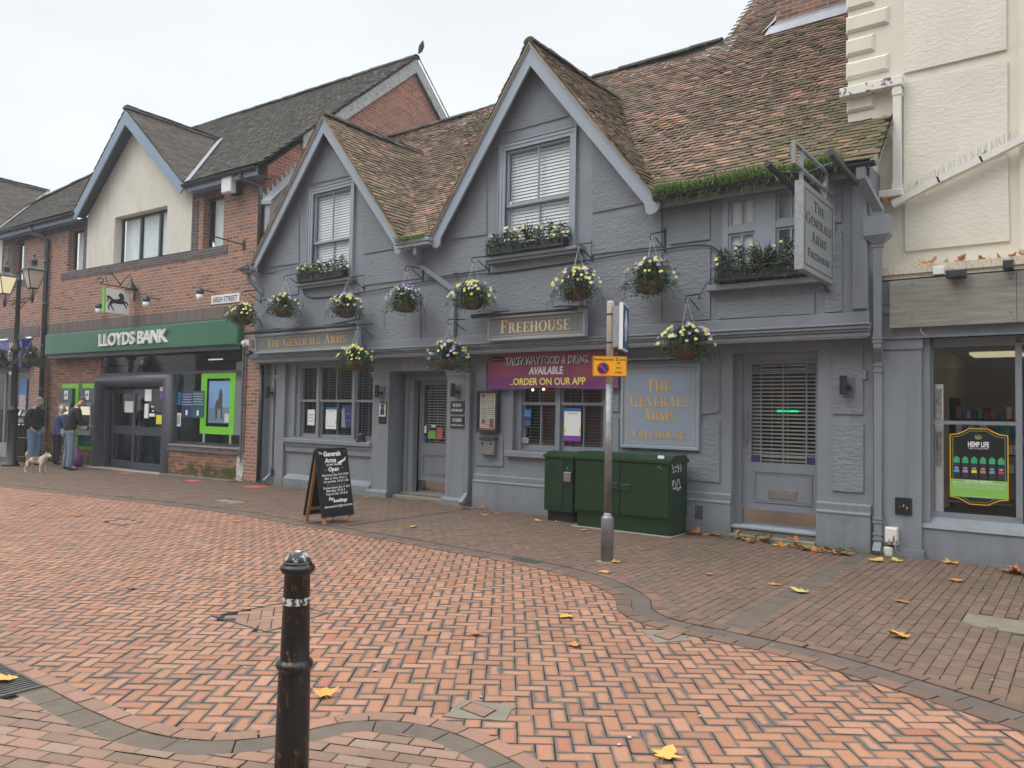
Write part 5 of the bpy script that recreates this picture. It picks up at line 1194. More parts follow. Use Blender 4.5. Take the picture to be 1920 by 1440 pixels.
# fascia sign
sg = thing('bank_fascia_sign', 'long green fascia board with raised white letters LLOYDS BANK', 'sign', (-8.95, -.2, 2.95), 'bank')
m = MB(); m.bev(-8.93, -.42, -.16, .0, 2.94, 3.52, .03); m.build('board', 'bank_green', sg); m = MB(); m.box(-8.9, -.42, -.10, .1, 2.85, 2.94); m.box(-8.9, -.42, -.12, .0, 3.52, 3.55); m.build('trim', 'dark_frame', sg)
p0 = b2(184, 653, -.2); p1 = b2(313, 641, -.2); L_ = sans('LLOYDS BANK', .30, 0, 0, -.215, bold=.035, depth=.05, space=.96); wdt = max(v[0] for v in L_.v); k = (p1[0]-p0[0])/wdt
L_.v = [(v[0]*k+p0[0], v[1], v[2]+3.10) for v in L_.v]; L_.build('letters', 'white_plastic', sg)
def horse(mb, fx, y):
    P = [(408, 525), (416, 543), (438, 540), (455, 572), (462, 605), (453, 628), (480, 632), (505, 645), (520, 678), (523, 690), (510, 688), (492, 655), (468, 655), (492, 692), (498, 720), (486, 721), (480, 700), (450, 667), (430, 674), (370, 674), (332, 670), (308, 692), (330, 738), (348, 766), (334, 766), (312, 737), (290, 697), (280, 722), (285, 756), (273, 758), (262, 715), (275, 685), (284, 655), (298, 632), (280, 625), (264, 642), (262, 660), (249, 668), (250, 640), (263, 617), (248, 610), (240, 600), (256, 585), (280, 587), (306, 608), (332, 624), (370, 622), (400, 610), (411, 595), (398, 588), (385, 576), (400, 552)]
    mb.prism_xz([fx((a-382)/282, (645-b)/282) for a, b in P], y-.002, y+.002)
# two cash machines
for k, (xl, xr, lab) in enumerate(((120, 148, 'left cash machine in a lime green surround, man in front of it'), (157, 189, 'right cash machine in a lime green surround, beside the door portal'))):
    q = brc(xl-1 if k else 118, 721 if k else 722, 843 if k else 839, xr+1, .12); x0, x1 = q[0], q[1]; z0, z1 = .42, 2.15
    t = thing('cash_machine', lab, 'cash machine', (x0, .1, z0), 'bank', 'cash machines in the bank wall')
    m = MB(); m.bev(x0, x1, .06, .12, z0, z1, .01); m.build('surround', 'lime', t); s0, s1 = x0+.02, x1-.16; m = MB(); m.bev(s0, s1, -.01, .06, z0+.10, z1-.12, .01); m.build('panel', 'atm_teal', t)
    c0, c1 = s0+.06, s1-.06; zc0, zc1 = z0+.38, z1-.52
    m = MB(); m.box(c0, c0+.05, -.04, -.01, zc0, zc1); m.box(c1-.05, c1, -.04, -.01, zc0, zc1); m.box(c0+.05, c1-.05, -.04, -.01, zc1-.05, zc1); m.box(c0+.05, c1-.05, -.06, -.01, zc0, zc0+.14); m.build('bezel', 'atm_grey', t)
    m = MB(); m.box(c0+.05, c1-.05, -.015, -.012, zc0+.14, zc1-.05); m.build('recess', 'black_plastic', t)
    m = MB(); m.add([(c0+.12, -.017, zc1-.30), (c1-.09, -.017, zc1-.30), (c1-.06, -.05, zc1-.08), (c0+.09, -.05, zc1-.08)], [(0, 1, 2, 3)]); m.build('screen', 'atm_screen', t)
    m = MB(); m.add([(c0+.14, -.09, zc0+.15), (c1-.12, -.09, zc0+.15), (c1-.10, -.02, zc0+.30), (c0+.16, -.02, zc0+.30)], [(0, 1, 2, 3)]); m.box(c0+.12, c1-.08, -.08, -.03, zc0+.142, zc0+.148); m.build('keypad', 'steel', t)
    m = MB(); cx = (s0+s1)/2+.02; m.box(cx-.10, cx+.10, -.014, -.01, z1-.42, z1-.18); m.build('logo_plate', 'paper', t); m = MB(); horse(m, lambda a, b: (cx+a*.15, z1-.30+b*.15), -.016); m.build('horse_logo', 'black_metal', t)
# hanging horse sign on its scroll arm
wx = BPt(253, 548, 0)[0]; a_ = BPt(253, 536, 0)
hs_ = thing('hanging_bank_sign', 'square white hanging sign with a black horse on a scrolled iron arm', 'sign', (a_[0], 0, a_[2]), 'bank')
def in_plane(px, py, s): # point on the plane s = const of the brick building
    P0 = BP0+BU*s; d = ray(px, py); k = (P0-CP).dot(BU)/d.dot(BU); W = CP+d*k; return (s, (W-BP0).dot(BN), W[2])
zs = a_[2]; oL, oR = in_plane(196, 560, a_[0])[1], in_plane(241, 560, a_[0])[1]; zT, zB = in_plane(218, 543, a_[0])[2], in_plane(218, 588, a_[0])[2]; sx = a_[0]
m = MB(); m.box(sx-.05, sx+.05, oL, oR, zB, zT); m.build('panel', 'paper', hs_); m = MB(); m.box(sx-.052, sx+.053, oL-.03, oL-.001, zB-.01, zT+.01); m.build('edge', 'lime', hs_)
hm = MB(); horse(hm, lambda a, b: (a, b), 0); cz, co = (zT+zB)/2, (oL+oR)/2; kk = (oR-oL)*.95
hm.v = [(sx+.052+v[1], co+v[0]*kk, cz+v[2]*kk) for v in hm.v]; hm.build('horse', 'black_metal', hs_)
m = MB(); za = zT+.09; m.tube([(sx, 0, za-.02), (sx, oL-.12, za)], .014, 6); m.box(sx-.03, sx+.03, -.02, 0, za-.28, za+.06)
m.tube([(sx, oL-.1-.10*math.cos(t*.6)*(1-t/12), za+.06+.10*math.sin(t*.6)*(1-t/12)) for t in range(0, 11)], .012, 5)
for o_ in (oL+.08, oR-.08): m.tube([(sx, o_, za), (sx, o_, zT)], .008, 5)
m.tube([(sx+.02, co+.1, za+.02), (sx+.02, co+.02, za+.1), (sx, co-.15, za+.30), (sx-.02, co-.3, za+.22), (sx, oL+.05, za+.05)], .012, 6); m.build('scroll_arm', 'black_metal', hs_, smooth=True)
p = in_plane(246, 536, sx+.12); m = MB(); m.tube([(sx+.04, co+.05, za+.02), (sx+.06, co+.15, za+.20), (sx+.10, p[1]-.02, za+.33), (sx+.13, p[1], za+.22), (sx+.13, p[1], p[2]+.1)], .013, 6); m.build('lamp_arm', 'black_metal', hs_, smooth=True)
m = MB(); m.lathe([(.03, p[2]+.12), (.04, p[2]+.06), (.08, p[2]+.03), (.15, p[2]-.08), (.155, p[2]-.10)], sx+.13, p[1], 16); m.build('lamp_shade', 'black_metal', hs_, smooth=True)
# floodlights on stalks
for k, (px, py, wx_, wy, lab) in enumerate(((185, 575, 196, 573, 'small glass floodlight just left of the horse sign'), (274, 564, 300, 562, 'small glass floodlight right of the horse sign'), (375, 549, 403, 548, 'small glass floodlight above the word BANK'), (101, 579, 128, 581, 'bare stalk of a missing floodlight near the brick corner'))):
    B0 = BPt(wx_, wy, 0); s = B0[0]; z = B0[2]; o = in_plane(px, py, s)[1]; t = thing('floodlight', lab, 'floodlight', (s, 0, z), 'bank', None if k == 3 else 'floodlights over the bank sign')
    m = MB(); m.tube([(s, 0, z), (s, o, z+.01)], .012, 6); m.build('stalk', 'black_metal', t)
    if k < 3:
        m = MB(); m.lathe([(.02, z+.04), (.07, z+.02), (.085, z-.08), (.08, z-.10)], s, o, 14); m.build('lamp_head', 'gutter_black', t, smooth=True); m = MB(); m.lathe([(.078, z-.10), (.07, z-.2), (.03, z-.24)], s, o, 14); m.build('glass', 'slat_white', t, smooth=True)
# street name plate
q = brc(397, 562, 575, 449, 0); zc = (q[2]+q[3])/2; t = thing('street_name_plate', 'white street name plate reading HIGH STREET', 'sign', (q[0], 0, zc), 'bank'); x0_, x1_ = q[0], BPt(450, 563, 0)[0]
m = MB(); m.bev(x0_, x1_, -.02, -.002, 3.90, 4.10, .004); m.build('plate', 'paper', t); L_ = sans('HIGH STREET', .115, 0, 0, -.024, bold=.01, depth=.002); k = (x1_-x0_-.14)/max(v[0] for v in L_.v); L_.v = [(v[0]*k+x0_+.07, v[1], v[2]+3.943) for v in L_.v]; L_.build('letters', 'black_metal', t)
# meter / light box and alarm high on the right
a0 = BPt(425, 330, -.0); t = thing('wall_lamp_box', 'square white plastic wall lamp under the bank eaves', 'lamp', (-1.05, 0, 6.2), 'bank'); q = BPt(448, 352, 0); s = q[0]
ob = in_plane(426, 350, s)[1]; m = MB(); m.box(s-.15, s+.15, ob+.10, 0, q[2]-.17, q[2]+.16); m.build('housing', 'gutter_black', t); m = MB(); m.bev(s-.17, s+.17, ob-.04, ob+.10, q[2]-.19, q[2]+.19, .02); m.build('diffuser', 'white_plastic', t)
# downpipes of the building
m = MB(); s = BPt(83, 600, -.07)[0]; m.tube([(s-.45, -.30, 6.62), (s-.45, -.28, 6.42), (s-.1, -.14, 6.26), (s, -.08, 6.2), (s, -.07, .1)], .06, 10)
for z in (5.6, 4.4, 3.2, 2.0): m.tube([(s, -.07, z-.04), (s, -.07, z+.04)], .07, 10)
m.build('downpipe', 'gutter_black', bk, 'long black downpipe left of the green fascia', smooth=True)
m = MB(); m.tube([(-.28, -.32, 6.60), (-.28, -.3, 6.5), (.02, -.12, 6.35), (.10, -.08, 6.3), (.10, -.07, 4.3)], .055, 10); m.tube([(.24, -.02, 2.5), (.24, -.02, .05)], .045, 8); m.build('downpipe', 'gutter_black', bk, 'black downpipe at the corner beside the pub', smooth=True)
m = MB(); s = BPt(452, 800, -.03)[0]; m.tube([(s, -.03, 2.9), (s, -.03, .5)], .022, 8); s = BPt(457, 800, -.03)[0]; m.tube([(s, -.02, 3.1), (s, -.02, .9), (s-.03, -.03, .6), (s-.08, -.04, .4)], .014, 6); m.build('conduits', 'paint_grey_dark', bk)
# leaded cheek between the buildings
m = MB(); m.prism_yz([(-.12, 4.45), (-.12, 5.95), (.0, 6.05), (1.0, 7.25), (1.0, 4.5)], .30, .46); m.build('parapet_cheek', 'lead', bk)
m = MB(); m.add([(.22, -.16, 5.98), (.55, -.16, 5.95), (.55, 1.3, 7.55), (.22, 1.3, 7.6), (.22, -.16, 5.9), (.55, -.16, 5.87)], [(0, 1, 2, 3), (0, 1, 5, 4)])
for i in range(12):
    y0 = -.12+i*.115; z0 = 6.03+i*.125; m.add([(.212, y0, z0-.1), (.212, y0+.13, z0+.06), (.212, y0, z0+.16)], [(0, 1, 2)])
m.build('stepped_flashing', 'lead', bk)
# bracket arm on the wall
B0 = BPt(458, 457, 0); m = MB(); o = in_plane(383, 441, B0[0])[1]; t = thing('wall_bracket', 'long thin iron arm sticking out of the brickwork below the lamp box', 'bracket', (B0[0], 0, B0[2]), 'bank'); m.tube([(B0[0], 0, B0[2]-.03), (B0[0], o, B0[2]+.02)], .014, 6); m.build('arm', 'black_metal', t); m = MB(); m.box(B0[0]-.04, B0[0]+.04, -.02, 0, B0[2]-.13, B0[2]+.07); m.build('plate', 'black_metal', t)
# posters and frame in the bank window
q = brc(375, 684, 811, 438, .2); t = thing('window_display', 'lime green framed poster of a horse under blue sky in the bank window', 'poster', (q[0], .22, .7), 'bank')
x0, x1, z0, z1 = q; z0, z1 = .98, 2.42; w_ = .17; m = MB(); m.box(x0, x1, .22, .26, z1-w_, z1); m.box(x0, x1, .22, .26, z0, z0+w_); m.box(x0, x0+w_, .22, .26, z0+w_, z1-w_); m.box(x1-w_, x1, .22, .26, z0+w_, z1-w_); m.build('frame', 'lime_lit', t)
m = MB(); m.box(x0+w_+.06, x1-w_-.03, .27, .29, z0+w_+.08, z1-w_-.06)
b_ = NB('poster_sky'); co = b_.coord(); s_ = b_.n('SeparateXYZ'); b_.l(co, s_.inputs[0]); nz = b_.noise(co, 5, 5, .6); hgt = b_.math('ADD', s_.outputs[2], b_.math('MULTIPLY', nz, .25))
skyc = b_.mix(b_.rng(nz, .45, .65), (.10, .22, .48), (.35, .45, .62)); b_.base(b_.ramp(hgt, [(.62, (.03, .05, .012)), (.9, (.05, .085, .02)), (1.02, (.035, .05, .03)), (1.05, (.12, .25, .5))])); b_.set(.3, emit=(.2, .3, .45), es=.35); m.build('picture', 'poster_sky', t)
hx, hz = (x0+x1)/2+.02, z0+.62; m = MB(); m.prism_xz([(hx-.16, hz), (hx-.13, hz-.28), (hx-.09, hz-.28), (hx-.07, hz-.05), (hx+.05, hz-.05), (hx+.08, hz-.28), (hx+.12, hz-.26), (hx+.10, hz+.05), (hx+.10, hz+.3), (hx+.05, hz+.42), (hx-.02, hz+.36), (hx-.03, hz+.2), (hx-.12, hz+.12)], .262, .268); m.build('horse_picture', 'hair_brown', t)
m = MB(); p = b2(420, 800, .2); m.box(x1-w_-.22, x1-w_-.06, .26, .268, z0+w_+.10, z0+w_+.30); m.build('logo_plate', 'paper', t)
m = MB()
for xx in (x0+.14, x1-.12): m.tube([(xx, .24, .72), (xx, .24, z0)], .025, 8)
m.build('legs', 'white_plastic', t); m = MB(); m.box(x1, x1+.2, .24, .28, z0, z1+.2); m.build('side_panel', 'sign_side', t)
for px0, py0, py1, px1, mt, lab in ((329, 736, 759, 340, 'poster_blue', 'narrow blue notice in the bank window'), (341, 734, 782, 361, 'poster_navy', 'dark blue notice with a white emblem square in the bank window'), (361, 733, 783, 383, 'poster_teal', 'dark teal notice with a mask symbol in the bank window'), (327, 774, 799, 339, 'paper', 'white code notice low beside the bank door')):
    q = brc(px0, py0, py1, px1, .14); t = thing('window_notice', lab, 'notice', (q[0], .14, q[2]), 'bank'); m = MB(); m.box(q[0], q[1], .135, .145, q[2], q[3]); m.build('sheet', mt, t)
    if px0 in (341, 361): m = MB(); cx = (q[0]+q[1])/2; m.box(cx-.035, cx+.035, .13, .1345, q[2]+.05, q[2]+.17); [scribble(m, q[0]+.03, q[1]-.03, q[3]-.08-k*.06, .028, .134, seed=k) for k in range(5)]; m.build('print', 'paper', t)
    if px0 == 327: m = MB(); m.box(q[0]+.03, q[1]-.03, .13, .1345, q[2]+.05, q[3]-.05); m.build('print', 'slat', t)
# neighbouring shop: blue fascia, glass, brochures
ws = thing('shopfront', 'neighbouring shopfront with blue fascia and large glass, behind the lamp post', 'shopfront', (-13.6, 0, 0), 'bank')
m = MB(); m.bev(-13.4, -10.05, -.25, .0, 2.62, 3.45, .02); m.build('fascia', 'shop_blue', ws)
p = BPt(55, 632, -.26); L_ = serif('WH', .30, .30, -10.62, 3.12, -.262, width=.62) if False else sans('WH', .27, -10.85, 3.12, -.262, bold=.0, depth=.01, width=.85); L_.build('letters', 'gold_pale', ws)
m = MB()
for P in _arc(0, 0, .30, .22, 60, 270, .12, .07)+_arc(0, -.30, .34, .26, -120, 95, .13, .07): m.prism_xz([(-10.62+a*.9, 2.98+b) for a, b in P], -.264, -.255, cap=False)
m.build('monogram', 'gold_pale', ws)
m = MB(); m.box(-13.4, -10.05, .12, .18, 2.5, 2.64); m.box(-10.15, -10.05, .10, .2, 0, 2.6); m.box(-11.9, -11.83, .12, .18, .4, 2.6); m.box(-13.4, -10.1, .1, .2, 0, .42); m.build('frame', 'sign_side', ws)
g = MB(); g.quad((-13.4, .15, .42), (-10.1, .15, .42), (-10.1, .15, 2.5), (-13.4, .15, 2.5)); g.build('shop_glass', 'glass_shop', ws, fix=False)
m = MB(); m.box(-13.4, -10.0, 3.2, 3.3, 0, 2.9); m.build('interior_wall', 'interior_beige', ws); m = MB(); m.box(-13.2, -12.2, 2.0, 2.1, 2.3, 2.34); m.box(-11.6, -10.8, 1.4, 1.5, 2.35, 2.39); m.build('strip_light', 'tube_light', ws)
for k, (a, z) in enumerate(((-11.0, .95), (-10.6, .95), (-11.0, 1.25), (-10.6, 1.25), (-10.5, .6))): m = MB(); m.add([(a, .0+.05, z), (a+.3, .05, z), (a+.3, .12, z+.24), (a, .12, z+.24)], [(0, 1, 2, 3)]); m.build('brochure', 'brochure' if k % 2 else 'paper', ws)
m = MB(); m.box(-10.72, -10.28, .02, .06, 1.45, 2.3); m.build('poster', 'poster_blue', ws); m = MB(); m.box(-10.70, -10.3, .01, .03, 1.42, 1.85); m.build('poster_picture', 'brochure', ws)
q = brc(77, 743, 779, 89, -.02); m = MB(); m.bev(-9.56, -9.10, -.05, .0, 1.15, 1.75, .01); t = m.build('notice_board', 'bank_green', label='small green notice board on the brick pier behind the first man', cat='notice board', org=(-9.5, 0, 1.2), frame='bank')
# camera and black speaker between the two fascias
p = FP(462, 643, -.25); t = thing('security_camera', 'white dome security camera on the corner between bank and pub', 'camera', tuple(p)); m = MB(); m.box(p[0]-.02, p[0]+.14, p[1]-.03, p[1]+.20, p[2]-.05, p[2]+.07); m.build('bracket', 'white_plastic', t); m = MB(); m.ball((p[0]-.03, p[1]-.03, p[2]-.02), .075, 8); m.build('dome', 'white_plastic', t, smooth=True); m = MB(); m.ball((p[0]-.06, p[1]-.07, p[2]-.045), .05, 8); m.build('lens', 'black_plastic', t, smooth=True)
p = FP(467, 663, -.3); m = MB(); m.lathe([(.02, p[2]+.07), (.06, p[2]+.05), (.085, p[2]), (.06, p[2]-.055), (.02, p[2]-.06)], p[0], p[1], 9); m.build('covered_lamp', 'black_plastic', label='small black bagged lamp under the white security camera', cat='lamp', org=tuple(p))
# grey junction box at the wall foot
p = GP(450, 903); t = thing('junction_box', 'small grey steel junction box with white graffiti at the foot of the brick pier', 'cabinet', (-.55, -.3, 0)); x0, x1, y0, y1 = -.70, -.50, -.42, -.02
x0, x1 = p[0]-.13, p[0]+.10; y0, y1 = p[1]-.02, p[1]+.35
m = MB(); m.bev(x0, x1, y0, y1, 0, .62, .012); m.build('body', 'jbox', t); m = MB(); m.bev(x0-.01, x1+.01, y0-.012, y1, .625, .73, .012); m.build('lid', 'sign_side', t)
# ------------------------------------------------------------------ cream building and shop on the right
YC = .40
cb = thing('cream_building', 'tall cream stucco building with quoins above a grey shopfront', 'building', (11.95, YC, 0))
QX = FP(1590, 100, YC)[0]; EX = 16.5
m = MB(); m.wall([(QX, 3.2), (EX, 3.2), (EX, 11), (QX, 11)], [], YC); m.quad((QX, YC, 3.2), (QX, 6, 3.2), (QX, 6, 11), (QX, YC, 11)); m.build('wall', 'stucco_cream', cb)
m = MB()
for P in ([(1694, 0-60), (1887, -110), (1887, 92), (1694, 137)], [(1694, 157), (1889, 113), (1889, 280), (1694, 372)], [(1696, 380), (1889, 290), (1893, 451), (1697, 471)]):
    m.prism_xz([f2(a, b, YC-.03) for a, b in P], YC-.03, YC, cap=False)
m.build('roughcast_panels', 'roughcast_cream', cb)
zq = [f2(1590, y_, YC)[1] for y_ in (150, 117, 112, 75, 66, 32, 27, -12, -20, -60)]
m = MB()
for k in range(5):
    z0 = f2(1592, 150-k*43, YC)[1]; z1 = f2(1592, 119-k*43, YC)[1]; m_ = f2(1667 if k % 2 == 0 else 1640, 130, YC)[0]
    m.bev(QX-.02, m_, YC-.045, YC+.1, z0, z1, .03)
zl = f2(1592, 213, YC)[1]; m.bev(QX-.01, f2(1640, 160, YC)[0], YC-.045, YC, zl, f2(1592, 170, YC)[1], .03); m.build('quoins', 'stucco_cream', cb)
# timber ledge and pipes painted cream
z = f2(1600, 168, YC-.1)[1]; xa_, xb_ = FP(1574, 160, YC-.15)[0], FP(1692, 145, YC-.15)[0]
m = MB(); m.bev(xa_, xb_, YC-.16, YC-.03, f2(1690, 158, YC-.15)[1], f2(1690, 140, YC-.15)[1], .008); m.build('short_gutter', 'peeling_white', cb)
xp = (FP(1675, 250, YC-.1)[0], FP(1690, 250, YC-.1)[0]); zb_ = f2(1684, 355, YC-.1)[1]; zt_ = f2(1684, 158, YC-.15)[1]
m = MB(); m.box(xp[0], xp[1], YC-.14, YC-.04, zb_, zt_); m.box(xp[0]-.008, xp[1]+.008, YC-.148, YC-.035, zt_-.12, zt_-.04); m.box(xp[0]-.008, xp[1]+.008, YC-.148, YC-.035, zb_, zb_+.08); m.build('cream_downpipe', 'white_paint', cb)
a_, b_ = FP(1650, 362, YC-.1), FP(1692, 350, YC-.1); m = MB(); m.bev(a_[0], b_[0]+.01, YC-.20, YC-.05, a_[2]-.09, a_[2]+.0, .01); m.build('shoe', 'white_paint', cb)
P = [FP(1675, 383, YC-.14), FP(1760, 338, YC-.14), FP(1840, 300, YC-.14), FP(1925, 258, YC-.14), FP(1990, 225, YC-.14)]
m = MB(); m2, _ = sqpipe('', [tuple(p) for p in P], .075, dp=.09); m.merge(m2); m.build('sloping_gutter', 'white_paint', cb, 'narrow sloping gutter rising to the right across the stucco')
m = MB()
for k in range(34):
    t = k/33; p = P[0]+(P[-2]-P[0])*(.12+t*.8); 
    for s_ in (-1, 1): m.tube([(p[0], p[1]-.02, p[2]+.03), (p[0]+random.uniform(-.03, .03), p[1]-.02+s_*.04, p[2]+.15+random.uniform(-.02, .02))], .0014, 4)
    m.tube([(p[0], p[1]-.02, p[2]+.03), (p[0]+random.uniform(-.02, .02), p[1]-.03, p[2]+.17)], .0014, 4)
m.build('bird_spikes', 'steel', cb)
m = MB(); m.box(f2(1911, 100, YC)[0], EX, YC-.05, YC, 3.5, 11); m.build('pilaster', 'stucco_cream', cb)
# shopfront
sf = thing('shopfront', 'grey painted vape shop front with large window and grey board fascia', 'shopfront', (12.3, 0, 0))
m = MB(); m.box(12.27, 17, -.06, YC, 3.27, 3.36); m.box(12.27, 17, -.03, YC, 3.20, 3.27); m.build('ledge', 'ledge_white', sf)
bz0, bz1 = 2.66, 3.20; m = MB(); bx = FP(1668, 570, -.12)[0]; bx2 = FP(1906, 520, -.12)[0]; m.box(bx, bx2-.002, -.12, -.04, 2.64, 3.19); m.box(bx2+.002, 17, -.12, -.04, 2.64, 3.19); m.build('fascia_board', 'grey_board', sf)
m = MB()
for a, b in ((1710, 534), (1710, 596), (1895, 522), (1895, 585)): p = FP(a, b, -.122); m.ball((p[0], -.12, p[2]), .007, 6)
m.build('screws', 'dark_void', sf)
m = MB(); m.box(12.22, 17, -.03, .3, 2.52, 3.22); m.box(12.22, 12.40, -.045, -.03, 2.93, 2.98); m.box(12.22, 12.40, -.045, -.03, 2.82, 2.92); m.box(12.22, 17, -.05, .1, 2.52, 2.545); m.build('lintel', 'paint_grey', sf)
px1 = FP(1728, 800, 0)[0]; m = MB(); m.box(12.22, px1, .0, .4, 0, 2.42); m.box(12.20, px1+.015, -.02, .05, 2.40, 2.52); m.box(12.22, px1+.03, -.05, .3, 0, .10); m.build('pilaster', 'paint_grey', sf)
zs_ = .50; ys = .16; xm_ = FP(1911, 800, ys)[0]; gx = FP(1747, 800, ys)[0]
m = MB(); m.box(px1, 17, .04, .3, 0, .40); m.prism_yz([(.02, .36), (.04, .40), (ys-.03, zs_-.02), (ys-.03, .36)], px1, 17); m.box(px1, 17, .035, .06, .36, .385); m.build('stall_riser', 'paint_grey', sf)
m = MB(); m.box(px1, gx, .05, ys+.05, .3, 2.52); m.box(gx-.02, xm_+.2, ys-.03, ys+.03, zs_-.02, zs_+.04); m.box(gx-.01, gx+.02, ys-.03, ys+.03, zs_+.04, 2.44); m.box(xm_-.03, xm_+.03, ys-.04, ys+.03, zs_+.04, 2.44); m.box(gx+.02, xm_-.03, ys-.03, ys+.03, 2.42, 2.54); m.box(xm_+.03, 17, ys-.03, ys+.03, 2.42, 2.54); zt = f2(1820, 793, ys)[1]; m.box(gx+.02, xm_-.03, ys-.035, ys+.02, zt-.02, zt+.02); m.box(xm_+.03, 17, ys-.03, ys+.03, zs_-.02, zs_+.04); m.build('window_frame', 'paint_grey_wood', sf)
g = MB(); g.quad((gx, ys, zs_), (17, ys, zs_), (17, ys, 2.5), (gx, ys, 2.5)); g.build('shop_glass', 'glass_shop', sf, fix=False)
m = MB(); m.box(gx-.1, 17, 4.0, 4.1, 0, 2.7); m.build('back_wall', 'interior_beige', sf); m = MB(); m.box(gx-.15, gx-.1, .25, 4, 0, 2.7); m.build('side_wall', 'interior_beige', sf); m = MB(); m.box(gx-.1, 17, .2, 4, 2.54, 2.6); m.build('ceiling', 'interior_beige', sf); m = MB(); m.box(gx-.1, 17, .2, 4, .3, .42); m.build('floor', 'dark_void', sf)
m = MB(); m.box(14.0, 14.6, 1.8, 2.4, 2.50, 2.535); m.box(12.9, 13.5, 2.4, 3.0, 2.50, 2.535); m.build('ceiling_light', 'ceiling_lit', sf)
m = MB()
for z_ in (.9, 1.15, 1.4, 1.62): m.box(gx-.1, gx+.85, 2.3, 2.7, z_-.02, z_)
m.box(gx-.1, gx+.02, 2.3, 2.7, .42, 1.9); m.box(gx+.85, gx+.9, 2.3, 2.7, .42, 1.7); m.build('shelving', 'poster_black', sf)
rr = random.Random(4); mats_ = ['terracotta', 'poster_blue', 'paper', 'menu_red', 'bottle_green', 'menu_tan']; m = MB()
for z_ in (.9, 1.15, 1.4, 1.62):
    x_ = gx-.02
    while x_ < gx+.8: w_ = rr.uniform(.03, .08); m.m = rr.randrange(6); m.box(x_, x_+w_, 2.28, 2.4, z_, z_+rr.uniform(.08, .17)); x_ += w_+.012
m.build('stock', mats_, sf)
m = MB(); m.box(gx+1.0, gx+1.8, 1.6, 2.2, .42, 1.05); m.box(gx+.95, gx+1.85, 1.55, 2.25, 1.05, 1.09); m.box(gx+1.2, gx+1.4, 1.8, 1.9, 1.09, 1.35); m.build('counter', 'dark_frame', sf)
m = MB(); m.box(gx+.02, gx+.10, .26, .32, .45, 2.0); m.build('white_display_panel', 'paper', sf)
m = MB(); m.box(gx+.03, gx+.09, .25, .262, 1.05, 1.45); m.box(gx+.03, gx+.09, .25, .262, 1.6, 1.95); m.build('side_pictures', 'brochure', sf)
# hemp poster
q = rc(1781, 812, 933, 1891, ys-.012); cx = (q[0]+q[1])/2; hw = (q[1]-q[0])/2; z0, z1 = q[2], q[3]; yp = ys-.012
po = thing('shop_poster', 'black shaped poster with six green topped bottles and HEMP LIFE in the shop window', 'poster', (cx, yp, z0))
def shp(s_): 
    w_, t, b, k = hw*s_, z1-(1-s_)*hw, z0+(1-s_)*hw, .05*s_+.0
    up = [(-w_, t-.01), (-w_*.72, t+.0), (-w_*.5, t+.03), (-w_*.33, t+.06), (w_*.33, t+.06), (w_*.5, t+.03), (w_*.72, t), (w_, t-.01)]
    dn = [(w_, b+.01), (w_*.72, b), (w_*.5, b-.03), (w_*.33, b-.06), (-w_*.33, b-.06), (-w_*.5, b-.03), (-w_*.72, b), (-w_, b+.01)]
    return [(cx+a, c) for a, c in up+dn]
m = MB(); m.prism_xz(shp(1.0), yp-.002, yp+.006); m.build('border', 'orange_sign', po); m = MB(); m.prism_xz(shp(.965), yp-.003, yp); m.build('inner_panel', 'poster_black', po)
m = MB(); m.prism_xz(shp(.90), yp-.0036, yp); m.build('green_line', 'lime_panel', po); m = MB(); m.prism_xz(shp(.885), yp-.0042, yp); m.build('face', 'poster_black', po)
zg0, zg1 = z0+.02, z0+.02+(z1-z0)*.27; m = MB(); m.box(cx-hw*.98, cx+hw*.98, yp-.006, yp, zg0, zg1); m.build('green_band', 'lime_panel', po)
def fit(mb, x0, x1): 
    a = min(v[0] for v in mb.v); b = max(v[0] for v in mb.v); k = (x1-x0)/(b-a); mb.v = [((v[0]-a)*k+x0, v[1], v[2]) for v in mb.v]; return mb
m = fit(sans('HEMP LIFE', .055, 0, z1-.145, yp-.006, bold=.05, depth=0), cx-hw*.36, cx+hw*.36); m.merge(fit(sans('CBD E-LIQUIDS', .016, 0, z1-.17, yp-.006, depth=0), cx-hw*.34, cx+hw*.34))
m.merge(fit(sans('LIVE THE HEMPLIFE', .018, 0, zg1-.026, yp-.008, bold=.03, depth=0), cx-hw*.48, cx+hw*.48)); m.merge(fit(sans('WITH THIS CHILLED OUT RANGE OF TASTY JUICES.', .014, 0, zg1-.046, yp-.008, bold=.02, depth=0), cx-hw*.93, cx+hw*.93))
for k in range(3): scribble(m, cx-hw*.88, cx+hw*.88, zg1-.066-k*.015, .008, yp-.006, seed=20+k)
scribble(m, cx-hw*.5, cx+hw*.5, zg0+.008, .008, yp-.006, seed=30); m.build('lettering', 'paper', po)
m = MB(); 
for a in (-60, -35, 0, 35, 60):
    A = math.radians(90+a); l_ = .052 if abs(a) < 50 else .04
    for s_ in (-1, 1): m.tube([(cx, yp-.006, z1-.06), (cx+math.cos(A+s_*.28)*l_*.6, yp-.006, z1-.06+math.sin(A+s_*.28)*l_*.6), (cx+math.cos(A)*l_, yp-.006, z1-.06+math.sin(A)*l_)], .0028, 4)
m.build('leaf_emblem', 'lime_panel', po)
labs = ['cyan_label', 'violet_label', 'yellow', 'orange_label', 'blueviolet_label', 'rose_label']
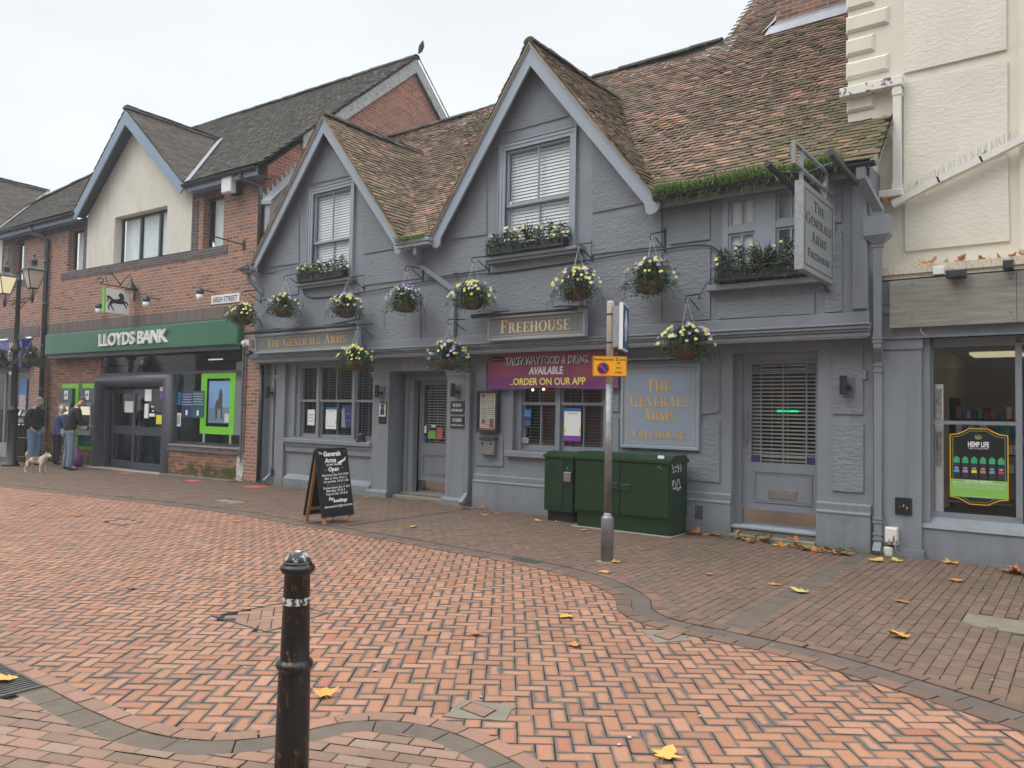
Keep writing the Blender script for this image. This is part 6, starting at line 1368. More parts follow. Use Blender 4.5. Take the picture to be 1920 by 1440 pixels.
for k in range(6):
    bx_ = cx-hw*.76+k*hw*.304; zb0 = zg1+.012; h_ = .25; w_ = hw*.095; m = MB(); m.box(bx_-w_, bx_+w_, yp-.008, yp-.003, zb0, zb0+h_*.66); m.m = 1; m.prism_xz([(bx_-w_*1.1, zb0+h_*.68), (bx_+w_*1.1, zb0+h_*.68), (bx_+w_*1.1, zb0+h_*.88), (bx_+w_*.4, zb0+h_*.95), (bx_, zb0+h_), (bx_-w_*.4, zb0+h_*.95), (bx_-w_*1.1, zb0+h_*.88)], yp-.009, yp-.004)
    m.m = 2; m.box(bx_-w_*.95, bx_+w_*.95, yp-.0095, yp-.008, zb0+h_*.26, zb0+h_*.38); m.m = 3; m.box(bx_-w_*.7, bx_+w_*.7, yp-.0095, yp-.008, zb0+h_*.42, zb0+h_*.49); m.build('bottle_picture', ['gutter_black', 'bottle_green', labs[k], 'slat'], po)
m = MB(); m.box(cx-hw*1.05, cx+hw*1.08, yp+.001, yp+.004, z0-.045, z0-.025); m.build('hanging_bar', 'gutter_black', po)
# boxes and lamps on the fascia
q = rc(1750, 500, 514, 1771, -.09); m = MB(); m.bev(q[0], q[1], -.13, -.05, 3.22, 3.31, .006); m.build('junction_box', 'white_plastic', label='small white junction box on the ledge over the shop window', cat='box', org=(q[0], -.1, 3.22))
for k, (xl, yt, yb, xr, lab) in enumerate(((1776, 508, 523, 1812, 'flat black floodlight on the shop fascia next to the white box'), (1881, 489, 506, 1901, 'square black sensor on the shop fascia near the right edge'))):
    q = rc(xl, yt, yb, xr, -.2); t = thing('fascia_light', lab, 'light', (q[0], -.12, q[2])); m = MB(); m.bev(q[0], q[1], -.26, -.16, q[2], q[3], .012); m.box(q[0]+.02, q[1]-.02, -.16, -.12, q[2]+.02, q[3]-.01); m.build('housing', 'gutter_black', t)
    if k == 0: m = MB(); m.tube([(q[0]-.02, -.14, q[2]+.02), (q[0]+.01, -.15, q[3]+.03), (q[0]+.06, -.15, q[3]+.02)], .005, 5); m.build('lead_wire', 'black_plastic', t)
P_ = catmull([FP(1724, 612, -.06), FP(1730, 625, -.05), FP(1745, 632, -.02)], 5); m = MB(); m.tube([tuple(p) for p in P_], .006, 5); m.build('loose_wire', 'white_plastic', label='short loose white wire hanging under the left end of the shop fascia', cat='wire', org=tuple(P_[0]))
q = rc(1678, 932, 964, 1709, -.02); m = MB(); m.bev(q[0], q[1], -.02, .0, q[2], q[3], .005); t = m.build('wall_plate', 'plate_black', label='square black metal plate with scraped orange marks low on the shop pilaster', cat='plate', org=(q[0], 0, q[2]))
m = MB()
for a, b, w_, h_ in ((1693, 951, .014, .035), (1699, 955, .016, .03), (1687, 952, .006, .015)): p = FP(a, b, -.022); m.prism_xz([(p[0], p[2]), (p[0]+w_*.7, p[2]+.004), (p[0]+w_, p[2]+h_), (p[0]+.003, p[2]+h_*.9)], -.023, -.019)
m.build('orange_mark', 'marker_orange', t)
q = rc(1660, 988, 1020, 1683, -.06); t = thing('meter_box', 'small white peeling electric box beside the downpipe foot', 'box', (q[0], -.05, q[2])); m = MB(); m.bev(q[0], q[1], -.10, .0, q[2], q[3], .014); m.build('box', 'peeling_white', t); m = MB(); m.lathe([(.035, q[2]-.03), (.05, q[2]-.04), (.045, q[2]-.13), (.03, 0.0)], q[0]+.03, -.05, 10); m.tube([(q[0]+.1, -.03, q[2]), (q[0]+.1, -.03, 0)], .012, 6); m.build('pipe_base', 'white_paint', t)
cable('cable', 'thin grey cable clipped up the edge of the shop pilaster', [(1666, 985), (1657, 950), (1655, 850), (1654, 760), (1653, 690), (1650, 660)], -.012, .007, 'paint_grey_wood')

# ------------------------------------------------------------------ signs and fittings on the pub
def framed_sign(name, lab, x0, x1, z0, z1, y, th, fr, face, mats_=('paint_grey_trim', 'sign_grey'), gold=.02):
    t = thing(name, lab, 'sign', ((x0+x1)/2, y, z0)); m = MB(); s_ = fr
    for a, b, c, d in ((x0, x1, z1-s_, z1), (x0, x1, z0, z0+s_), (x0, x0+s_, z0+s_, z1-s_), (x1-s_, x1, z0+s_, z1-s_)): m.bev(a, b, y-th, y, c, d, .008)
    m.build('frame', mats_[0], t); m = MB(); m.box(x0+s_, x1-s_, y-th+.02, y, z0+s_, z1-s_); m.build('panel', mats_[1], t); yf = y-th+.018
    a, b, c, d = x0+s_+gold*1.5, x1-s_-gold*1.5, z0+s_+gold*1.2, z1-s_-gold*1.2; g = .008; m = MB()
    m.box(a, b, yf, yf+.003, d-g, d); m.box(a, b, yf, yf+.003, c, c+g); m.box(a, a+g, yf, yf+.003, c+g, d-g); m.box(b-g, b, yf, yf+.003, c+g, d-g); m.build('gold_line', 'gold', t); return t, yf
ysg = -.34
q = rc(479, 628, 667, 672, ysg-.05); t, yf = framed_sign('name_sign', 'long grey sign reading THE GENERALS ARMS over the left window', q[0], q[1], 2.70, 3.10, ysg, .07, .05, None)
a, b = FP(500, 645, yf)[0], FP(650, 640, yf)[0]; serif('THE GENERALS ARMS', .175, .135, (a+b)/2, 2.83, yf-.002, b-a).build('lettering', 'gold', t)
q = rc(915, 604, 643, 1099, ysg-.05); t, yf = framed_sign('name_sign', 'grey sign with pale lettering FREEHOUSE over the purple banner', q[0], q[1], 2.70, 3.10, ysg, .08, .05, None)
a, b = FP(938, 618, yf)[0], FP(1070, 612, yf)[0]; serif('FREEHOUSE', .20, .155, (a+b)/2, 2.82, yf-.002, b-a).build('lettering', 'gold_pale', t)
for xl, yl, xr, yr, lab in ((462, 626, 668, 609, 'long thin black strip light over the left name sign'), (888, 596, 1084, 576, 'long thin black strip light over the Freehouse sign')):
    p, q_ = FP(xl, yl, -.46), FP(xr, yr, -.46); zc = (p[2]+q_[2])/2; t = thing('sign_light', lab, 'light', tuple(p)); m = MB(); m.tube([(p[0], -.50, zc), (q_[0], -.50, zc)], .035, 8); m.build('tube_housing', 'black_metal', t, smooth=False); m = MB()
    for f_ in (.2, .8): xx = p[0]+(q_[0]-p[0])*f_; m.tube([(xx, -.50, zc+.02), (xx, -.22, zc+.06)], .012, 6); m.box(xx-.16, xx+.16, -.28, -.2, zc+.03, zc+.09)
    m.build('brackets', 'black_metal', t)
q = rc(1163, 684, 835, 1311, YL-.06); t, yf = framed_sign('wall_sign', 'large square blue grey board reading THE GENERALS ARMS FREEHOUSE', q[0], q[1], f2(1311, 846, YL-.06)[1], f2(1311, 680, YL-.06)[1], YL-.001, .06, .045, None, ('paint_grey_trim', 'sign_bluegrey'), .03)
cx_ = (q[0]+q[1])/2; Wd = (q[1]-q[0])
for tx, cap, sm, py, wd in (('THE', .17, .145, 733, .32), ('GENERALS', .17, .14, 763, .76), ('ARMS', .17, .14, 789, .42), ('FREEHOUSE', .12, .095, 822, .68)): serif(tx, cap, sm, cx_, f2(1237, py, yf)[1], yf-.002, Wd*wd).build('lettering', 'gold', t)
m = MB(); q2_ = FP(1150, 676, -.1), FP(1300, 672, -.1); m.tube([(q2_[0][0]+.05, -.12, 2.36), (q2_[1][0], -.12, 2.36)], .025, 8); m.build('sign_light', 'black_metal', label='thin black lamp bar above the large square wall sign', cat='light', org=(q2_[0][0], -.12, 2.36))
# banner
q = rc(916, 662, 729, 1161, -.02); x0, x1, z0, z1 = q[0], q[1], f2(1161, 728, -.02)[1], f2(1161, 656, -.02)[1]
bn = thing('banner', 'purple vinyl banner TAKEAWAY FOOD AND DRINK AVAILABLE above the right window', 'banner', (x0, -.02, z0))
m = MB(); nx, nz = 40, 10
def by(u, v): return -.03-.012*math.sin(u*9+v*2)-.010*math.sin(u*21-v*5)*(1-v)
vs = [(x0+(x1-x0)*i/nx, by(i/nx, j/nz), z0+(z1-z0)*j/nz-.012*math.sin(PI*i/nx*3)*(j == 0)) for j in range(nz+1) for i in range(nx+1)]
m.add(vs, [(j*(nx+1)+i, j*(nx+1)+i+1, (j+1)*(nx+1)+i+1, (j+1)*(nx+1)+i) for j in range(nz) for i in range(nx)]); m.build('sheet', 'banner_purple', bn, smooth=True)
def onb(mb): mb.v = [(x0+v[0]*(x1-x0), by(v[0], v[2])+v[1]-.004, z0+v[2]*(z1-z0)) for v in mb.v]; return mb
def btext(s, a, b, c, h, mt, bold, sh=0):
    t_ = sans(s, h, 0, c, 0, bold=bold, shear=sh, depth=0); fit(t_, a, b); onb(t_).build('lettering', mt, bn)
btext('TAKEAWAY FOOD & DRINK', .158, .798, .668, .215, 'banner_black', .05, .15); btext('TAKEAWAY FOOD & DRINK', .15, .795, .68, .22, 'banner_white', .035, .15); btext('AVAILABLE', .335, .605, .41, .20, 'banner_white', .05, .12); btext('..ORDER ON OUR APP', .19, .775, .11, .19, 'banner_yellow', .03)
m = MB(); m.box(.03, .135, -.001, .001, .78, .95); onb(m).build('black_label', 'banner_black', bn)
m = MB(); m.prism_xz([(.045, .82), (.045, .90), (.058, .86)], -.004, -.002); scribble(m, .065, .13, .84, .04, -.002, seed=3); onb(m).build('label_print', 'slat', bn)
m = MB(); 
for a, b in ((.012, .05), (.985, .05), (.22, .04), (.70, .04)): m.lathe([(.0045, 0), (.0045, .004)], 0, 0, 10); m.v[-20:] = [(a+v[0], -.003-v[2]*.5, b+v[1]*3) for v in m.v[-20:]]
onb(m).build('eyelets', 'steel', bn)
# hanging sign
B0 = FP(1561, 390, YU); sx = B0[0]; P0 = lambda px, py: SP(px, py, sx)
a1, a2_ = P0(1493, 440), P0(1551, 460); yA, yB = a1[1], a2_[1]; zT, zB = P0(1492, 348)[2], P0(1492, 512)[2]; zB = (zB+P0(1551, 528)[2])/2; zT = (zT+P0(1551, 378)[2])/2
hg = thing('hanging_pub_sign', 'tall grey double sided hanging sign reading THE GENERALS ARMS FREEHOUSE', 'sign', (sx, YU, zT))
m = MB(); m.box(sx-.01, sx+.07, yA+.01, yB, zB, zT); m.build('panel', 'sign_side', hg); m = MB(); m.box(sx-.015, sx+.075, yA-.012, yA+.01, zB-.005, zT+.005); m.build('edge', 'metal_sign_edge', hg)
m = MB(); g = .008; aa, bb, cc, dd = yA+.06, yB-.05, zB+.06, zT-.06
for p in ((aa, bb, cc, cc+g), (aa, bb, dd-g, dd), (aa, aa+g, cc+g, dd-g), (bb-g, bb, cc+g, dd-g)): m.box(sx+.07, sx+.074, p[0], p[1], p[2], p[3])
m.build('line', 'dark_frame', hg); H_ = zT-zB
for tx, cap, fz, wd in (('THE', .115, .74, .36), ('GENERALS', .115, .56, .84), ('ARMS', .115, .37, .5), ('FREEHOUSE', .085, .18, .72)):
    s_ = serif(tx, cap, cap*.8, 0, 0, 0, (yB-yA)*wd); s_.v = [(sx+.075-v[1]*.5, (yA+yB)/2+v[0], zB+H_*fz+v[2]) for v in s_.v]; s_.build('lettering', 'gold_dull', hg)
m = MB(); zA = zT+.16
def bar(a, b, c, d, x_=sx, w_=.02): m.box(x_-w_, x_+w_, min(a, b), max(a, b), min(c, d), max(c, d))
bar(yA-.12, YU, zA, zA+.03); bar(yA-.12, YU-.25, zA+.22, zA+.25); bar(yA-.12, yA-.09, zA+.03, zA+.22); bar(yA+.16, yA+.19, zT, zA+.22, w_=.018); bar(yB-.12, yB-.09, zT, zA+.1, w_=.018); bar(YU-.28, YU-.25, zA+.03, zA+.22, w_=.018)
bar(YU-.03, YU, zA-.75, zA+.3, w_=.035); m.tube([(sx, YU-.5, zA), (sx, YU-.02, zA-.62)], .014, 6)
for c_, r_ in (((YU-.10, zA-.10), .06), ((YU-.28, zA-.07), .045), ((YU-.09, zA-.72), .05)): m.tube([(sx, c_[0]+r_*math.cos(t*.7), c_[1]+r_*math.sin(t*.7)) for t in range(9)], .011, 5)
m.build('iron_bracket', 'sign_side', hg)
for s_ in (-1, 1):
    m = MB(); xx = sx+s_*.33; m.tube([(xx, yA+.05, zA+.10), (xx, yB-.05, zA+.05)], .035, 10); m.tube([(sx, yA+.35, zA+.02), (xx, yA+.35, zA+.09)], .01, 5); m.build('tube_lamp', 'gutter_black', hg)
m = MB(); p = FP(1553, 540, YU-.03); m.box(p[0]-.02, p[0]+.02, -.50, YU, p[2]-.05, p[2]-.035); m.tube([(p[0]-.06, -.48, p[2]+.17), (p[0], YU-.02, p[2]-.05)], .014, 5); m.build('stay', 'iron', hg)
# wall lamps up and down
for k, (px, py, y_, lab) in enumerate(((510, 735, -.005, 'black up-and-down wall lamp on the left end pillar'), (714, 734, -.005, 'black up-and-down wall lamp on the pillar left of the porch'), (856, 732, -.005, 'black up-and-down wall lamp on the pillar right of the porch'), (1585, 723, YL-.02, 'black up-and-down wall lamp beside the right door'))):
    p = FP(px, py, y_); t = thing('wall_lamp', lab, 'wall lamp', (p[0], y_, p[2]), group='up-and-down lamps on the pub front'); m = MB(); m.box(p[0]-.035, p[0]+.105, y_-.015, y_, p[2]-.13, p[2]+.10); m.build('backplate', 'paint_grey_dark', t)
    m = MB(); m.tube([(p[0], y_-.10, p[2]-.115), (p[0], y_-.10, p[2]+.115)], .042, 14); m.build('cylinder', 'black_metal', t); m = MB(); m.tube([(p[0]+.05, y_-.07, p[2]-.03), (p[0]+.05, y_-.005, p[2]-.03)], .03, 10); m.build('mount', 'black_metal', t)
q = rc(1618, 694, 712, 1626, YL); m = MB(); m.bev(q[0], q[1], YL-.03, YL, q[2], q[3], .004); m.build('alarm_box', 'paint_grey_wood', label='little grey box on the wall above right of the door lamp', cat='box', org=(q[0], YL, q[2]))
# plaques on the pillar, ale plaque
for py0, py1, tx, lab in ((752, 776, ('NO ENTRY', 'AFTER MIDNIGHT'), 'small black plaque on the porch pillar reading NO ENTRY AFTER MIDNIGHT'), (780, 803, ('NO CHILDREN', 'IN THE BAR AFTER 9PM'), 'small black plaque on the porch pillar beginning NO CHILDREN')):
    q = rc(845, py0, py1, 871, 0); t = thing('plaque', lab, 'plaque', (q[0], 0, q[2])); m = MB(); m.bev(q[0], q[1], -.012, 0, q[2], q[3], .003); m.build('plate', 'black_plastic', t); a = q[0]+.03; b = q[1]-.03; m = fit(sans(tx[0], .055, 0, (q[2]+q[3])/2+.012, -.014, bold=.02, depth=0), a+.03, b-.03)
    m.merge(fit(sans(tx[1], .04, 0, (q[2]+q[3])/2-.065, -.014, bold=.02, depth=0), a, b)) if 'MID' in tx[1] else scribble(m, a, b, (q[2]+q[3])/2-.06, .03, -.013, seed=5); m.build('lettering', 'chalk', t)
q = rc(711, 754, 794, 725, 0); t = thing('ale_plaque', 'narrow cream and black award plaque on the pillar left of the porch', 'plaque', (q[0], 0, q[2])); m = MB(); m.bev(q[0], q[1], -.014, 0, q[2], q[3], .003); m.build('plate', 'poster_black', t)
m = MB(); m.box(q[0]+.012, q[1]-.012, -.016, -.013, q[2]+.13, q[3]-.015); m.build('cream_field', 'menu_tan', t); cx_ = (q[0]+q[1])/2; zc = q[2]+.36; m = MB()
m.prism_xz([(cx_-.012, q[3]-.04), (cx_+.012, q[3]-.04), (cx_+.03, zc+.07), (cx_+.03, zc-.07), (cx_+.055, zc-.13), (cx_+.055, zc-.2), (cx_-.055, zc-.2), (cx_-.055, zc-.13), (cx_-.03, zc-.07), (cx_-.03, zc+.07)], -.018, -.0165); m.lathe([(.062, 0), (.062, .002)], 0, 0, 16); m.v[-32:] = [(cx_+v[0], -.019-v[2], zc+v[1]) for v in m.v[-32:]]; m.build('emblem', 'poster_navy', t)
q_ = sans('REAL ALE', .028, cx_, zc-.013, -.0225, 'CENTER', bold=.02, depth=0, width=.62); q_.build('lettering', 'menu_tan', t)
# menu case, ashtray bin
q = rc(895, 733, 809, 933, YL-.08); t = thing('menu_case', 'black framed glazed menu case right of the porch', 'menu case', (q[0], YL, q[2])); m = MB(); x0, x1, z0, z1 = q; s_ = .035
for a, b, c, d in ((x0, x1, z1-s_, z1), (x0, x1, z0, z0+s_), (x0, x0+s_, z0+s_, z1-s_), (x1-s_, x1, z0+s_, z1-s_)): m.bev(a, b, YL-.11, YL, c, d, .006)
m.build('frame', 'black_plastic', t); m = MB(); m.box(x0+s_, x1-s_, YL-.06, YL, z0+s_, z1-s_); m.build('paper', 'paper', t); m = MB(); w_ = x1-x0-2*s_; hh = z1-z0-2*s_; ox, oz = x0+s_, z0+s_
for a, b, c, d, k in ((.12, .30, .88, .96, 1), (.35, .85, .72, .97, 0), (.12, .34, .66, .84, 0), (.12, .45, .30, .62, 0), (.5, .88, .38, .66, 0), (.12, .34, .16, .28, 1), (.6, .85, .06, .30, 1), (.38, .56, .1, .28, 0), (.02, .98, .0, .05, 1)): m.m = k; m.box(ox+a*w_, ox+b*w_, YL-.063, YL-.06, oz+c*hh, oz+d*hh)
m.build('menu_pictures', ['menu_tan', 'menu_red'], t); m = MB(); [scribble(m, ox+.14*w_, ox+.86*w_, oz+hh*(.08+k*.055), .012, YL-.064, seed=k+50) for k in range(16)]; m.build('menu_print', 'poster_black', t)
g = MB(); g.quad((ox, YL-.075, oz), (ox+w_, YL-.075, oz), (ox+w_, YL-.075, oz+hh), (ox, YL-.075, oz+hh)); g.build('glass', 'glass', t, fix=False)
q = rc(900, 819, 852, 925, YL-.12); t = thing('ashtray_bin', 'stainless steel wall ashtray under the menu case', 'ashtray', (q[0], YL, q[2])); m = MB(); m.bev(q[0], q[1], YL-.12, YL-.02, q[2], q[3]-.05, .008); m.build('bin', 'steel', t); m = MB(); m.box(q[0]-.01, q[1]+.03, YL-.14, YL, q[3]-.045, q[3]); m.box(q[0]+.03, q[0]+.07, YL-.124, YL-.119, q[3]-.13, q[3]-.08); m.box(q[1]-.07, q[1]-.03, YL-.124, YL-.119, q[3]-.13, q[3]-.08); m.build('lid', 'dark_frame', t)
# posters in the pub windows
for k, (xl, yt, yb, xr, mt, y_, lab) in enumerate(((577, 768, 797, 590, 'paper', YL+.10, 'plain white notice in the left light of the left pub window'), (611, 764, 804, 631, 'paper', YL+.10, 'white notice with blue top and yellow corners in the left pub window'), (641, 760, 801, 660, 'poster_navy', YL+.10, 'navy sport poster in the middle light of the left pub window'),
      (983, 767, 783, 996, 'poster_blue', YL+.13, 'small blue sticker high in the right pub window'), (983, 784, 801, 996, 'poster_navy', YL+.13, 'small violet blue sticker below another in the right pub window'), (1058, 765, 826, 1089, 'paper', YL+.13, 'tall white notice with blue top in the right pub window'), (979, 820, 830, 991, 'brochure', YL+.13, 'small pale sticker low in the right pub window'))):
    q = rc(xl, yt, yb, xr, y_); t = thing('window_notice', lab, 'notice', (q[0], y_, q[2])); x0, x1, z0, z1 = q; W_ = x1-x0; H_ = z1-z0; m = MB(); m.box(x0, x1, y_-.004, y_, z0, z1); m.build('sheet', mt, t)
    m = MB()
    if k in (1, 5):
        m.box(x0, x1, y_-.006, y_-.004, z1-H_*.10, z1); m.build('blue_top', 'poster_blue', t); m = MB()
        for s_ in (0, 1): xe = x0 if s_ == 0 else x1; d_ = W_*.16*(1 if s_ == 0 else -1); m.prism_xz([(xe, z0+H_*.25), (xe+d_, z0+H_*.25), (xe+d_*.2, z0+H_*.42), (xe, z0+H_*.42)], y_-.006, y_-.004)
        m.build('yellow_corner', 'yellow', t); m = MB(); scribble(m, x0+W_*.2, x1-W_*.2, z0+H_*.12, H_*.03, y_-.004, seed=k); scribble(m, x0+W_*.2, x1-W_*.2, z0+H_*.82, H_*.03, y_-.004, seed=k+1); m.build('print', 'dark_frame', t)
        if k == 5: m = MB(); m.box(x0, x1, y_-.006, y_-.004, z0, z0+H_*.16); m.build('purple_foot', 'poster_purple', t)
    elif k == 2: m.prism_xz([(x0, z0), (x0+W_*.4, z0), (x0+W_*.25, z1-H_*.1), (x0, z1-H_*.2)], y_-.006, y_-.004); scribble(m, x0+W_*.45, x1-.02, z0+H_*.6, H_*.07, y_-.004, seed=9); scribble(m, x0+W_*.45, x1-.02, z0+H_*.3, H_*.05, y_-.004, seed=10); m.build('print', 'sign_side', t)
    else: [scribble(m, x0+W_*.12, x1-W_*.12, z0+H_*(.25+i*.2), H_*.06, y_-.005, seed=k*7+i) for i in range(3)]; m.build('print', 'dark_frame' if k in (0, 6) else 'paper', t)
p = FP(980, 744, 0); m = MB(); m.lathe([(.012, 0), (.02, .004)], 0, 0, 6)
q = rc(667, 823, 838, 681, YL-.05); m = MB(); zb0 = .985; xc = (q[0]+q[1])/2; m.lathe([(.11, zb0), (.11, zb0+.03), (.075, zb0+.035), (.075, zb0+.13), (.055, zb0+.16)], xc, YL-.0, 14); m.build('lantern_base', 'black_metal', label='small black cone shaped fitting standing on the left window sill', cat='lamp', org=(xc, YL, zb0))

# ------------------------------------------------------------------ planting
def leaf(mb, c, d, up, l, w_, col):
    d = d.normalized(); s_ = d.cross(up); s_ = s_.normalized() if s_.length > 1e-3 else Vector((1, 0, 0)); n_ = s_.cross(d)
    a = c; b = c+d*l*.45+s_*w_/2+n_*l*.06; e = c+d*l-n_*l*.10; f = c+d*l*.45-s_*w_/2+n_*l*.06
    mb.add([tuple(a), tuple(b), tuple(e), tuple(f)], [(0, 1, 2, 3)], col)
def flower(mb, c, n_, r_, rr, dark):
    n_ = n_.normalized(); u = n_.cross(Vector((.3, .2, 1))).normalized(); v = n_.cross(u); k = 5; col = (rr.random(), rr.random(), .5)
    for i in range(k):
        a = 2*PI*i/k+rr.random()*.3; t = a-.55; s_ = a+.55; q = c+(u*math.cos(a)+v*math.sin(a))*r_+n_*r_*.12
        mb.add([tuple(c), tuple(c+(u*math.cos(t)+v*math.sin(t))*r_*.8+n_*r_*.15), tuple(q), tuple(c+(u*math.cos(s_)+v*math.sin(s_))*r_*.8+n_*r_*.15)], [(0, 1, 2, 3)], col)
def strand(mb, c, ln, rr, drift):
    p = Vector(c); d = Vector((drift[0]*.3, drift[1]*.3, -.2)); n = int(ln/.028)
    for i in range(n):
        d = (d+Vector((rr.gauss(0, .12), rr.gauss(0, .08), -.16))).normalized(); q = p+d*.028; mb.add([tuple(p), tuple(q), tuple(q+Vector((.003, 0, 0))), tuple(p+Vector((.003, 0, 0)))], [(0, 1, 2, 3)], (.1, .5, .5))
        for s_ in (-1, 1):
            if rr.random() < .8: leaf(mb, p, Vector((s_*rr.uniform(.4, 1), rr.uniform(-.9, .2), rr.uniform(-.5, .4))), Vector((0, 0, 1)), rr.uniform(.02, .04), rr.uniform(.018, .034), (rr.random(), .5, .5))
        p = q
def foliage(mb, fmb, rx, ry, h, n, nf, rr, cz=0, strands=6, cx=0, sl=(.1, .35), long=None, mixw=(.62, .22, .16)):
    l1, l2, l3 = rr.random()*6, rr.random()*6, rr.uniform(.12, .3)
    for i in range(n):
        a = rr.uniform(0, 2*PI); k = rr.random()**.45; ph = rr.uniform(-.5, 1)*PI/2; b = Vector((math.cos(a)*math.cos(ph)*rx*k, math.sin(a)*math.cos(ph)*ry*k, math.sin(ph)*h*k+cz)); b.x += cx
        out = Vector((math.cos(a), math.sin(a), rr.uniform(-.5, .9))); lump = .82+l3*math.sin(a*2+l1)+.16*math.sin(a*5+l2)
        b2_ = Vector((cx+(b.x-cx)*lump, b.y*lump, b.z)); leaf(mb, b2_, out+Vector((rr.gauss(0, .4), rr.gauss(0, .4), rr.gauss(0, .4))), Vector((0, 0, 1)), rr.uniform(.03, .06), rr.uniform(.018, .034), (rr.random()*(.45+.55*k), .5, .5))
    for i in range(nf):
        a = rr.uniform(PI*.85, 2.15*PI) if rr.random() < .75 else rr.uniform(0, 2*PI); ph = rr.uniform(.0, 1)*PI/2; b = Vector((cx+math.cos(a)*math.cos(ph)*rx*1.03, math.sin(a)*math.cos(ph)*ry*1.03, math.sin(ph)*h*1.08+cz+rr.uniform(-.02, .03)))
        flower(fmb[rr.choices((0, 1, 2), mixw)[0]], b, Vector((math.cos(a)*.8+rr.gauss(0, .3), math.sin(a)*.8-.5, .35+rr.random()*.4)), rr.uniform(.02, .033), rr, False)
    for i in range(strands):
        a = rr.uniform(0, 2*PI); ln = rr.uniform(*sl)
        if long and i < 2: ln = rr.uniform(*long)
        strand(mb, (cx+math.cos(a)*rx*.85, math.sin(a)*ry*.85, cz+.0), ln, rr, (math.cos(a), math.sin(a)))
def basket(org, lab, seed, sc=1., nf=34, zh=.30, group='hanging flower baskets on the pub front', long=(.25, .4), hook=None, strands=8, mixw=(.62, .22, .16)):
    rr = random.Random(seed); t = thing('hanging_basket', lab, 'hanging basket', org, group=group); x, y, z = 0, 0, 0; R_ = .18*sc
    m = MB(); m.lathe([(R_*.35, -.17*sc), (R_*.7, -.145*sc), (R_*.92, -.08*sc), (R_, .0), (R_*.9, .0)], 0, 0, 18); m.v = [(a+org[0], b+org[1], c+org[2]) for a, b, c in m.v]; m.build('coir_liner', 'terracotta', t, smooth=True)
    m = MB()
    for zz, r_ in ((.0, 1.02), (-.08*sc, .95), (-.145*sc, .72)): m.tube([(math.cos(a*PI/10)*R_*r_, math.sin(a*PI/10)*R_*r_, zz) for a in range(21)], .0045, 4)
    for k in range(9): a = k*2*PI/9; m.tube([(math.cos(a)*R_*q, math.sin(a)*R_*q, zz) for zz, q in ((0, 1.02), (-.08*sc, .96), (-.145*sc, .73), (-.172*sc, .36))], .0045, 4)
    m.v = [(a+org[0], b+org[1], c+org[2]) for a, b, c in m.v]; m.build('wire_frame', 'wire', t)
    mb = MB(); fs = [MB(), MB(), MB()]; foliage(mb, fs, (.33+.09*rr.random())*sc, .32*sc, (.22+.07*rr.random())*sc, int(2500*sc), nf*2, rr, .0, strands*3, sl=(.08, .30), long=long, mixw=mixw)
    mb.v = [(a+org[0], b+org[1], c+org[2]) for a, b, c in mb.v]; mb.build('foliage', 'foliage' if seed % 3 else 'ivy', t, fix=False)
    F_ = MB()
    for k, f_ in enumerate(fs): b0 = len(F_.mi); F_.merge(f_); F_.mi[b0:] = [k]*len(f_.f)
    F_.v = [(a+org[0], b+org[1], c+org[2]) for a, b, c in F_.v]
    if nf: F_.build('flowers', ['petal_yellow', 'petal_violet', 'petal_dark'], t, fix=False, kind='stuff')
    m = MB(); hk = hook or (0, 0, zh)
    for k in range(3): a = k*2*PI/3+.5; m.tube([(org[0]+math.cos(a)*R_, org[1]+math.sin(a)*R_, org[2]), (org[0]+hk[0], org[1]+hk[1], org[2]+hk[2])], .0035, 4)
    m.build('chain', 'chain', t); return t
BK = [((455, 596), (486, 542, 570), (458, 549), 'leftmost basket, hanging in front of the brick corner'), ((538, 580), (561, 510, 543), (536, 520), 'basket above the word THE of the left name sign'), ((652, 580), (678, 515, 545), (652, 524), 'basket below the small gable window box'),
      ((767, 568), (790, 502, 528), (763, 502), 'basket with violet flowers below the valley between the gables'), ((884, 562), (914, 479, 512), (888, 486), 'basket beside the swan neck of the middle downpipe'), ((1087, 543), (1107, 453, 492), (1084, 463), 'basket between the Freehouse sign and the large gable window'),
      ((1219, 530), (1245, 432, 473), (1222, 442), 'basket under the right foot of the large gable'), ((668, 679), (695, 606, 638), (670, 612), 'low basket in front of the left window'), ((839, 676), (874, 597, 625), (843, 602), 'low basket above the porch pillar'), ((1289, 650), (1308, 549, 587), (1288, 559), 'low basket over the top of the large wall sign')]
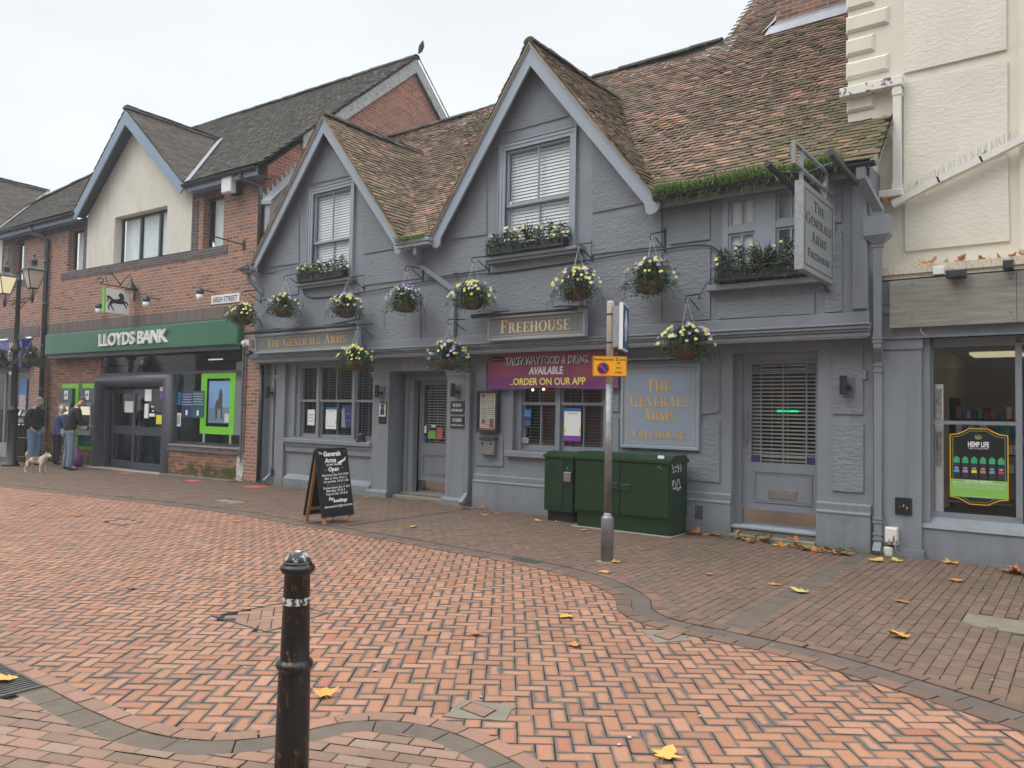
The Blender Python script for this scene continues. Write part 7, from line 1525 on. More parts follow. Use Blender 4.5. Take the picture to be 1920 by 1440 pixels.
for k, (c, br, hkp, lab) in enumerate(BK):
    hp = FP(hkp[0], hkp[1], YU-.40); o = FP(c[0], c[1]-2, YU-.42); o[0] = hp[0]
    basket((o[0], YU-.42, o[2]), lab, 100+k*7, 1.0 if k != 7 else 1.05, (30, 26, 36, 30, 34, 40, 34, 36, 34, 34)[k], hp[2]-o[2], hook=(0, .02, hp[2]-o[2]-.02), long=(.35, .6) if k in (2, 3, 6) else (.2, .4), mixw=((.9, .03, .07), (.6, .3, .1), (.7, .3, .05), (.1, .8, .1), (.7, .1, .2), (.8, .05, .3), (.4, .2, .5), (.85, .05, .15), (.45, .5, .1), (.6, .35, .1))[k])
    a, b = FP(br[0], br[1], YU), FP(br[0], br[2], YU); x_ = hp[0]+.0; t = thing('basket_bracket', 'iron scroll bracket holding the '+lab.replace('basket', 'basket', 1), 'bracket', (x_, YU, b[2]), group='iron scroll brackets for the baskets')
    m = MB(); m.box(x_-.015, x_+.015, YU-.012, YU, b[2], a[2]+.03); m.tube([(x_, YU-.01, a[2]-.02), (x_, YU-.40, hp[2]+.03)], .009, 5); m.tube([(x_, YU-.01, b[2]+.04), (x_, YU-.30, hp[2]+.0)], .008, 5)
    m.tube([(x_, YU-.40-.045*math.sin(q_*.62), hp[2]+.03-.045+.045*math.cos(q_*.62)) for q_ in range(0, 8)], .008, 5); m.build('scroll', 'black_metal', t)
for b_o in [o for o in scn.objects if o.get('category') == 'bracket' and o['label'].startswith('iron scroll')]: b_o['label'] = b_o['label'].replace('holding the basket', 'for the basket').replace('holding the leftmost basket,', 'for the leftmost basket').replace('holding the low basket', 'for the low basket').replace('basket with violet flowers', 'violet basket')
def windowbox(lab, x0, x1, z, y, seed, nf, dens, spikes=0, ht=.15, kind='foliage'):
    rr = random.Random(seed); t = thing('window_box', lab, 'window box', (x0, y, z), group='planted window boxes'); m = MB(); m.bev(x0+.04, x1-.04, y-.16, y-.01, z, z+.15, .008); m.build('trough', 'black_plastic', t)
    m = MB()
    for zz in (z+.02, z+.17): m.box(x0, x1, y-.185, y-.175, zz, zz+.018); m.box(x0, x0+.012, y-.185, y, zz, zz+.018); m.box(x1-.012, x1, y-.185, y, zz, zz+.018)
    for f_ in (.02, .35, .66, .97): xx = x0+(x1-x0)*f_; m.box(xx-.008, xx+.008, y-.188, y-.172, z, z+.19)
    m.build('rail', 'dark_frame', t); mb = MB(); fs = [MB(), MB(), MB()]; n = max(3, int((x1-x0)/.2))
    for i in range(n): foliage(mb, fs, .17, .15, ht*1.35*rr.uniform(.8, 1.25), int(dens*1.6), max(1, int(nf*1.4)//n), rr, 0, 4, cx=(x1-x0)*(i+.5)/n, sl=(.08, .25))
    for M_ in [mb]+fs: M_.v = [(a+x0, b+y-.10, c+z+.17) for a, b, c in M_.v]
    mb.build('foliage', kind, t, fix=False); F_ = MB()
    for k, f_ in enumerate(fs): b0 = len(F_.mi); F_.merge(f_); F_.mi[b0:] = [k]*len(f_.f)
    F_.build('flowers', ['petal_yellow', 'petal_violet', 'petal_dark'], t, fix=False, kind='stuff')
    if spikes:
        m = MB(); c = Vector((x0+(x1-x0)*.5, y-.10, z+.18))
        for i in range(spikes): d = Vector((rr.gauss(0, .6), rr.gauss(0, .4), 1)).normalized(); leaf(m, c, d, Vector((0, 1, 0)), rr.uniform(.22, .38), .02, (rr.random(), .5, .5))
        m.build('spiky_plant', 'spike_red', t, fix=False)
za = h1[2]; windowbox('window box under the small gable window, full of yellow pansies', h1[0]-.20, h1[1]+.05, h1[2]+.0, YU-.03, 3, 44, 190, 6)
windowbox('window box under the large gable window with yellow and dark pansies', h2[0]-.22, h2[1]+.05, h2[2]+.0, YU-.03, 4, 60, 200, 14)
windowbox('window box of trailing ivy under the casement beside the hanging sign', h3[0]-.04, h3[1]+.05, h3[2]-.04, YU-.03, 5, 14, 300, 14, .2, 'foliage')
# grass growing in the gutters
def grassrow(name, lab, x0, x1, y, z, n, hmin, hmax, seed, dens=None):
    rr = random.Random(seed); m = MB()
    for i in range(n):
        t = rr.random(); x_ = x0+(x1-x0)*t; k = (dens(t) if dens else 1)
        if rr.random() > k: continue
        h = rr.uniform(hmin, hmax)*(.5+.5*k); d = Vector((rr.gauss(0, .35), rr.gauss(-.1, .3), 1)).normalized(); c = Vector((x_, y+rr.gauss(0, .045), z)); w_ = .004
        if rr.random() < .03: d = Vector((rr.gauss(0, .3), -.5, -.9)).normalized()
        e = c+d*h; mid = c+d*h*.55+Vector((0, 0, h*.06)); m.add([tuple(c-Vector((w_, 0, 0))), tuple(c+Vector((w_, 0, 0))), tuple(mid+Vector((w_*.8, 0, 0))), tuple(e+Vector((d.x, d.y, -.3))*h*.15), tuple(mid-Vector((w_*.8, 0, 0)))], [(0, 1, 2, 3, 4)], (min(1, rr.random()*1.02), .5, .5))
        if rr.random() < .45:
            for s_ in range(2): leaf(m, c+Vector((rr.gauss(0, .03), rr.gauss(0, .03)-.03, rr.uniform(0, .09))), Vector((rr.gauss(0, 1), -.6, rr.gauss(.2, .6))), Vector((0, 0, 1)), .035, .03, (rr.uniform(.1, .7), .5, .5))
    return m.build(name, 'grass', label=lab, cat='weeds', kind='stuff', org=(x0, y, z), fix=False)
grassrow('gutter_grass', 'thick green grass and weeds growing along the right roof gutter', 9.56, 11.92, YE-.04, ZE-.03, 5200, .08, .25, 1, lambda t: .55+.45*math.cos(t*6.0)**2 if t > .08 else 1)
grassrow('gutter_grass', 'tuft of green weeds in the valley gutter between the gables', 4.66, 5.30, -.48, 4.47, 700, .04, .12, 2)
grassrow('wall_weeds', 'sparse weeds at the foot of the right door step', 10.4, 12.6, -.09, .0, 130, .02, .06, 3); grassrow('wall_weeds', 'little weeds in the corner by the grey junction box', -.4, .8, -.12, .0, 120, .02, .06, 4)
m = MB(); rr = random.Random(9)
for i in range(260):
    px = rr.gauss(0, 1); y_ = rr.uniform(-.35, 2.9); xg = rr.choice((rr.gauss(11.3, .35), rr.gauss(11.0, .5), rr.gauss(10.2, .7))); z_ = zmain(y_)+.05
    if gabz(xg) > z_-.1 or xg > 11.9: continue
    if math.sin(xg*5.1+y_*2.3)+math.sin(y_*6+xg) < .8: continue
    for k in range(3): leaf(m, Vector((xg+rr.gauss(0, .03), y_+rr.gauss(0, .02), z_)), Vector((rr.gauss(0, 1), -1, rr.uniform(0, 1))), Vector((0, 0, 1)), .04, .03, (rr.random()*.35, .5, .5))
m.build('roof_moss', 'grass', label='dark green moss patches on the red roof tiles', cat='moss', kind='stuff', org=(10, 0, 6), fix=False)
# ------------------------------------------------------------------ street furniture
def ztop(px, py, x): return SP(px, py, x)[2]
# near bollard
b0 = GP(546, 1457); bx, by_ = b0[0], b0[1]; t = thing('bollard', 'black cast iron bollard with peeling paint and a bird-fouled dome in the foreground', 'bollard', (bx, by_, 0))
m = MB(); m.lathe([(.071, 0), (.070, .15), (.0665, .44), (.064, .455), (.075, .462), (.079, .472), (.075, .485), (.064, .492), (.061, .50), (.054, .853), (.062, .858), (.070, .868), (.0735, .878), (.070, .888), (.063, .892), (.060, .897), (.061, .902), (.0535, .908)], bx, by_, 40); m.build('post', 'bollard_paint', t, smooth=True)
m = MB(); m.lathe([(.0567, .728), (.0567, .758)], bx, by_, 40); m.build('white_band', 'bollard_white', t)
m = MB(); m.lathe([(.0535, .905)]+[(.0535*math.cos(a*PI/16), .905+.047*math.sin(a*PI/16)) for a in range(1, 8)]+[(.004, .952)], bx, by_, 40); m.build('dome', 'bollard_dome', t, smooth=True)
# sign post
p = GP(1138, 1053); x_, y_ = p[0], p[1]; t = thing('signpost', 'steel signpost with thick base carrying the yellow plate and blue arrow box', 'signpost', (x_, y_, 0))
m = MB(); m.lathe([(.068, 0), (.068, .46), (.064, .475), (.05, .485), (.046, .5), (.041, .52)], x_, y_, 24); m.build('base', 'galv', t, smooth=True)
m = MB(); m.lathe([(.041, .51), (.040, 1.9)], x_, y_, 24); m.build('pole', 'galv', t, smooth=True); m = MB(); m.lathe([(.0395, 1.9), (.0385, 2.78), (.036, 2.80), (.02, 2.805)], x_, y_, 24); m.build('upper_pole', 'cream_pole', t, smooth=True)
m = MB(); m.box(x_-.09, x_+.09, y_-.09, y_+.09, -.01, .006); m.build('footing', 'concrete_pale', t)
q0 = BPt  # noqa
def local_thing(name, lab, cat, loc, rz, **k): t = thing(name, lab, cat, (0, 0, 0), **k); t.location = loc; t.rotation_euler = (0, 0, rz); return t
va = math.atan2(CP[0]-x_, -(CP[1]-y_)); zc = SP(1137, 687, x_)[2]
s = local_thing('parking_plate', 'orange yellow plate reading Pedestrian Zone At any time with a no waiting roundel', 'sign', (x_, y_, zc), va)
m = MB(); m.bev(-.182+.0, .182, -.062, -.056, -.108, .108, .003); m.build('plate', 'orange_sign', s)
m = MB(); e_ = .178; f_ = .104
for a, b, c, d in ((-e_, e_, f_-.004, f_), (-e_, e_, -f_, -f_+.004), (-e_, -e_+.004, -f_+.004, f_-.004), (e_-.004, e_, -f_+.004, f_-.004)): m.box(a, b, -.0632, -.062, c, d)
m.build('border', 'black_metal', s)
def disc(r_, cx_, cz_, yy, mt, par, nm): m = MB(); m.prism_xz([(cx_+r_*math.cos(a*PI/16), cz_+r_*math.sin(a*PI/16)) for a in range(32)], yy, yy+.003); return m.build(nm, mt, par)
disc(.066, -.07, -.022, -.0645, 'red_paint', s, 'roundel'); disc(.050, -.07, -.022, -.0655, 'poster_navy' if False else 'blue_roundel' if 'blue_roundel' in MATS else 'shop_blue', s, 'roundel_centre')
m = MB(); m.prism_xz([(-.07-.052*.707-.008, -.022+.052*.707-.004), (-.07-.052*.707+.006, -.022+.052*.707+.006), (-.07+.052*.707+.008, -.022-.052*.707+.004), (-.07+.052*.707-.006, -.022-.052*.707-.006)], -.0668, -.064); m.build('bar', 'red_paint', s)
m = fit(sans('Pedestrian Zone', .028, 0, .062, -.0635, bold=.02, depth=0), -.168, .168)
for tx, zz in (('At', .026), ('any', -.022), ('time', -.072)): m.merge(sans(tx, .026, .095, zz, -.0635, 'CENTER', bold=.02, depth=0, space=1.1))
m.build('lettering', 'black_metal', s); m = MB(); m.box(-.05, .05, -.056, .0, -.06, -.04); m.box(-.05, .05, -.056, .0, .04, .06); m.build('clamp', 'galv', s)
zt = SP(1140, 569, x_)[2]; zb2 = SP(1140, 652, x_)[2]; s = local_thing('arrow_sign', 'internally lit blue one way arrow box high on the signpost, seen edge on', 'sign', (x_, y_, (zt+zb2)/2), math.radians(20)); hh = (zt-zb2)/2
m = MB(); m.box(.035, .105, -.045, .33, -hh+.01, hh-.025); m.build('housing', 'white_plastic' if False else 'metal_sign_edge', s); m = MB(); m.box(.105, .145, -.055, .34, -hh-.015, hh+.01); m.build('frame', 'slat_white', s)
m = MB(); m.box(.145, .149, -.045, .33, -hh, hh-.005); m.build('face', 'sign_blue', s); m = MB(); A = [(0, .17), (.10, .0), (.10, -.05), (.035, .01), (.03, -.17), (-.03, -.17), (-.035, .01), (-.10, -.05), (-.10, .0)]; m.prism_yz([(.14+a, b+.02) for a, b in A], .149, .151); m.build('arrow', 'banner_white', s)
m = MB()
for z_ in (hh-.12, -hh+.05): m.lathe([(.044, z_), (.044, z_+.015)], 0, 0, 16); m.box(.0, .04, -.03, .03, z_, z_+.015)
m.build('straps', 'black_metal', s)
# green cabinets
yS, yB = -.42, -.62
q = rc(1078, 850, 966, 1256, yB); lx0, lx1 = q[0], FP(1256, 940, yB)[0]; lz1 = FP(1078, 852, yB)[2]; lzb = .22
t = thing('telecom_cabinet', 'large dark green steel cabinet with double doors and white graffiti on its end', 'cabinet', (lx0, yB, 0)); yb_ = -.10
m = MB(); m.box(lx0+.02, lx1-.01, yB+.04, yb_, 0, lzb); m.build('plinth', 'cabinet_green', t); m = MB(); m.box(lx0, lx1, yB+.012, yb_, lzb, lz1-.05); m.build('body', 'cabinet_green', t)
mid = FP(1163, 900, yB)[0]
for a, b in ((lx0+.015, mid-.004), (mid+.004, lx1-.015)): m = MB(); m.bev(a, b, yB-.012, yB+.011, lzb+.02, lz1-.06, .008); m.build('door', 'cabinet_green', t)
m = MB(); m.prism_yz([(yB-.035, lz1-.055), (yB-.035, lz1-.02), (yB+.10, lz1+.045), (yb_-.08, lz1+.045), (yb_+.02, lz1-.02), (yb_+.02, lz1-.055)], lx0-.02, lx1+.02); m.build('lid', 'cabinet_green', t)
zl = FP(1163, 912, yB)[2]; m = MB(); m.bev(mid-.12, mid-.01, yB-.05, yB-.012, zl-.045, zl+.045, .006); m.bev(mid+.005, mid+.17, yB-.04, yB-.012, zl-.05, zl+.035, .006); m.build('lock_housing', 'cabinet_green', t)
m = MB(); p_ = FP(1239, 857, yB-.02); m.box(p_[0]-.045, p_[0]+.045, yB-.016, yB-.012, p_[2]-.02, p_[2]+.02); m.build('label_plate', 'paper', t)
m = MB(); rr = random.Random(3)
for zz in (.92, .86, .70, .63):
    for i in range(4):
        yy = yB+.08+i*.07; P_ = [(lx1+.003, yy+rr.uniform(-.04, .04), zz+rr.uniform(-.04, .04)) for _ in range(4)]; m.tube(P_, .0045, 4)
m.build('graffiti', 'chalk', t); m = MB(); 
P_ = [(lx1-.16+rr.uniform(-.05, .08), yB-.014, FP(1239, 875, yB)[2]+rr.uniform(-.03, .03)) for _ in range(7)]; m.tube(P_, .0035, 4); m.build('scratch_tag', 'sign_side', t)
m = MB(); m.prism_xy([(lx0-.05, yB-.03), (lx1+.03, yB-.035), (lx1+.03, yb_), (lx0-.05, yb_)], -.01, .012); m.build('mortar_bed', 'concrete_pale', t)
q = rc(1021, 852, 955, 1072, yS); sx0, sx1 = q[0], FP(1074, 900, yS)[0]; sz1 = q[3]; t = thing('telecom_cabinet', 'small narrow green cabinet with louvred door left of the large one', 'cabinet', (sx0, yS, 0))
m = MB(); m.box(sx0+.03, sx1-.02, yS+.06, -.06, 0, .16); m.build('plinth', 'dark_void', t); m = MB(); m.box(sx0, sx1, yS, -.06, .16, sz1-.03); m.build('body', 'cabinet_green', t)
m = MB(); m.bev(sx0+.02, sx0+.33, yS-.014, yS-.001, .22, sz1-.06, .006); m.build('door', 'cabinet_green', t); m = MB(); m.prism_yz([(yS-.03, sz1-.035), (yS-.03, sz1-.01), (yS+.12, sz1+.05), (-.1, sz1+.05), (-.04, sz1-.01), (-.04, sz1-.035)], sx0-.015, sx1+.015); m.build('lid', 'cabinet_green', t)
m = MB()
for zz in (sz1-.24, .26):
    for i in range(5):
        for j in range(6): m.box(sx0+.06+i*.048, sx0+.10+i*.048, yS-.018, yS-.012, zz+j*.024, zz+j*.024+.009)
m.build('louvres', 'black_plastic', t); m = MB(); zz = FP(1064, 894, yS)[2]; m.bev(sx0+.36, sx0+.49, yS-.05, yS-.001, zz-.07, zz+.07, .006); m.build('padlock_cover', 'steel', t)
m = MB(); m.lathe([(.012, 0), (.012, .004)], 0, 0, 8); m.v = [(sx0+.40+a, yS-.006+c*-1, sz1-.18+b) for a, b, c in m.v]; m.build('lock', 'steel', t)
# chalkboard A-board
aa = GP(617, 988); a2 = GP(653, 979); d = a2-aa; wdt = .56; rz = math.atan2(d[1], d[0])-math.radians(20); cx_, cy_ = (aa[0]+a2[0])/2, (aa[1]+a2[1])/2; ht = 1.04
t = local_thing('chalkboard', 'black pavement chalkboard with white hand lettering standing on wooden legs', 'sandwich board', (cx_, cy_, 0), rz)
spread = .44; lean = math.atan((spread/2)/ht)
def tilt(mb, s_=1):    # leaning panel: built upright at y = 0, hinged at the top
    mb.v = [(x, (y*math.cos(lean)+(ht-z)*math.sin(lean)*-s_*1.0+0) if s_ > 0 else (-y*math.cos(lean)+(ht-z)*math.sin(lean)), ht-(ht-z)*math.cos(lean)+y*math.sin(lean)*s_*0) for x, y, z in mb.v]
    mb.v = [(x, y+spread/2, z) for x, y, z in mb.v]; return mb
hw = wdt/2; 
m = MB(); m.prism_xz([(-hw, .09), (hw, .09), (hw+.0, ht-.03), (hw-.03, ht), (-hw+.03, ht), (-hw, ht-.03)], -.012, .006); tilt(m).build('front_board', 'chalkboard', t)
m = MB(); m.prism_xz([(-hw, .09), (hw, .09), (hw+.0, ht-.03), (hw-.03, ht), (-hw+.03, ht), (-hw, ht-.03)], -.012, .006); tilt(m, -1).build('rear_board', 'chalkboard', t)
for s_ in (1, -1):
    for a in (-hw+.03, hw-.075):
        m = MB(); m.box(a, a+.045, .007 if s_ > 0 else .007, .035, 0, ht-.05); tilt(m, s_).build('leg', 'wood_pale', t)
    m = MB(); m.box(-hw+.075, hw-.075, .010, .03, .16, .205); tilt(m, s_).build('crossbar', 'wood_pale', t)
def chalk(rows):
    M_ = MB()
    for tx, h_, z_, w_, sh, b_, off in rows:
        l_ = sans(tx, h_, 0, z_, -.0135, bold=b_, shear=sh, depth=0); k0 = min(v[0] for v in l_.v); k1 = max(v[0] for v in l_.v); k = w_/(k1-k0); l_.v = [((v[0]-k0)*k-w_/2+off, v[1], v[2]+(v[0]-k0)*k*.03) for v in l_.v]; M_.merge(l_)
    return M_
rows = [('The', .03, .955, .06, .2, .03, -.20), ('Generals', .062, .925, .30, .1, .06, .0), ('Arms', .062, .835, .20, .1, .06, -.04), ('01494 786602', .026, .79, .27, .1, .03, .02), ('Open', .055, .715, .18, .15, .07, .0),
        ('Pub hours: Sun 9 til 10.30', .03, .645, .46, .1, .03, .02), ('Mon to Thur 10 til 11', .03, .60, .38, .1, .03, .02), ('Fri and Sat. 10 til 1.30-', .03, .555, .44, .1, .03, .03), ('Kitchen hours: Sun 11 til 5', .03, .47, .46, .1, .03, .02), ('Monday: 10 til 3', .03, .43, .32, .1, .03, .0), ('Tues to Sat: 10 til 8', .03, .385, .38, .1, .03, .01),
        ('For', .045, .315, .09, .2, .06, -.09), ('bookings', .045, .285, .24, .2, .06, .06), ('thegenerals13@gmail.com', .028, .215, .48, .1, .03, .02)]
tilt(chalk(rows)).build('chalk_lettering', 'chalk', t)
m = MB(); m.prism_xz([(.08, .835), (.20, .88), (.235, .915), (.22, .86), (.10, .805)], -.0135, -.0125); tilt(m).build('ribbon_drawing', 'chalk', t); m = MB(); m.prism_xz([(-.16, .735), (-.11, .745), (-.11, .738), (-.16, .727)], -.0135, -.0125); m.prism_xz([(.12, .755), (.19, .765), (.19, .757), (.12, .747)], -.0135, -.0125); tilt(m).build('green_flourish', 'chalk_green', t)
m = MB(); scribble(m, -.15, .2, .52, .014, -.013, seed=77); tilt(m).build('small_print', 'sign_side', t)
# street lamp on the left
lp = GP(20, 874); lx, ly = lp[0], lp[1]; zf = lambda px, py: SP(px, py, lx)[2]
t = thing('street_lamp', 'black cast iron street lamp with two lanterns at the left edge', 'street lamp', (lx, ly, 0))
zb1, zb3, zar, zfn = zf(18, 765), zf(20, 652), zf(26, 563), zf(29, 518)
m = MB(); m.lathe([(.20, 0), (.20, .05), (.16, .07), (.16, .14), (.12, .17), (.115, zb1-.12), (.14, zb1-.08), (.155, zb1-.05), (.10, zb1), (.085, zb1+.05), (.07, zb3-.10), (.13, zb3-.07), (.14, zb3-.03), (.09, zb3+.05), (.065, zb3+.13), (.06, zb3+.3), (.05, zfn-.12), (.06, zfn-.11), (.06, zfn-.07), (.03, zfn-.05), (.035, zfn-.01), (.012, zfn+.02), (.005, zfn+.07)], lx, ly, 20); m.build('column', 'black_metal', t, smooth=True)
m = MB(); AR = .86
m.tube([(lx-AR, ly, zar+.03), (lx+AR, ly, zar+.03)], .018, 6)
for s_ in (-1, 1):
    m.tube([(lx+s_*.05, ly, zar-.26), (lx+s_*.25, ly, zar-.16), (lx+s_*.5, ly, zar-.06), (lx+s_*.75, ly, zar+.01)], .012, 5)
    for k, r_ in ((.13, .06), (.26, .045), (.36, .03)): m.tube([(lx+s_*(k+r_*math.cos(a*PI/5)), ly, zar-.05+r_*math.sin(a*PI/5)) for a in range(11)], .009, 4)
m.build('crossarm', 'black_metal', t)
for s_, mt in ((-1, 'lamp_lit'), (1, 'lamp_glass')):
    cx_ = lx+s_*AR; z0, z1 = zf(62, 543), zf(62, 512); z0 = zar+.25; z1 = z0+.44
    m = MB(); m.lathe([(.01, zar-.12), (.035, zar-.06), (.045, zar), (.04, zar+.06), (.02, zar+.10), (.015, z0)], cx_, ly, 10)
    for k in range(4): a = k*PI/2+PI/4; m.tube([(cx_+.02*math.cos(a), ly+.02*math.sin(a), zar+.05), (cx_+.11*math.cos(a), ly+.11*math.sin(a), zar+.16), (cx_+.10*math.cos(a), ly+.10*math.sin(a), z0)], .007, 4)
    m.build('lantern_bracket', 'black_metal', t)
    a0, a1 = .13, .27; C4 = lambda r_, z: [(cx_+r_*c, ly+r_*d_, z) for c, d_ in ((-1, -1), (1, -1), (1, 1), (-1, 1))]
    m = MB(); A, B = C4(a0*.7, z0), C4(a1*.72, z1)
    for k in range(4): m.tube([A[k], B[k]], .012, 5); m.tube([A[k], A[(k+1) % 4]], .012, 5); m.tube([B[k], B[(k+1) % 4]], .014, 5)
    m.build('lantern_frame', 'black_metal', t)
    m = MB(); A, B = C4(a0*.69, z0), C4(a1*.71, z1); m.add(A+B, [(k, (k+1) % 4, 4+(k+1) % 4, 4+k) for k in range(4)]); m.build('lantern_glass', mt, t)
    m = MB(); m.lathe([(.31, z1-.01), (.30, z1+.02), (.12, z1+.12), (.09, z1+.14), (.085, z1+.24), (.10, z1+.25), (.05, z1+.31), (.02, z1+.34), (.03, z1+.38), (.005, z1+.44)], cx_, ly, 4, PI/4); m.build('lantern_hood', 'black_metal', t)
m = MB(); zz = zb3+.20; m.tube([(lx-.98, ly, zz), (lx+.98, ly, zz)], .022, 6); m.prism_xz([(lx-.75, zz), (lx+.75, zz), (lx, zz+.18)], ly-.012, ly+.012); m.build('basket_arm', 'black_metal', t)
for s_, lab in ((-1, 'flower basket on the left arm of the street lamp, cut by the picture edge'), (1, 'leafy basket with white flowers on the right arm of the street lamp')):
    basket((lx+s_*.95, ly, zz-.50), lab, 303, 1.05, 3, .48, 'baskets on the street lamp', hook=(0, 0, .48), strands=22, long=(.5, .8), mixw=(0, 1, 0))
# litter bin behind the lamp
p = GP(22, 866); bxn, byn = p[0]-.1, p[1]+.35; t = thing('litter_bin', 'black street litter bin with gold bands behind the street lamp', 'litter bin', (bxn, byn, 0))
m = MB(); m.lathe([(.42, 0), (.42, .06), (.38, .08), (.38, .74), (.41, .76), (.41, .80)], bxn, byn, 8, PI/8); m.build('body', 'black_bin', t)
m = MB()
for k in range(8): a = k*PI/4+PI/8; m.tube([(bxn+.37*math.cos(a), byn+.37*math.sin(a), .8), (bxn+.37*math.cos(a), byn+.37*math.sin(a), 1.05)], .035, 6)
m.lathe([(.30, .8), (.30, 1.0)], bxn, byn, 8, PI/8); m.build('opening_posts', 'black_bin', t); m = MB(); m.lathe([(.44, 1.04), (.44, 1.08), (.36, 1.17), (.15, 1.22), (.02, 1.23)], bxn, byn, 8, PI/8); m.build('hood', 'black_bin', t)
m = MB(); m.lathe([(.385, .66), (.385, .68)], bxn, byn, 8, PI/8); m.lathe([(.385, .14), (.385, .155)], bxn, byn, 8, PI/8); m.build('gold_bands', 'gold', t)
m = MB(); m.box(bxn-.05, bxn+.05, byn-.36, byn-.352, .40, .5); m.build('gold_emblem', 'gold', t)
# distancing stickers
for k, (px, py, lab) in enumerate(((237, 888, 'red round floor sticker outside the bank portal, farthest one'), (362, 902, 'red round floor sticker in front of the low bank wall'), (480, 913, 'red round floor sticker nearest the pub corner'))):
    g = GP(px, py); t = thing('floor_sticker', lab, 'floor sticker', (g[0], g[1], 0), group='red floor stickers'); m = MB(); r_ = .24 if k == 2 else .17; m.prism_xy([(g[0]+r_*math.cos(a*PI/12), g[1]+r_*math.sin(a*PI/12)) for a in range(24)], .005, .0085); m.build('disc', 'sticker_red', t)
    m = MB(); m.prism_xy([(g[0]-.10, g[1]-.03), (g[0]+.02, g[1]-.05), (g[0]+.09, g[1]+.0), (g[0]+.0, g[1]+.05)], .0087, .0095); m.prism_xy([(g[0]-.02, g[1]-.11), (g[0]+.1, g[1]-.08), (g[0]+.08, g[1]-.06), (g[0]-.03, g[1]-.085)], .0087, .0095); m.build('print', 'brochure', t)

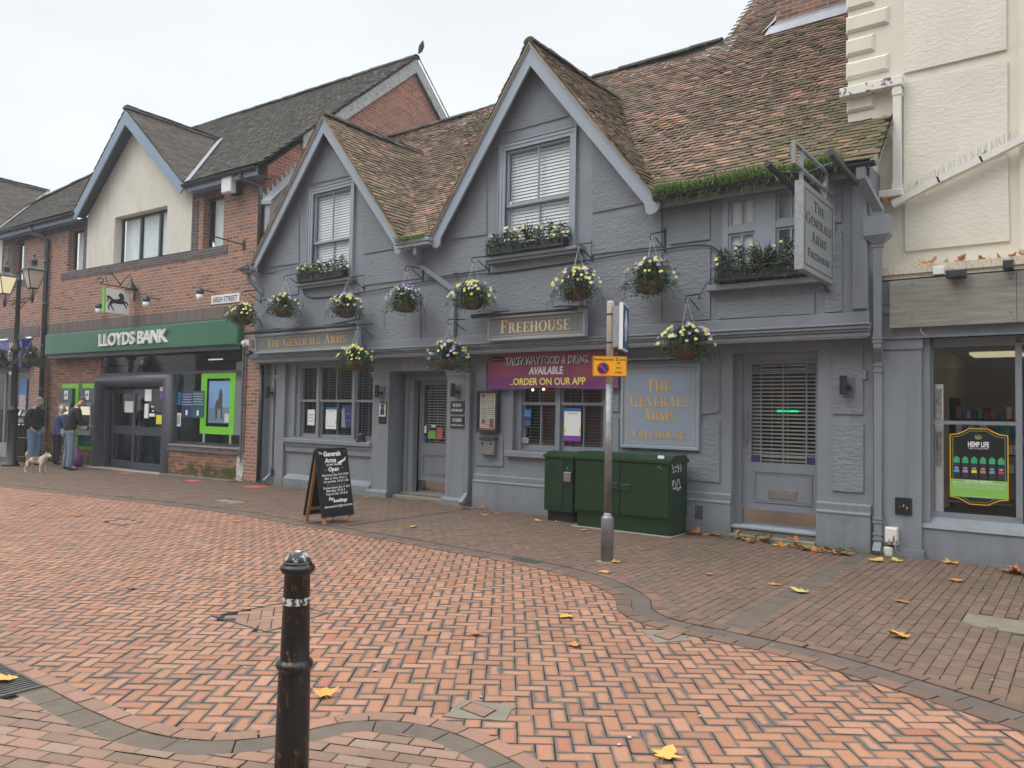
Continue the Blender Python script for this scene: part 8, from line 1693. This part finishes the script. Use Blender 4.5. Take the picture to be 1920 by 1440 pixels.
# ------------------------------------------------------------------ people and animals
def skin(name, V, E, Rr, mt, parent, root=0, sub=2, smooth_=True):
    me = bpy.data.meshes.new(name); me.from_pydata([tuple(v) for v in V], E, []); o = bpy.data.objects.new(name, me); COL.objects.link(o); o.parent = parent
    md = o.modifiers.new('skin', 'SKIN'); md.use_smooth_shade = True; md.branch_smoothing = .6
    sv = me.skin_vertices[0].data if me.skin_vertices else None
    if sv is None: bm = bmesh.new(); bm.from_mesh(me); bm.verts.layers.skin.verify(); bm.to_mesh(me); bm.free(); sv = me.skin_vertices[0].data
    for i, r_ in enumerate(Rr): sv[i].radius = r_ if isinstance(r_, tuple) else (r_, r_); sv[i].use_root = (i == root)
    s = o.modifiers.new('sub', 'SUBSURF'); s.levels = sub; s.render_levels = sub; me.materials.append(MATS[mt]); return o
def person(lab, loc, rz, H=1.75, lean=0., torso='navy_cloth', legs='denim', hair='hair_grey', arms='down', headdown=0., bun=False, female=False, hem=.86, stance=.10):
    t = thing('person', lab, 'person', (0, 0, 0)); t.location = loc; t.rotation_euler = (0, 0, rz); k = H/1.75; t.scale = (k, k, k)
    def U(x, y, z, extra=0): # upper body leaning forward about the hips
        a = lean+extra; return (x, y*math.cos(a)+(z-.93)*math.sin(a), .93+(z-.93)*math.cos(a)-y*math.sin(a))
    sw = .17 if female else .195; nk = U(0, 0, 1.47); hd0 = Vector(U(0, .02, 1.54)); hf = lean+headdown
    def Hd(x, y, z): return tuple(hd0+Vector((x, y*math.cos(hf)+z*math.sin(hf), z*math.cos(hf)-y*math.sin(hf))))
    V = [(0, 0, .95), U(0, 0, 1.12), U(0, -.01, 1.30), U(0, -.005, 1.42), nk, Hd(0, .01, .06), Hd(0, .015, .13), Hd(0, .10, .085), Hd(0, .125, .07)]
    Rr = [.13, .12, .13, .10, .055, (.075, .09), (.075, .09), .03, .012]; E = [(0, 1), (1, 2), (2, 3), (3, 4), (4, 5), (5, 6), (5, 7), (7, 8)]
    arm_pts = {}; 
    for s_ in (-1, 1):
        sh = U(s_*sw, 0, 1.40)
        if arms == 'down': el = U(s_*(sw+.05), -.03, 1.12); wr = U(s_*(sw+.03), .08, .90)
        elif arms == 'pocket': el = U(s_*(sw+.07), -.07, 1.13); wr = U(s_*(sw+.0), .07, .94)
        else: el = Vector(U(s_*(sw+.03), .10, 1.14)); wr = Vector(U(s_*(sw-.05), .33, 1.12))
        sh, el, wr = Vector(sh), Vector(el), Vector(wr); d = (wr-el).normalized(); b = len(V); V += [tuple(sh), tuple(el), tuple(wr), tuple(wr+d*.07)]; Rr += [.055, .042, .028, (.022, .038)]; E += [(3, b), (b, b+1), (b+1, b+2), (b+2, b+3)]; arm_pts[s_] = (sh, el, wr)
        side = Vector((0, 1, 0)) if abs(d.y) < .7 else Vector((1, 0, 0)); crl = Vector((-s_, 0, 0))
        for q in range(4):
            o = side*(q-1.5)*.018; L_ = (.065, .075, .07, .055)[q]; c = len(V); V += [tuple(wr+d*.085+o), tuple(wr+d*(.085+L_*.5)+o+crl*.008), tuple(wr+d*(.085+L_*.9)+o+crl*.028)]; Rr += [.009, .008, .007]; E += [(b+3, c), (c, c+1), (c+1, c+2)]
        c = len(V); V += [tuple(wr+d*.03+side*.038), tuple(wr+d*.07+side*.05+crl*.01)]; Rr += [.011, .009]; E += [(b+2, c), (c, c+1)]
    for s_ in (-1, 1):
        b = len(V); st = stance; V += [(s_*.09, .0, .86), (s_*(.09+st*.15), .02, .50), (s_*(.09+st*.25), -.02, .09), (s_*(.09+st*.35), .13, .035)]; Rr += [.085, .055, .038, .035]; E += [(0, b), (b, b+1), (b+1, b+2), (b+2, b+3)]
    skin('body', V, E, Rr, 'skin', t)
    # trousers
    V = [(0, 0, .96)]; Rr = [(.15, .135)]; E = []
    for s_ in (-1, 1):
        b = len(V); st = stance; V += [(s_*.095, .0, .84), (s_*(.095+st*.15), .02, .48), (s_*(.095+st*.25), -.02, .12), (s_*(.095+st*.27), -.015, .05)]; Rr += [.105, .083, .072, .075]; E += [(0, b), (b, b+1), (b+1, b+2), (b+2, b+3)]
    skin('trousers', V, E, Rr, legs, t)
    for s_ in (-1, 1): x = s_*(.095+stance*.3); skin('shoe', [(x, -.05, .04), (x*1.05, .06, .035), (x*1.12, .17, .03)], [(0, 1), (1, 2)], [(.045, .038), (.045, .032), (.04, .025)], 'shoe', t)
    fw = .85 if female else 1
    V = [U(0, 0, hem), U(0, -.005, 1.02), U(0, -.01, 1.2), U(0, -.01, 1.34), U(0, -.0, 1.43), U(0, .01, 1.49)]; Rr = [(.175*fw+.02*female, .15), (.17*fw, .145), (.175*fw, .14), (.175*fw, .135), (.12, .10), (.07, .075)]; E = [(0, 1), (1, 2), (2, 3), (3, 4), (4, 5)]
    for s_ in (-1, 1):
        sh, el, wr = arm_pts[s_]; b = len(V); V += [tuple(sh), tuple(el), tuple(el.lerp(wr, .92))]; Rr += [.085, .068, .055]; E += [(3, b), (b, b+1), (b+1, b+2)]
    skin('jacket', V, E, Rr, torso, t)
    V = [Hd(0, -.025, .08), Hd(0, -.02, .14), Hd(0, .03, .175)]; Rr = [(.083, .075), (.088, .09), (.07, .06)]; E = [(0, 1), (1, 2)]
    if bun: V.append(Hd(0, -.13, .10)); Rr.append(.045); E.append((0, 3))
    skin('hair', V, E, Rr, hair, t)
    m = MB()
    for s_ in (-1, 1): c = Hd(s_*.03, .105, .10); m.ball(c, .011, 6)
    m.build('eyes', 'black_plastic', t); m = MB(); c = Hd(0, .105, .035); m.box(c[0]-.022, c[0]+.022, c[1]-.008, c[1]+.004, c[2]-.005, c[2]+.004); m.build('mouth', 'menu_red', t)
    for s_ in (-1, 1): m = MB(); c = Hd(s_*.082, .0, .085); m.ball(c, .024, 6, sz=1.3); m.build('ear', 'skin', t, smooth=True)
    return t
g = GP(62, 872); person('grey haired man in dark navy jacket and light jeans standing behind the dog', (g[0], g[1], 0), math.radians(-62), 1.80, .10, 'navy_cloth', 'denim', 'hair_grey', 'pocket', .25, stance=.05)
g = GP(105, 871); person('small white haired woman in a lavender blue coat at the cash machine', (g[0], g[1], 0), math.radians(-8), 1.60, .12, 'blue_cloth', 'dark_trousers', 'hair_white', 'reach', .3, bun=True, female=True, hem=.72, stance=.03)
g = GP(127, 881); person('man in a black jacket and grey jeans leaning forward at the left cash machine', (g[0], g[1], 0), math.radians(-12), 1.86, .26, 'black_cloth', 'denim_grey', 'hair_brown', 'reach', .45, stance=.45)
# purple bag
g = GP(142, 876); m = MB(); rr = random.Random(2); prof = [(.06, 0), (.15, .03), (.17, .14), (.15, .28), (.09, .40), (.03, .46)]; m.lathe(prof, g[0], g[1], 14); m.v = [(a+rr.uniform(-.015, .015), b+rr.uniform(-.015, .015), c+rr.uniform(-.008, .008)*(c > .01)) for a, b, c in m.v]
t = thing('shopping_bag', 'crumpled purple shopping bag standing beside the leaning man', 'bag', (g[0], g[1], 0)); m.build('sack', 'bag_purple', t, smooth=True); m = MB(); m.tube([(g[0]-.04, g[1], .44), (g[0]-.03, g[1], .56), (g[0]+.03, g[1], .57), (g[0]+.05, g[1], .44)], .008, 5); m.build('handle', 'bag_purple', t)
# dog
b_ = NB('dog_fur'); co = b_.coord(); 
def blob(c, r_):
    d_ = b_.n('VectorMath', operation='DISTANCE'); b_.l(co, d_.inputs[0]); d_.inputs[1].default_value = c; return b_.rng(b_.math('ADD', d_.outputs['Value'], b_.math('MULTIPLY', b_.noise(co, 14, 3), .04)), r_, r_+.02, 1, 0)
f_ = b_.math('MAXIMUM', b_.math('MAXIMUM', blob((.02, 0, .33), .115), blob((-.19, -.02, .33), .09)), blob((.27, 0, .42), .075)); b_.base(b_.mix(f_, (.60, .54, .45), (.24, .095, .04))); b_.set(.95, spec=.2); b_.bump(b_.noise(co, 70, 4), .6, .01)
g = GP(68, 886); t = local_thing('dog', 'small white and brown terrier standing on the pavement with its head turned back', 'dog', (g[0], g[1], 0), math.radians(28)); t.scale = (1.05, 1.05, 1.05)
V = [(-.20, 0, .27), (-.06, 0, .265), (.08, 0, .27), (.17, 0, .29), (.22, 0, .35), (.27, -.01, .39), (.32, -.03, .385), (.37, -.045, .365), (.395, -.05, .36)]; Rr = [(.085, .09), (.085, .085), (.085, .10), (.08, .095), .062, .06, .05, .028, .018]; E = [(i, i+1) for i in range(8)]
for (x, y, root_, fw) in ((.15, .055, 3, 1), (.15, -.055, 3, 1), (-.20, .055, 0, 0), (-.20, -.055, 0, 0)):
    b = len(V); o = .03 if y > 0 else -.02
    if fw: V += [(x+.01, y, .20), (x+o*.5, y, .11), (x+o, y, .025), (x+o+.035, y, .012)]; Rr += [.042, .024, .018, .018]
    else: V += [(x+.02, y, .19), (x+.05+o, y*1.1, .14), (x-.02+o, y*1.1, .09), (x-.0+o, y*1.1, .02), (x+.04+o, y*1.1, .012)]; Rr += [.05, .033, .019, .017, .018]
    n_ = len(V)-b; E += [(root_, b)]+[(b+i, b+i+1) for i in range(n_-1)]
b = len(V); V += [(-.26, 0, .33), (-.27, .0, .41), (-.245, 0, .46)]; Rr += [.028, .024, .014]; E += [(0, b), (b, b+1), (b+1, b+2)]
for s_ in (-1, 1): b = len(V); V += [(.265, s_*.045-.01, .435), (.285, s_*.055-.01, .47)]; Rr += [.02, .008]; E += [(5, b), (b, b+1)]
skin('body', V, E, Rr, 'dog_fur', t, 1); m = MB(); m.ball((.405, -.053, .366), .012, 6); m.ball((.345, -.075, .405), .007, 6); m.ball((.345, .0, .405), .007, 6); m.build('nose_and_eyes', 'black_plastic', t)
# pigeon on the bank ridge
def bsurf(px, py, o): P0 = BP0+BN*o; d = ray(px, py); k = (P0-CP).dot(BN)/d.dot(BN); W = CP+d*k; return W
W = bsurf(790, 96, RGY); t = local_thing('pigeon', 'dark grey pigeon perched on the ridge end of the bank roof', 'bird', (W[0], W[1], W[2]-.02), math.radians(-25))
skin('body', [(-.20, 0, .03), (-.10, 0, .07), (.0, 0, .12), (.06, 0, .19), (.08, 0, .25), (.125, 0, .245)], [(i, i+1) for i in range(5)], [(.02, .01), .05, .075, .05, .032, .006], 'pigeon', t, 2); m = MB(); m.tube([(0, .02, -.02), (0, .02, .07)], .006, 4); m.tube([(0, -.02, -.02), (0, -.02, .07)], .006, 4); m.build('feet', 'terracotta', t)

# ------------------------------------------------------------------ fallen leaves
def maple(seed, curl=.35):
    rr = random.Random(seed); P = []; lobes = [(-90, .25), (-50, .42), (-30, .55), (-12, .34), (8, .62), (22, .95), (34, .60), (52, .55), (68, .82), (90, 1.12), (112, .82), (128, .55), (146, .60), (158, .95), (172, .62), (192, .34), (210, .55), (230, .42)]
    n = len(lobes); vs = [(0, 0, .0)]
    for a, r_ in lobes:
        r_ *= 1+rr.uniform(-.12, .12); a = math.radians(a+rr.uniform(-5, 5)); x, y = r_*math.cos(a), r_*math.sin(a); vs.append((x, y, curl*(.35*r_*r_+.25*math.sin(a*3+seed)*r_+rr.uniform(-.06, .06))))
        
    for a, r_ in lobes:
        pass
    m = MB(); col = (rr.random(), rr.random(), .5); zmn = min(v[2] for v in vs); vs = [(x*.06, y*.06, (z-zmn)*.06+.004) for x, y, z in vs]; m.add(vs, [(0, 1+i, 1+(i+1) % n) for i in range(n)], col)
    m.m = 1; m.tube([(0, -.01, vs[0][2]), (.008, -.05, vs[0][2]*.6+.004), (.02, -.085, .006)], .0016, 4); return m
LV = []
for k in range(9):
    m = maple(k, (.12, .3, .5, .2, .4, .15, .8, .3, .6)[k]); LV.append(m)
def put_leaf(p, sc, rz, k, label, mt='maple_leaf', group=None, tiltx=0):
    me_key = (k, mt)
    if me_key not in put_leaf.cache:
        o = LV[k].build('maple_leaf', [mt, 'leaf_stem'], org=(0, 0, 0), fix=False); put_leaf.cache[me_key] = o.data; 
    else: o = bpy.data.objects.new('maple_leaf', put_leaf.cache[me_key]); COL.objects.link(o)
    o.location = p; o.rotation_euler = (tiltx, 0, rz); o.scale = (sc, sc, sc); return tagit(o, label, 'leaf', group)
put_leaf.cache = {}
single = [(1065, 1155, 1.05, 0, 'maple_yellow', 'bright yellow leaf alone on the orange road left of the gutter bend'), (1074, 1208, .95, 1, 'maple_leaf', 'small pale leaf on the orange road below the bright yellow one'), (890, 1188, .8, 2, 'maple_leaf', 'little brown leaf in the middle of the orange road'), (610, 1306, 1.0, 6, 'maple_yellow', 'curled yellow leaf on the road just right of the bollard'),
  (1247, 1420, 1.15, 3, 'maple_yellow', 'large tan yellow leaf at the bottom edge of the picture'), (1693, 1194, 1.3, 8, 'maple_yellow', 'upturned yellow green leaf on the right pavement'), (1508, 1111, 1.35, 4, 'maple_leaf', 'curled brown leaf beside the grey drainage strip'), (1446, 1096, 1.0, 0, 'maple_leaf', 'flat tan leaf left of the curled brown one near the drainage strip'),
  (1686, 1128, 1.1, 7, 'maple_leaf', 'orange leaf on the pavement above the upturned yellow green one'), (1790, 1088, 1.35, 1, 'maple_leaf', 'orange leaf on the pavement below the meter box and shop pilaster'), (1330, 1076, .9, 5, 'maple_leaf', 'tan leaf on the pavement between signpost and right door'), (1130, 1072, 1.15, 0, 'maple_yellow', 'yellow leaf just in front of the signpost base'),
  (1156, 1055, .95, 2, 'maple_yellow', 'yellow leaf touching the right side of the signpost base'), (1098, 994, .9, 5, 'maple_yellow', 'small yellow leaf at the foot of the large green cabinet'), (1010, 977, 1.2, 3, 'maple_yellow', 'yellow leaf on the pavement left of the green cabinets'), (930, 963, .9, 1, 'maple_leaf', 'small tan leaf near the middle downpipe'), (908, 967, .9, 6, 'maple_leaf', 'small orange leaf in front of the middle downpipe'),
  (772, 988, 1.1, 4, 'maple_leaf', 'orange leaf on the pavement between the chalkboard and porch'), (686, 932, 1.2, 0, 'maple_leaf', 'orange leaf at the foot of the pillar left of the porch'), (769, 938, 1.0, 1, 'maple_leaf', 'tan leaf left of three at the porch step'), (787, 937, 1.0, 2, 'maple_leaf', 'tan leaf in the centre of three at the porch step'), (803, 939, 1.0, 7, 'maple_leaf', 'tan leaf right of three at the porch step'),
  (60, 946, 1.0, 3, 'maple_leaf', 'tiny pale leaf far left on the road'), (143, 967, 1.2, 5, 'maple_leaf', 'yellowish leaf on the road left of the far manhole cover'), (443, 978, 1.0, 0, 'maple_leaf', 'small leaf in the gutter left of the chalkboard'), (245, 1103, .8, 8, 'maple_leaf', 'small dark curled leaf in the left of the road'), (15, 1275, 1.2, 1, 'maple_yellow', 'yellow leaf lying on the near drain grate'),
  (1785, 1057, 1.4, 8, 'maple_yellow', 'curled yellow leaf against the base of the shop wall'), (1045, 980, .8, 6, 'maple_leaf', 'dark orange leaf under the small green cabinet'), (1640, 1052, 1.7, 3, 'maple_yellow', 'large yellow green leaf at the downpipe foot by the meter box'), (1683, 1053, 1.2, 4, 'maple_leaf', 'orange brown leaf beside the meter box pipe')]
rr = random.Random(12)
for px, py, sc, k, mt, lab in single:
    p = GP(px, py, .008); put_leaf((p[0], p[1], .009 if py != 1275 else .014), sc*1.35, rr.uniform(0, 6.28), k, lab, mt)
def drift(pts, n, lab, grp, spread=.10, z=.009, sc=(1.0, 1.8)):
    for i in range(n):
        a = rr.random()*(len(pts)-1); k = int(a); f = a-k; q = np.array(pts[k])*(1-f)+np.array(pts[min(k+1, len(pts)-1)])*f; p = GP(q[0], q[1], 0)
        put_leaf((p[0]+rr.gauss(0, spread*.5), min(-.06, p[1]+rr.gauss(0, spread)), z+rr.random()*.02), rr.uniform(*sc), rr.uniform(0, 6.28), rr.randrange(9), lab, 'maple_leaf', grp, rr.gauss(0, .35))
drift([(1283, 998), (1300, 1002), (1345, 1008)], 16, 'brown maple leaf in the drift right of the large green cabinet', 'leaves drifted beside the green cabinet', .05)
drift([(1385, 1012), (1430, 1020), (1500, 1030), (1560, 1038), (1600, 1044)], 30, 'orange brown maple leaf in the drift below the right door step', 'leaves drifted below the right door', .06)
drift([(858, 951), (875, 955), (900, 956)], 9, 'brown maple leaf heaped under the middle downpipe', 'leaves heaped under the middle downpipe', .06, sc=(.8, 1.2))
drift([(1865, 1070), (1900, 1076), (1925, 1078)], 9, 'orange maple leaf in the drift at the right edge of the picture', 'leaves drifted by the shop wall', .05)
for i in range(5): put_leaf((10.55+i*.2+rr.gauss(0, .03), YL-.05, .068), rr.uniform(.8, 1.3), rr.uniform(0, 6), rr.randrange(9), 'brown maple leaf lying on the right door step', 'maple_leaf', 'leaves on the right door step', rr.gauss(.3, .3))
for i, (px, s_) in enumerate(((1722, 1.3), (1735, 1.6), (1752, 1.5), (1772, 1.0), (1800, 1.6), (1806, 1.4), (1840, 1.2), (1858, 1.3), (1872, 1.2), (1898, 1.4), (1915, 1.5))):
    p = FP(px, 492, .05); put_leaf((p[0], .06+rr.gauss(0, .05), 3.375), s_*.85, rr.uniform(0, 6), (2, 6, 8, 4)[i % 4], 'dead maple leaf caught on the ledge over the shop fascia', 'maple_leaf', 'leaves on the shop ledge', rr.uniform(.4, 1.1))
for px, py, lab in ((1718, 346, 'brown leaf stuck low on the bird spikes of the sloping gutter'), (1847, 290, 'orange leaf stuck high on the bird spikes of the sloping gutter')): p = FP(px, py, YC-.14); put_leaf(tuple(p), .8, rr.uniform(0, 6), 4, lab, 'maple_leaf', None, 1.1)
for i in range(5): p = FP(1664+rr.uniform(-8, 8), 378, YC-.15); put_leaf((p[0], p[1]-.1, p[2]-.02), .8, rr.uniform(0, 6), rr.randrange(9), 'dead leaf stuffed behind the rainwater hopper', 'maple_leaf', 'leaves behind the hopper', 1.0)
# trodden gum and litter specks
m = MB(); rr = random.Random(31)
for i in range(80):
    px, py = rr.uniform(0, 1920), rr.choice((rr.uniform(930, 1060), rr.uniform(1000, 1400))); p = GP(px, py, 0)
    if p[1] > -.2: continue
    r_ = rr.uniform(.005, .014); a0 = rr.random(); m.prism_xy([(p[0]+r_*math.cos(a)*rr.uniform(.6, 1.2), p[1]+r_*math.sin(a)*rr.uniform(.6, 1.2)) for a in (a0, a0+1.2, a0+2.4, a0+3.6, a0+5)], .007, .0095)
m.build('litter_specks', 'brochure', label='scattered pale specks of litter and gum on the paving', cat='litter', kind='stuff')

# ------------------------------------------------------------------ the far side of the street, behind the photographer (seen in the glass)
for x0, x1, h_, wm, rm, lab in ((-26, -9, 7.2, 'brick_red', 'tiles_grey', 'red brick terrace across the street, reflected in the bank glass'), (-8.9, 4, 8.4, 'stucco_cream', 'tiles_grey', 'cream rendered terrace across the street, reflected in the pub windows'), (4.1, 13, 7.0, 'render_cream', 'tiles_brown', 'pale shop building across the street behind the photographer'), (13.1, 29, 8.0, 'brick_old', 'tiles_grey', 'dark brick terrace across the street behind the photographer')):
    t = thing('opposite_building', lab, 'building', (x0, -17.5, 0)); m = MB(); m.box(x0, x1, -26, -17.5, 0, h_); m.build('wall', wm, t)
    m = MB(); m.prism_yz([(-17.2, h_), (-26.3, h_), (-21.8, h_+3.2)], x0-.1, x1+.1); m.build('roof', rm, t)
    n = int((x1-x0)/2.6)
    for i in range(n):
        xc = x0+(i+.5)*(x1-x0)/n; m = MB(); m.box(xc-.55, xc+.55, -17.5, -17.46, h_-2.4, h_-.9); w_ = m.build('window', 'dark_frame', t); m = MB(); m.box(xc-.65, xc+.65, -17.5, -17.42, h_-2.5, h_-2.42); m.box(xc-.6, xc-.55, -17.5, -17.42, h_-2.42, h_-.9); m.box(xc+.55, xc+.6, -17.5, -17.42, h_-2.42, h_-.9); m.box(xc-.02, xc+.02, -17.46, -17.43, h_-2.4, h_-.9); m.build('window_frame', 'white_plastic', w_)
    m = MB(); m.box(x0+.5, x1-.5, -17.5, -17.44, .5, 2.6); m.build('shop_window', 'dark_frame', t); m = MB(); m.box(x0+.3, x1-.3, -17.5, -17.3, 2.65, 3.3); m.build('fascia', 'blue_trim' if h_ > 7.5 else 'sign_grey', t)

# ------------------------------------------------------------------ thin volume added to imitate the veiling glare of the lens
hz = MB(); hz.box(-45, 34, -31, 30, -1.05, 14.5)
hm = bpy.data.materials.new('glare_veil'); hm.use_nodes = True; hm.node_tree.nodes.clear(); MATS['glare_veil'] = hm
ho = hm.node_tree.nodes.new('ShaderNodeOutputMaterial'); hv = hm.node_tree.nodes.new('ShaderNodeVolumePrincipled'); hv.inputs['Color'].default_value = (.92, .95, 1, 1); hv.inputs['Density'].default_value = .0022; hv.inputs['Anisotropy'].default_value = .2
hm.node_tree.links.new(hv.outputs[0], ho.inputs['Volume']); hz.build('added_haze', 'glare_veil', kind='stuff', label='thin added volume over the street imitating veiling lens glare', cat='glare_veil')
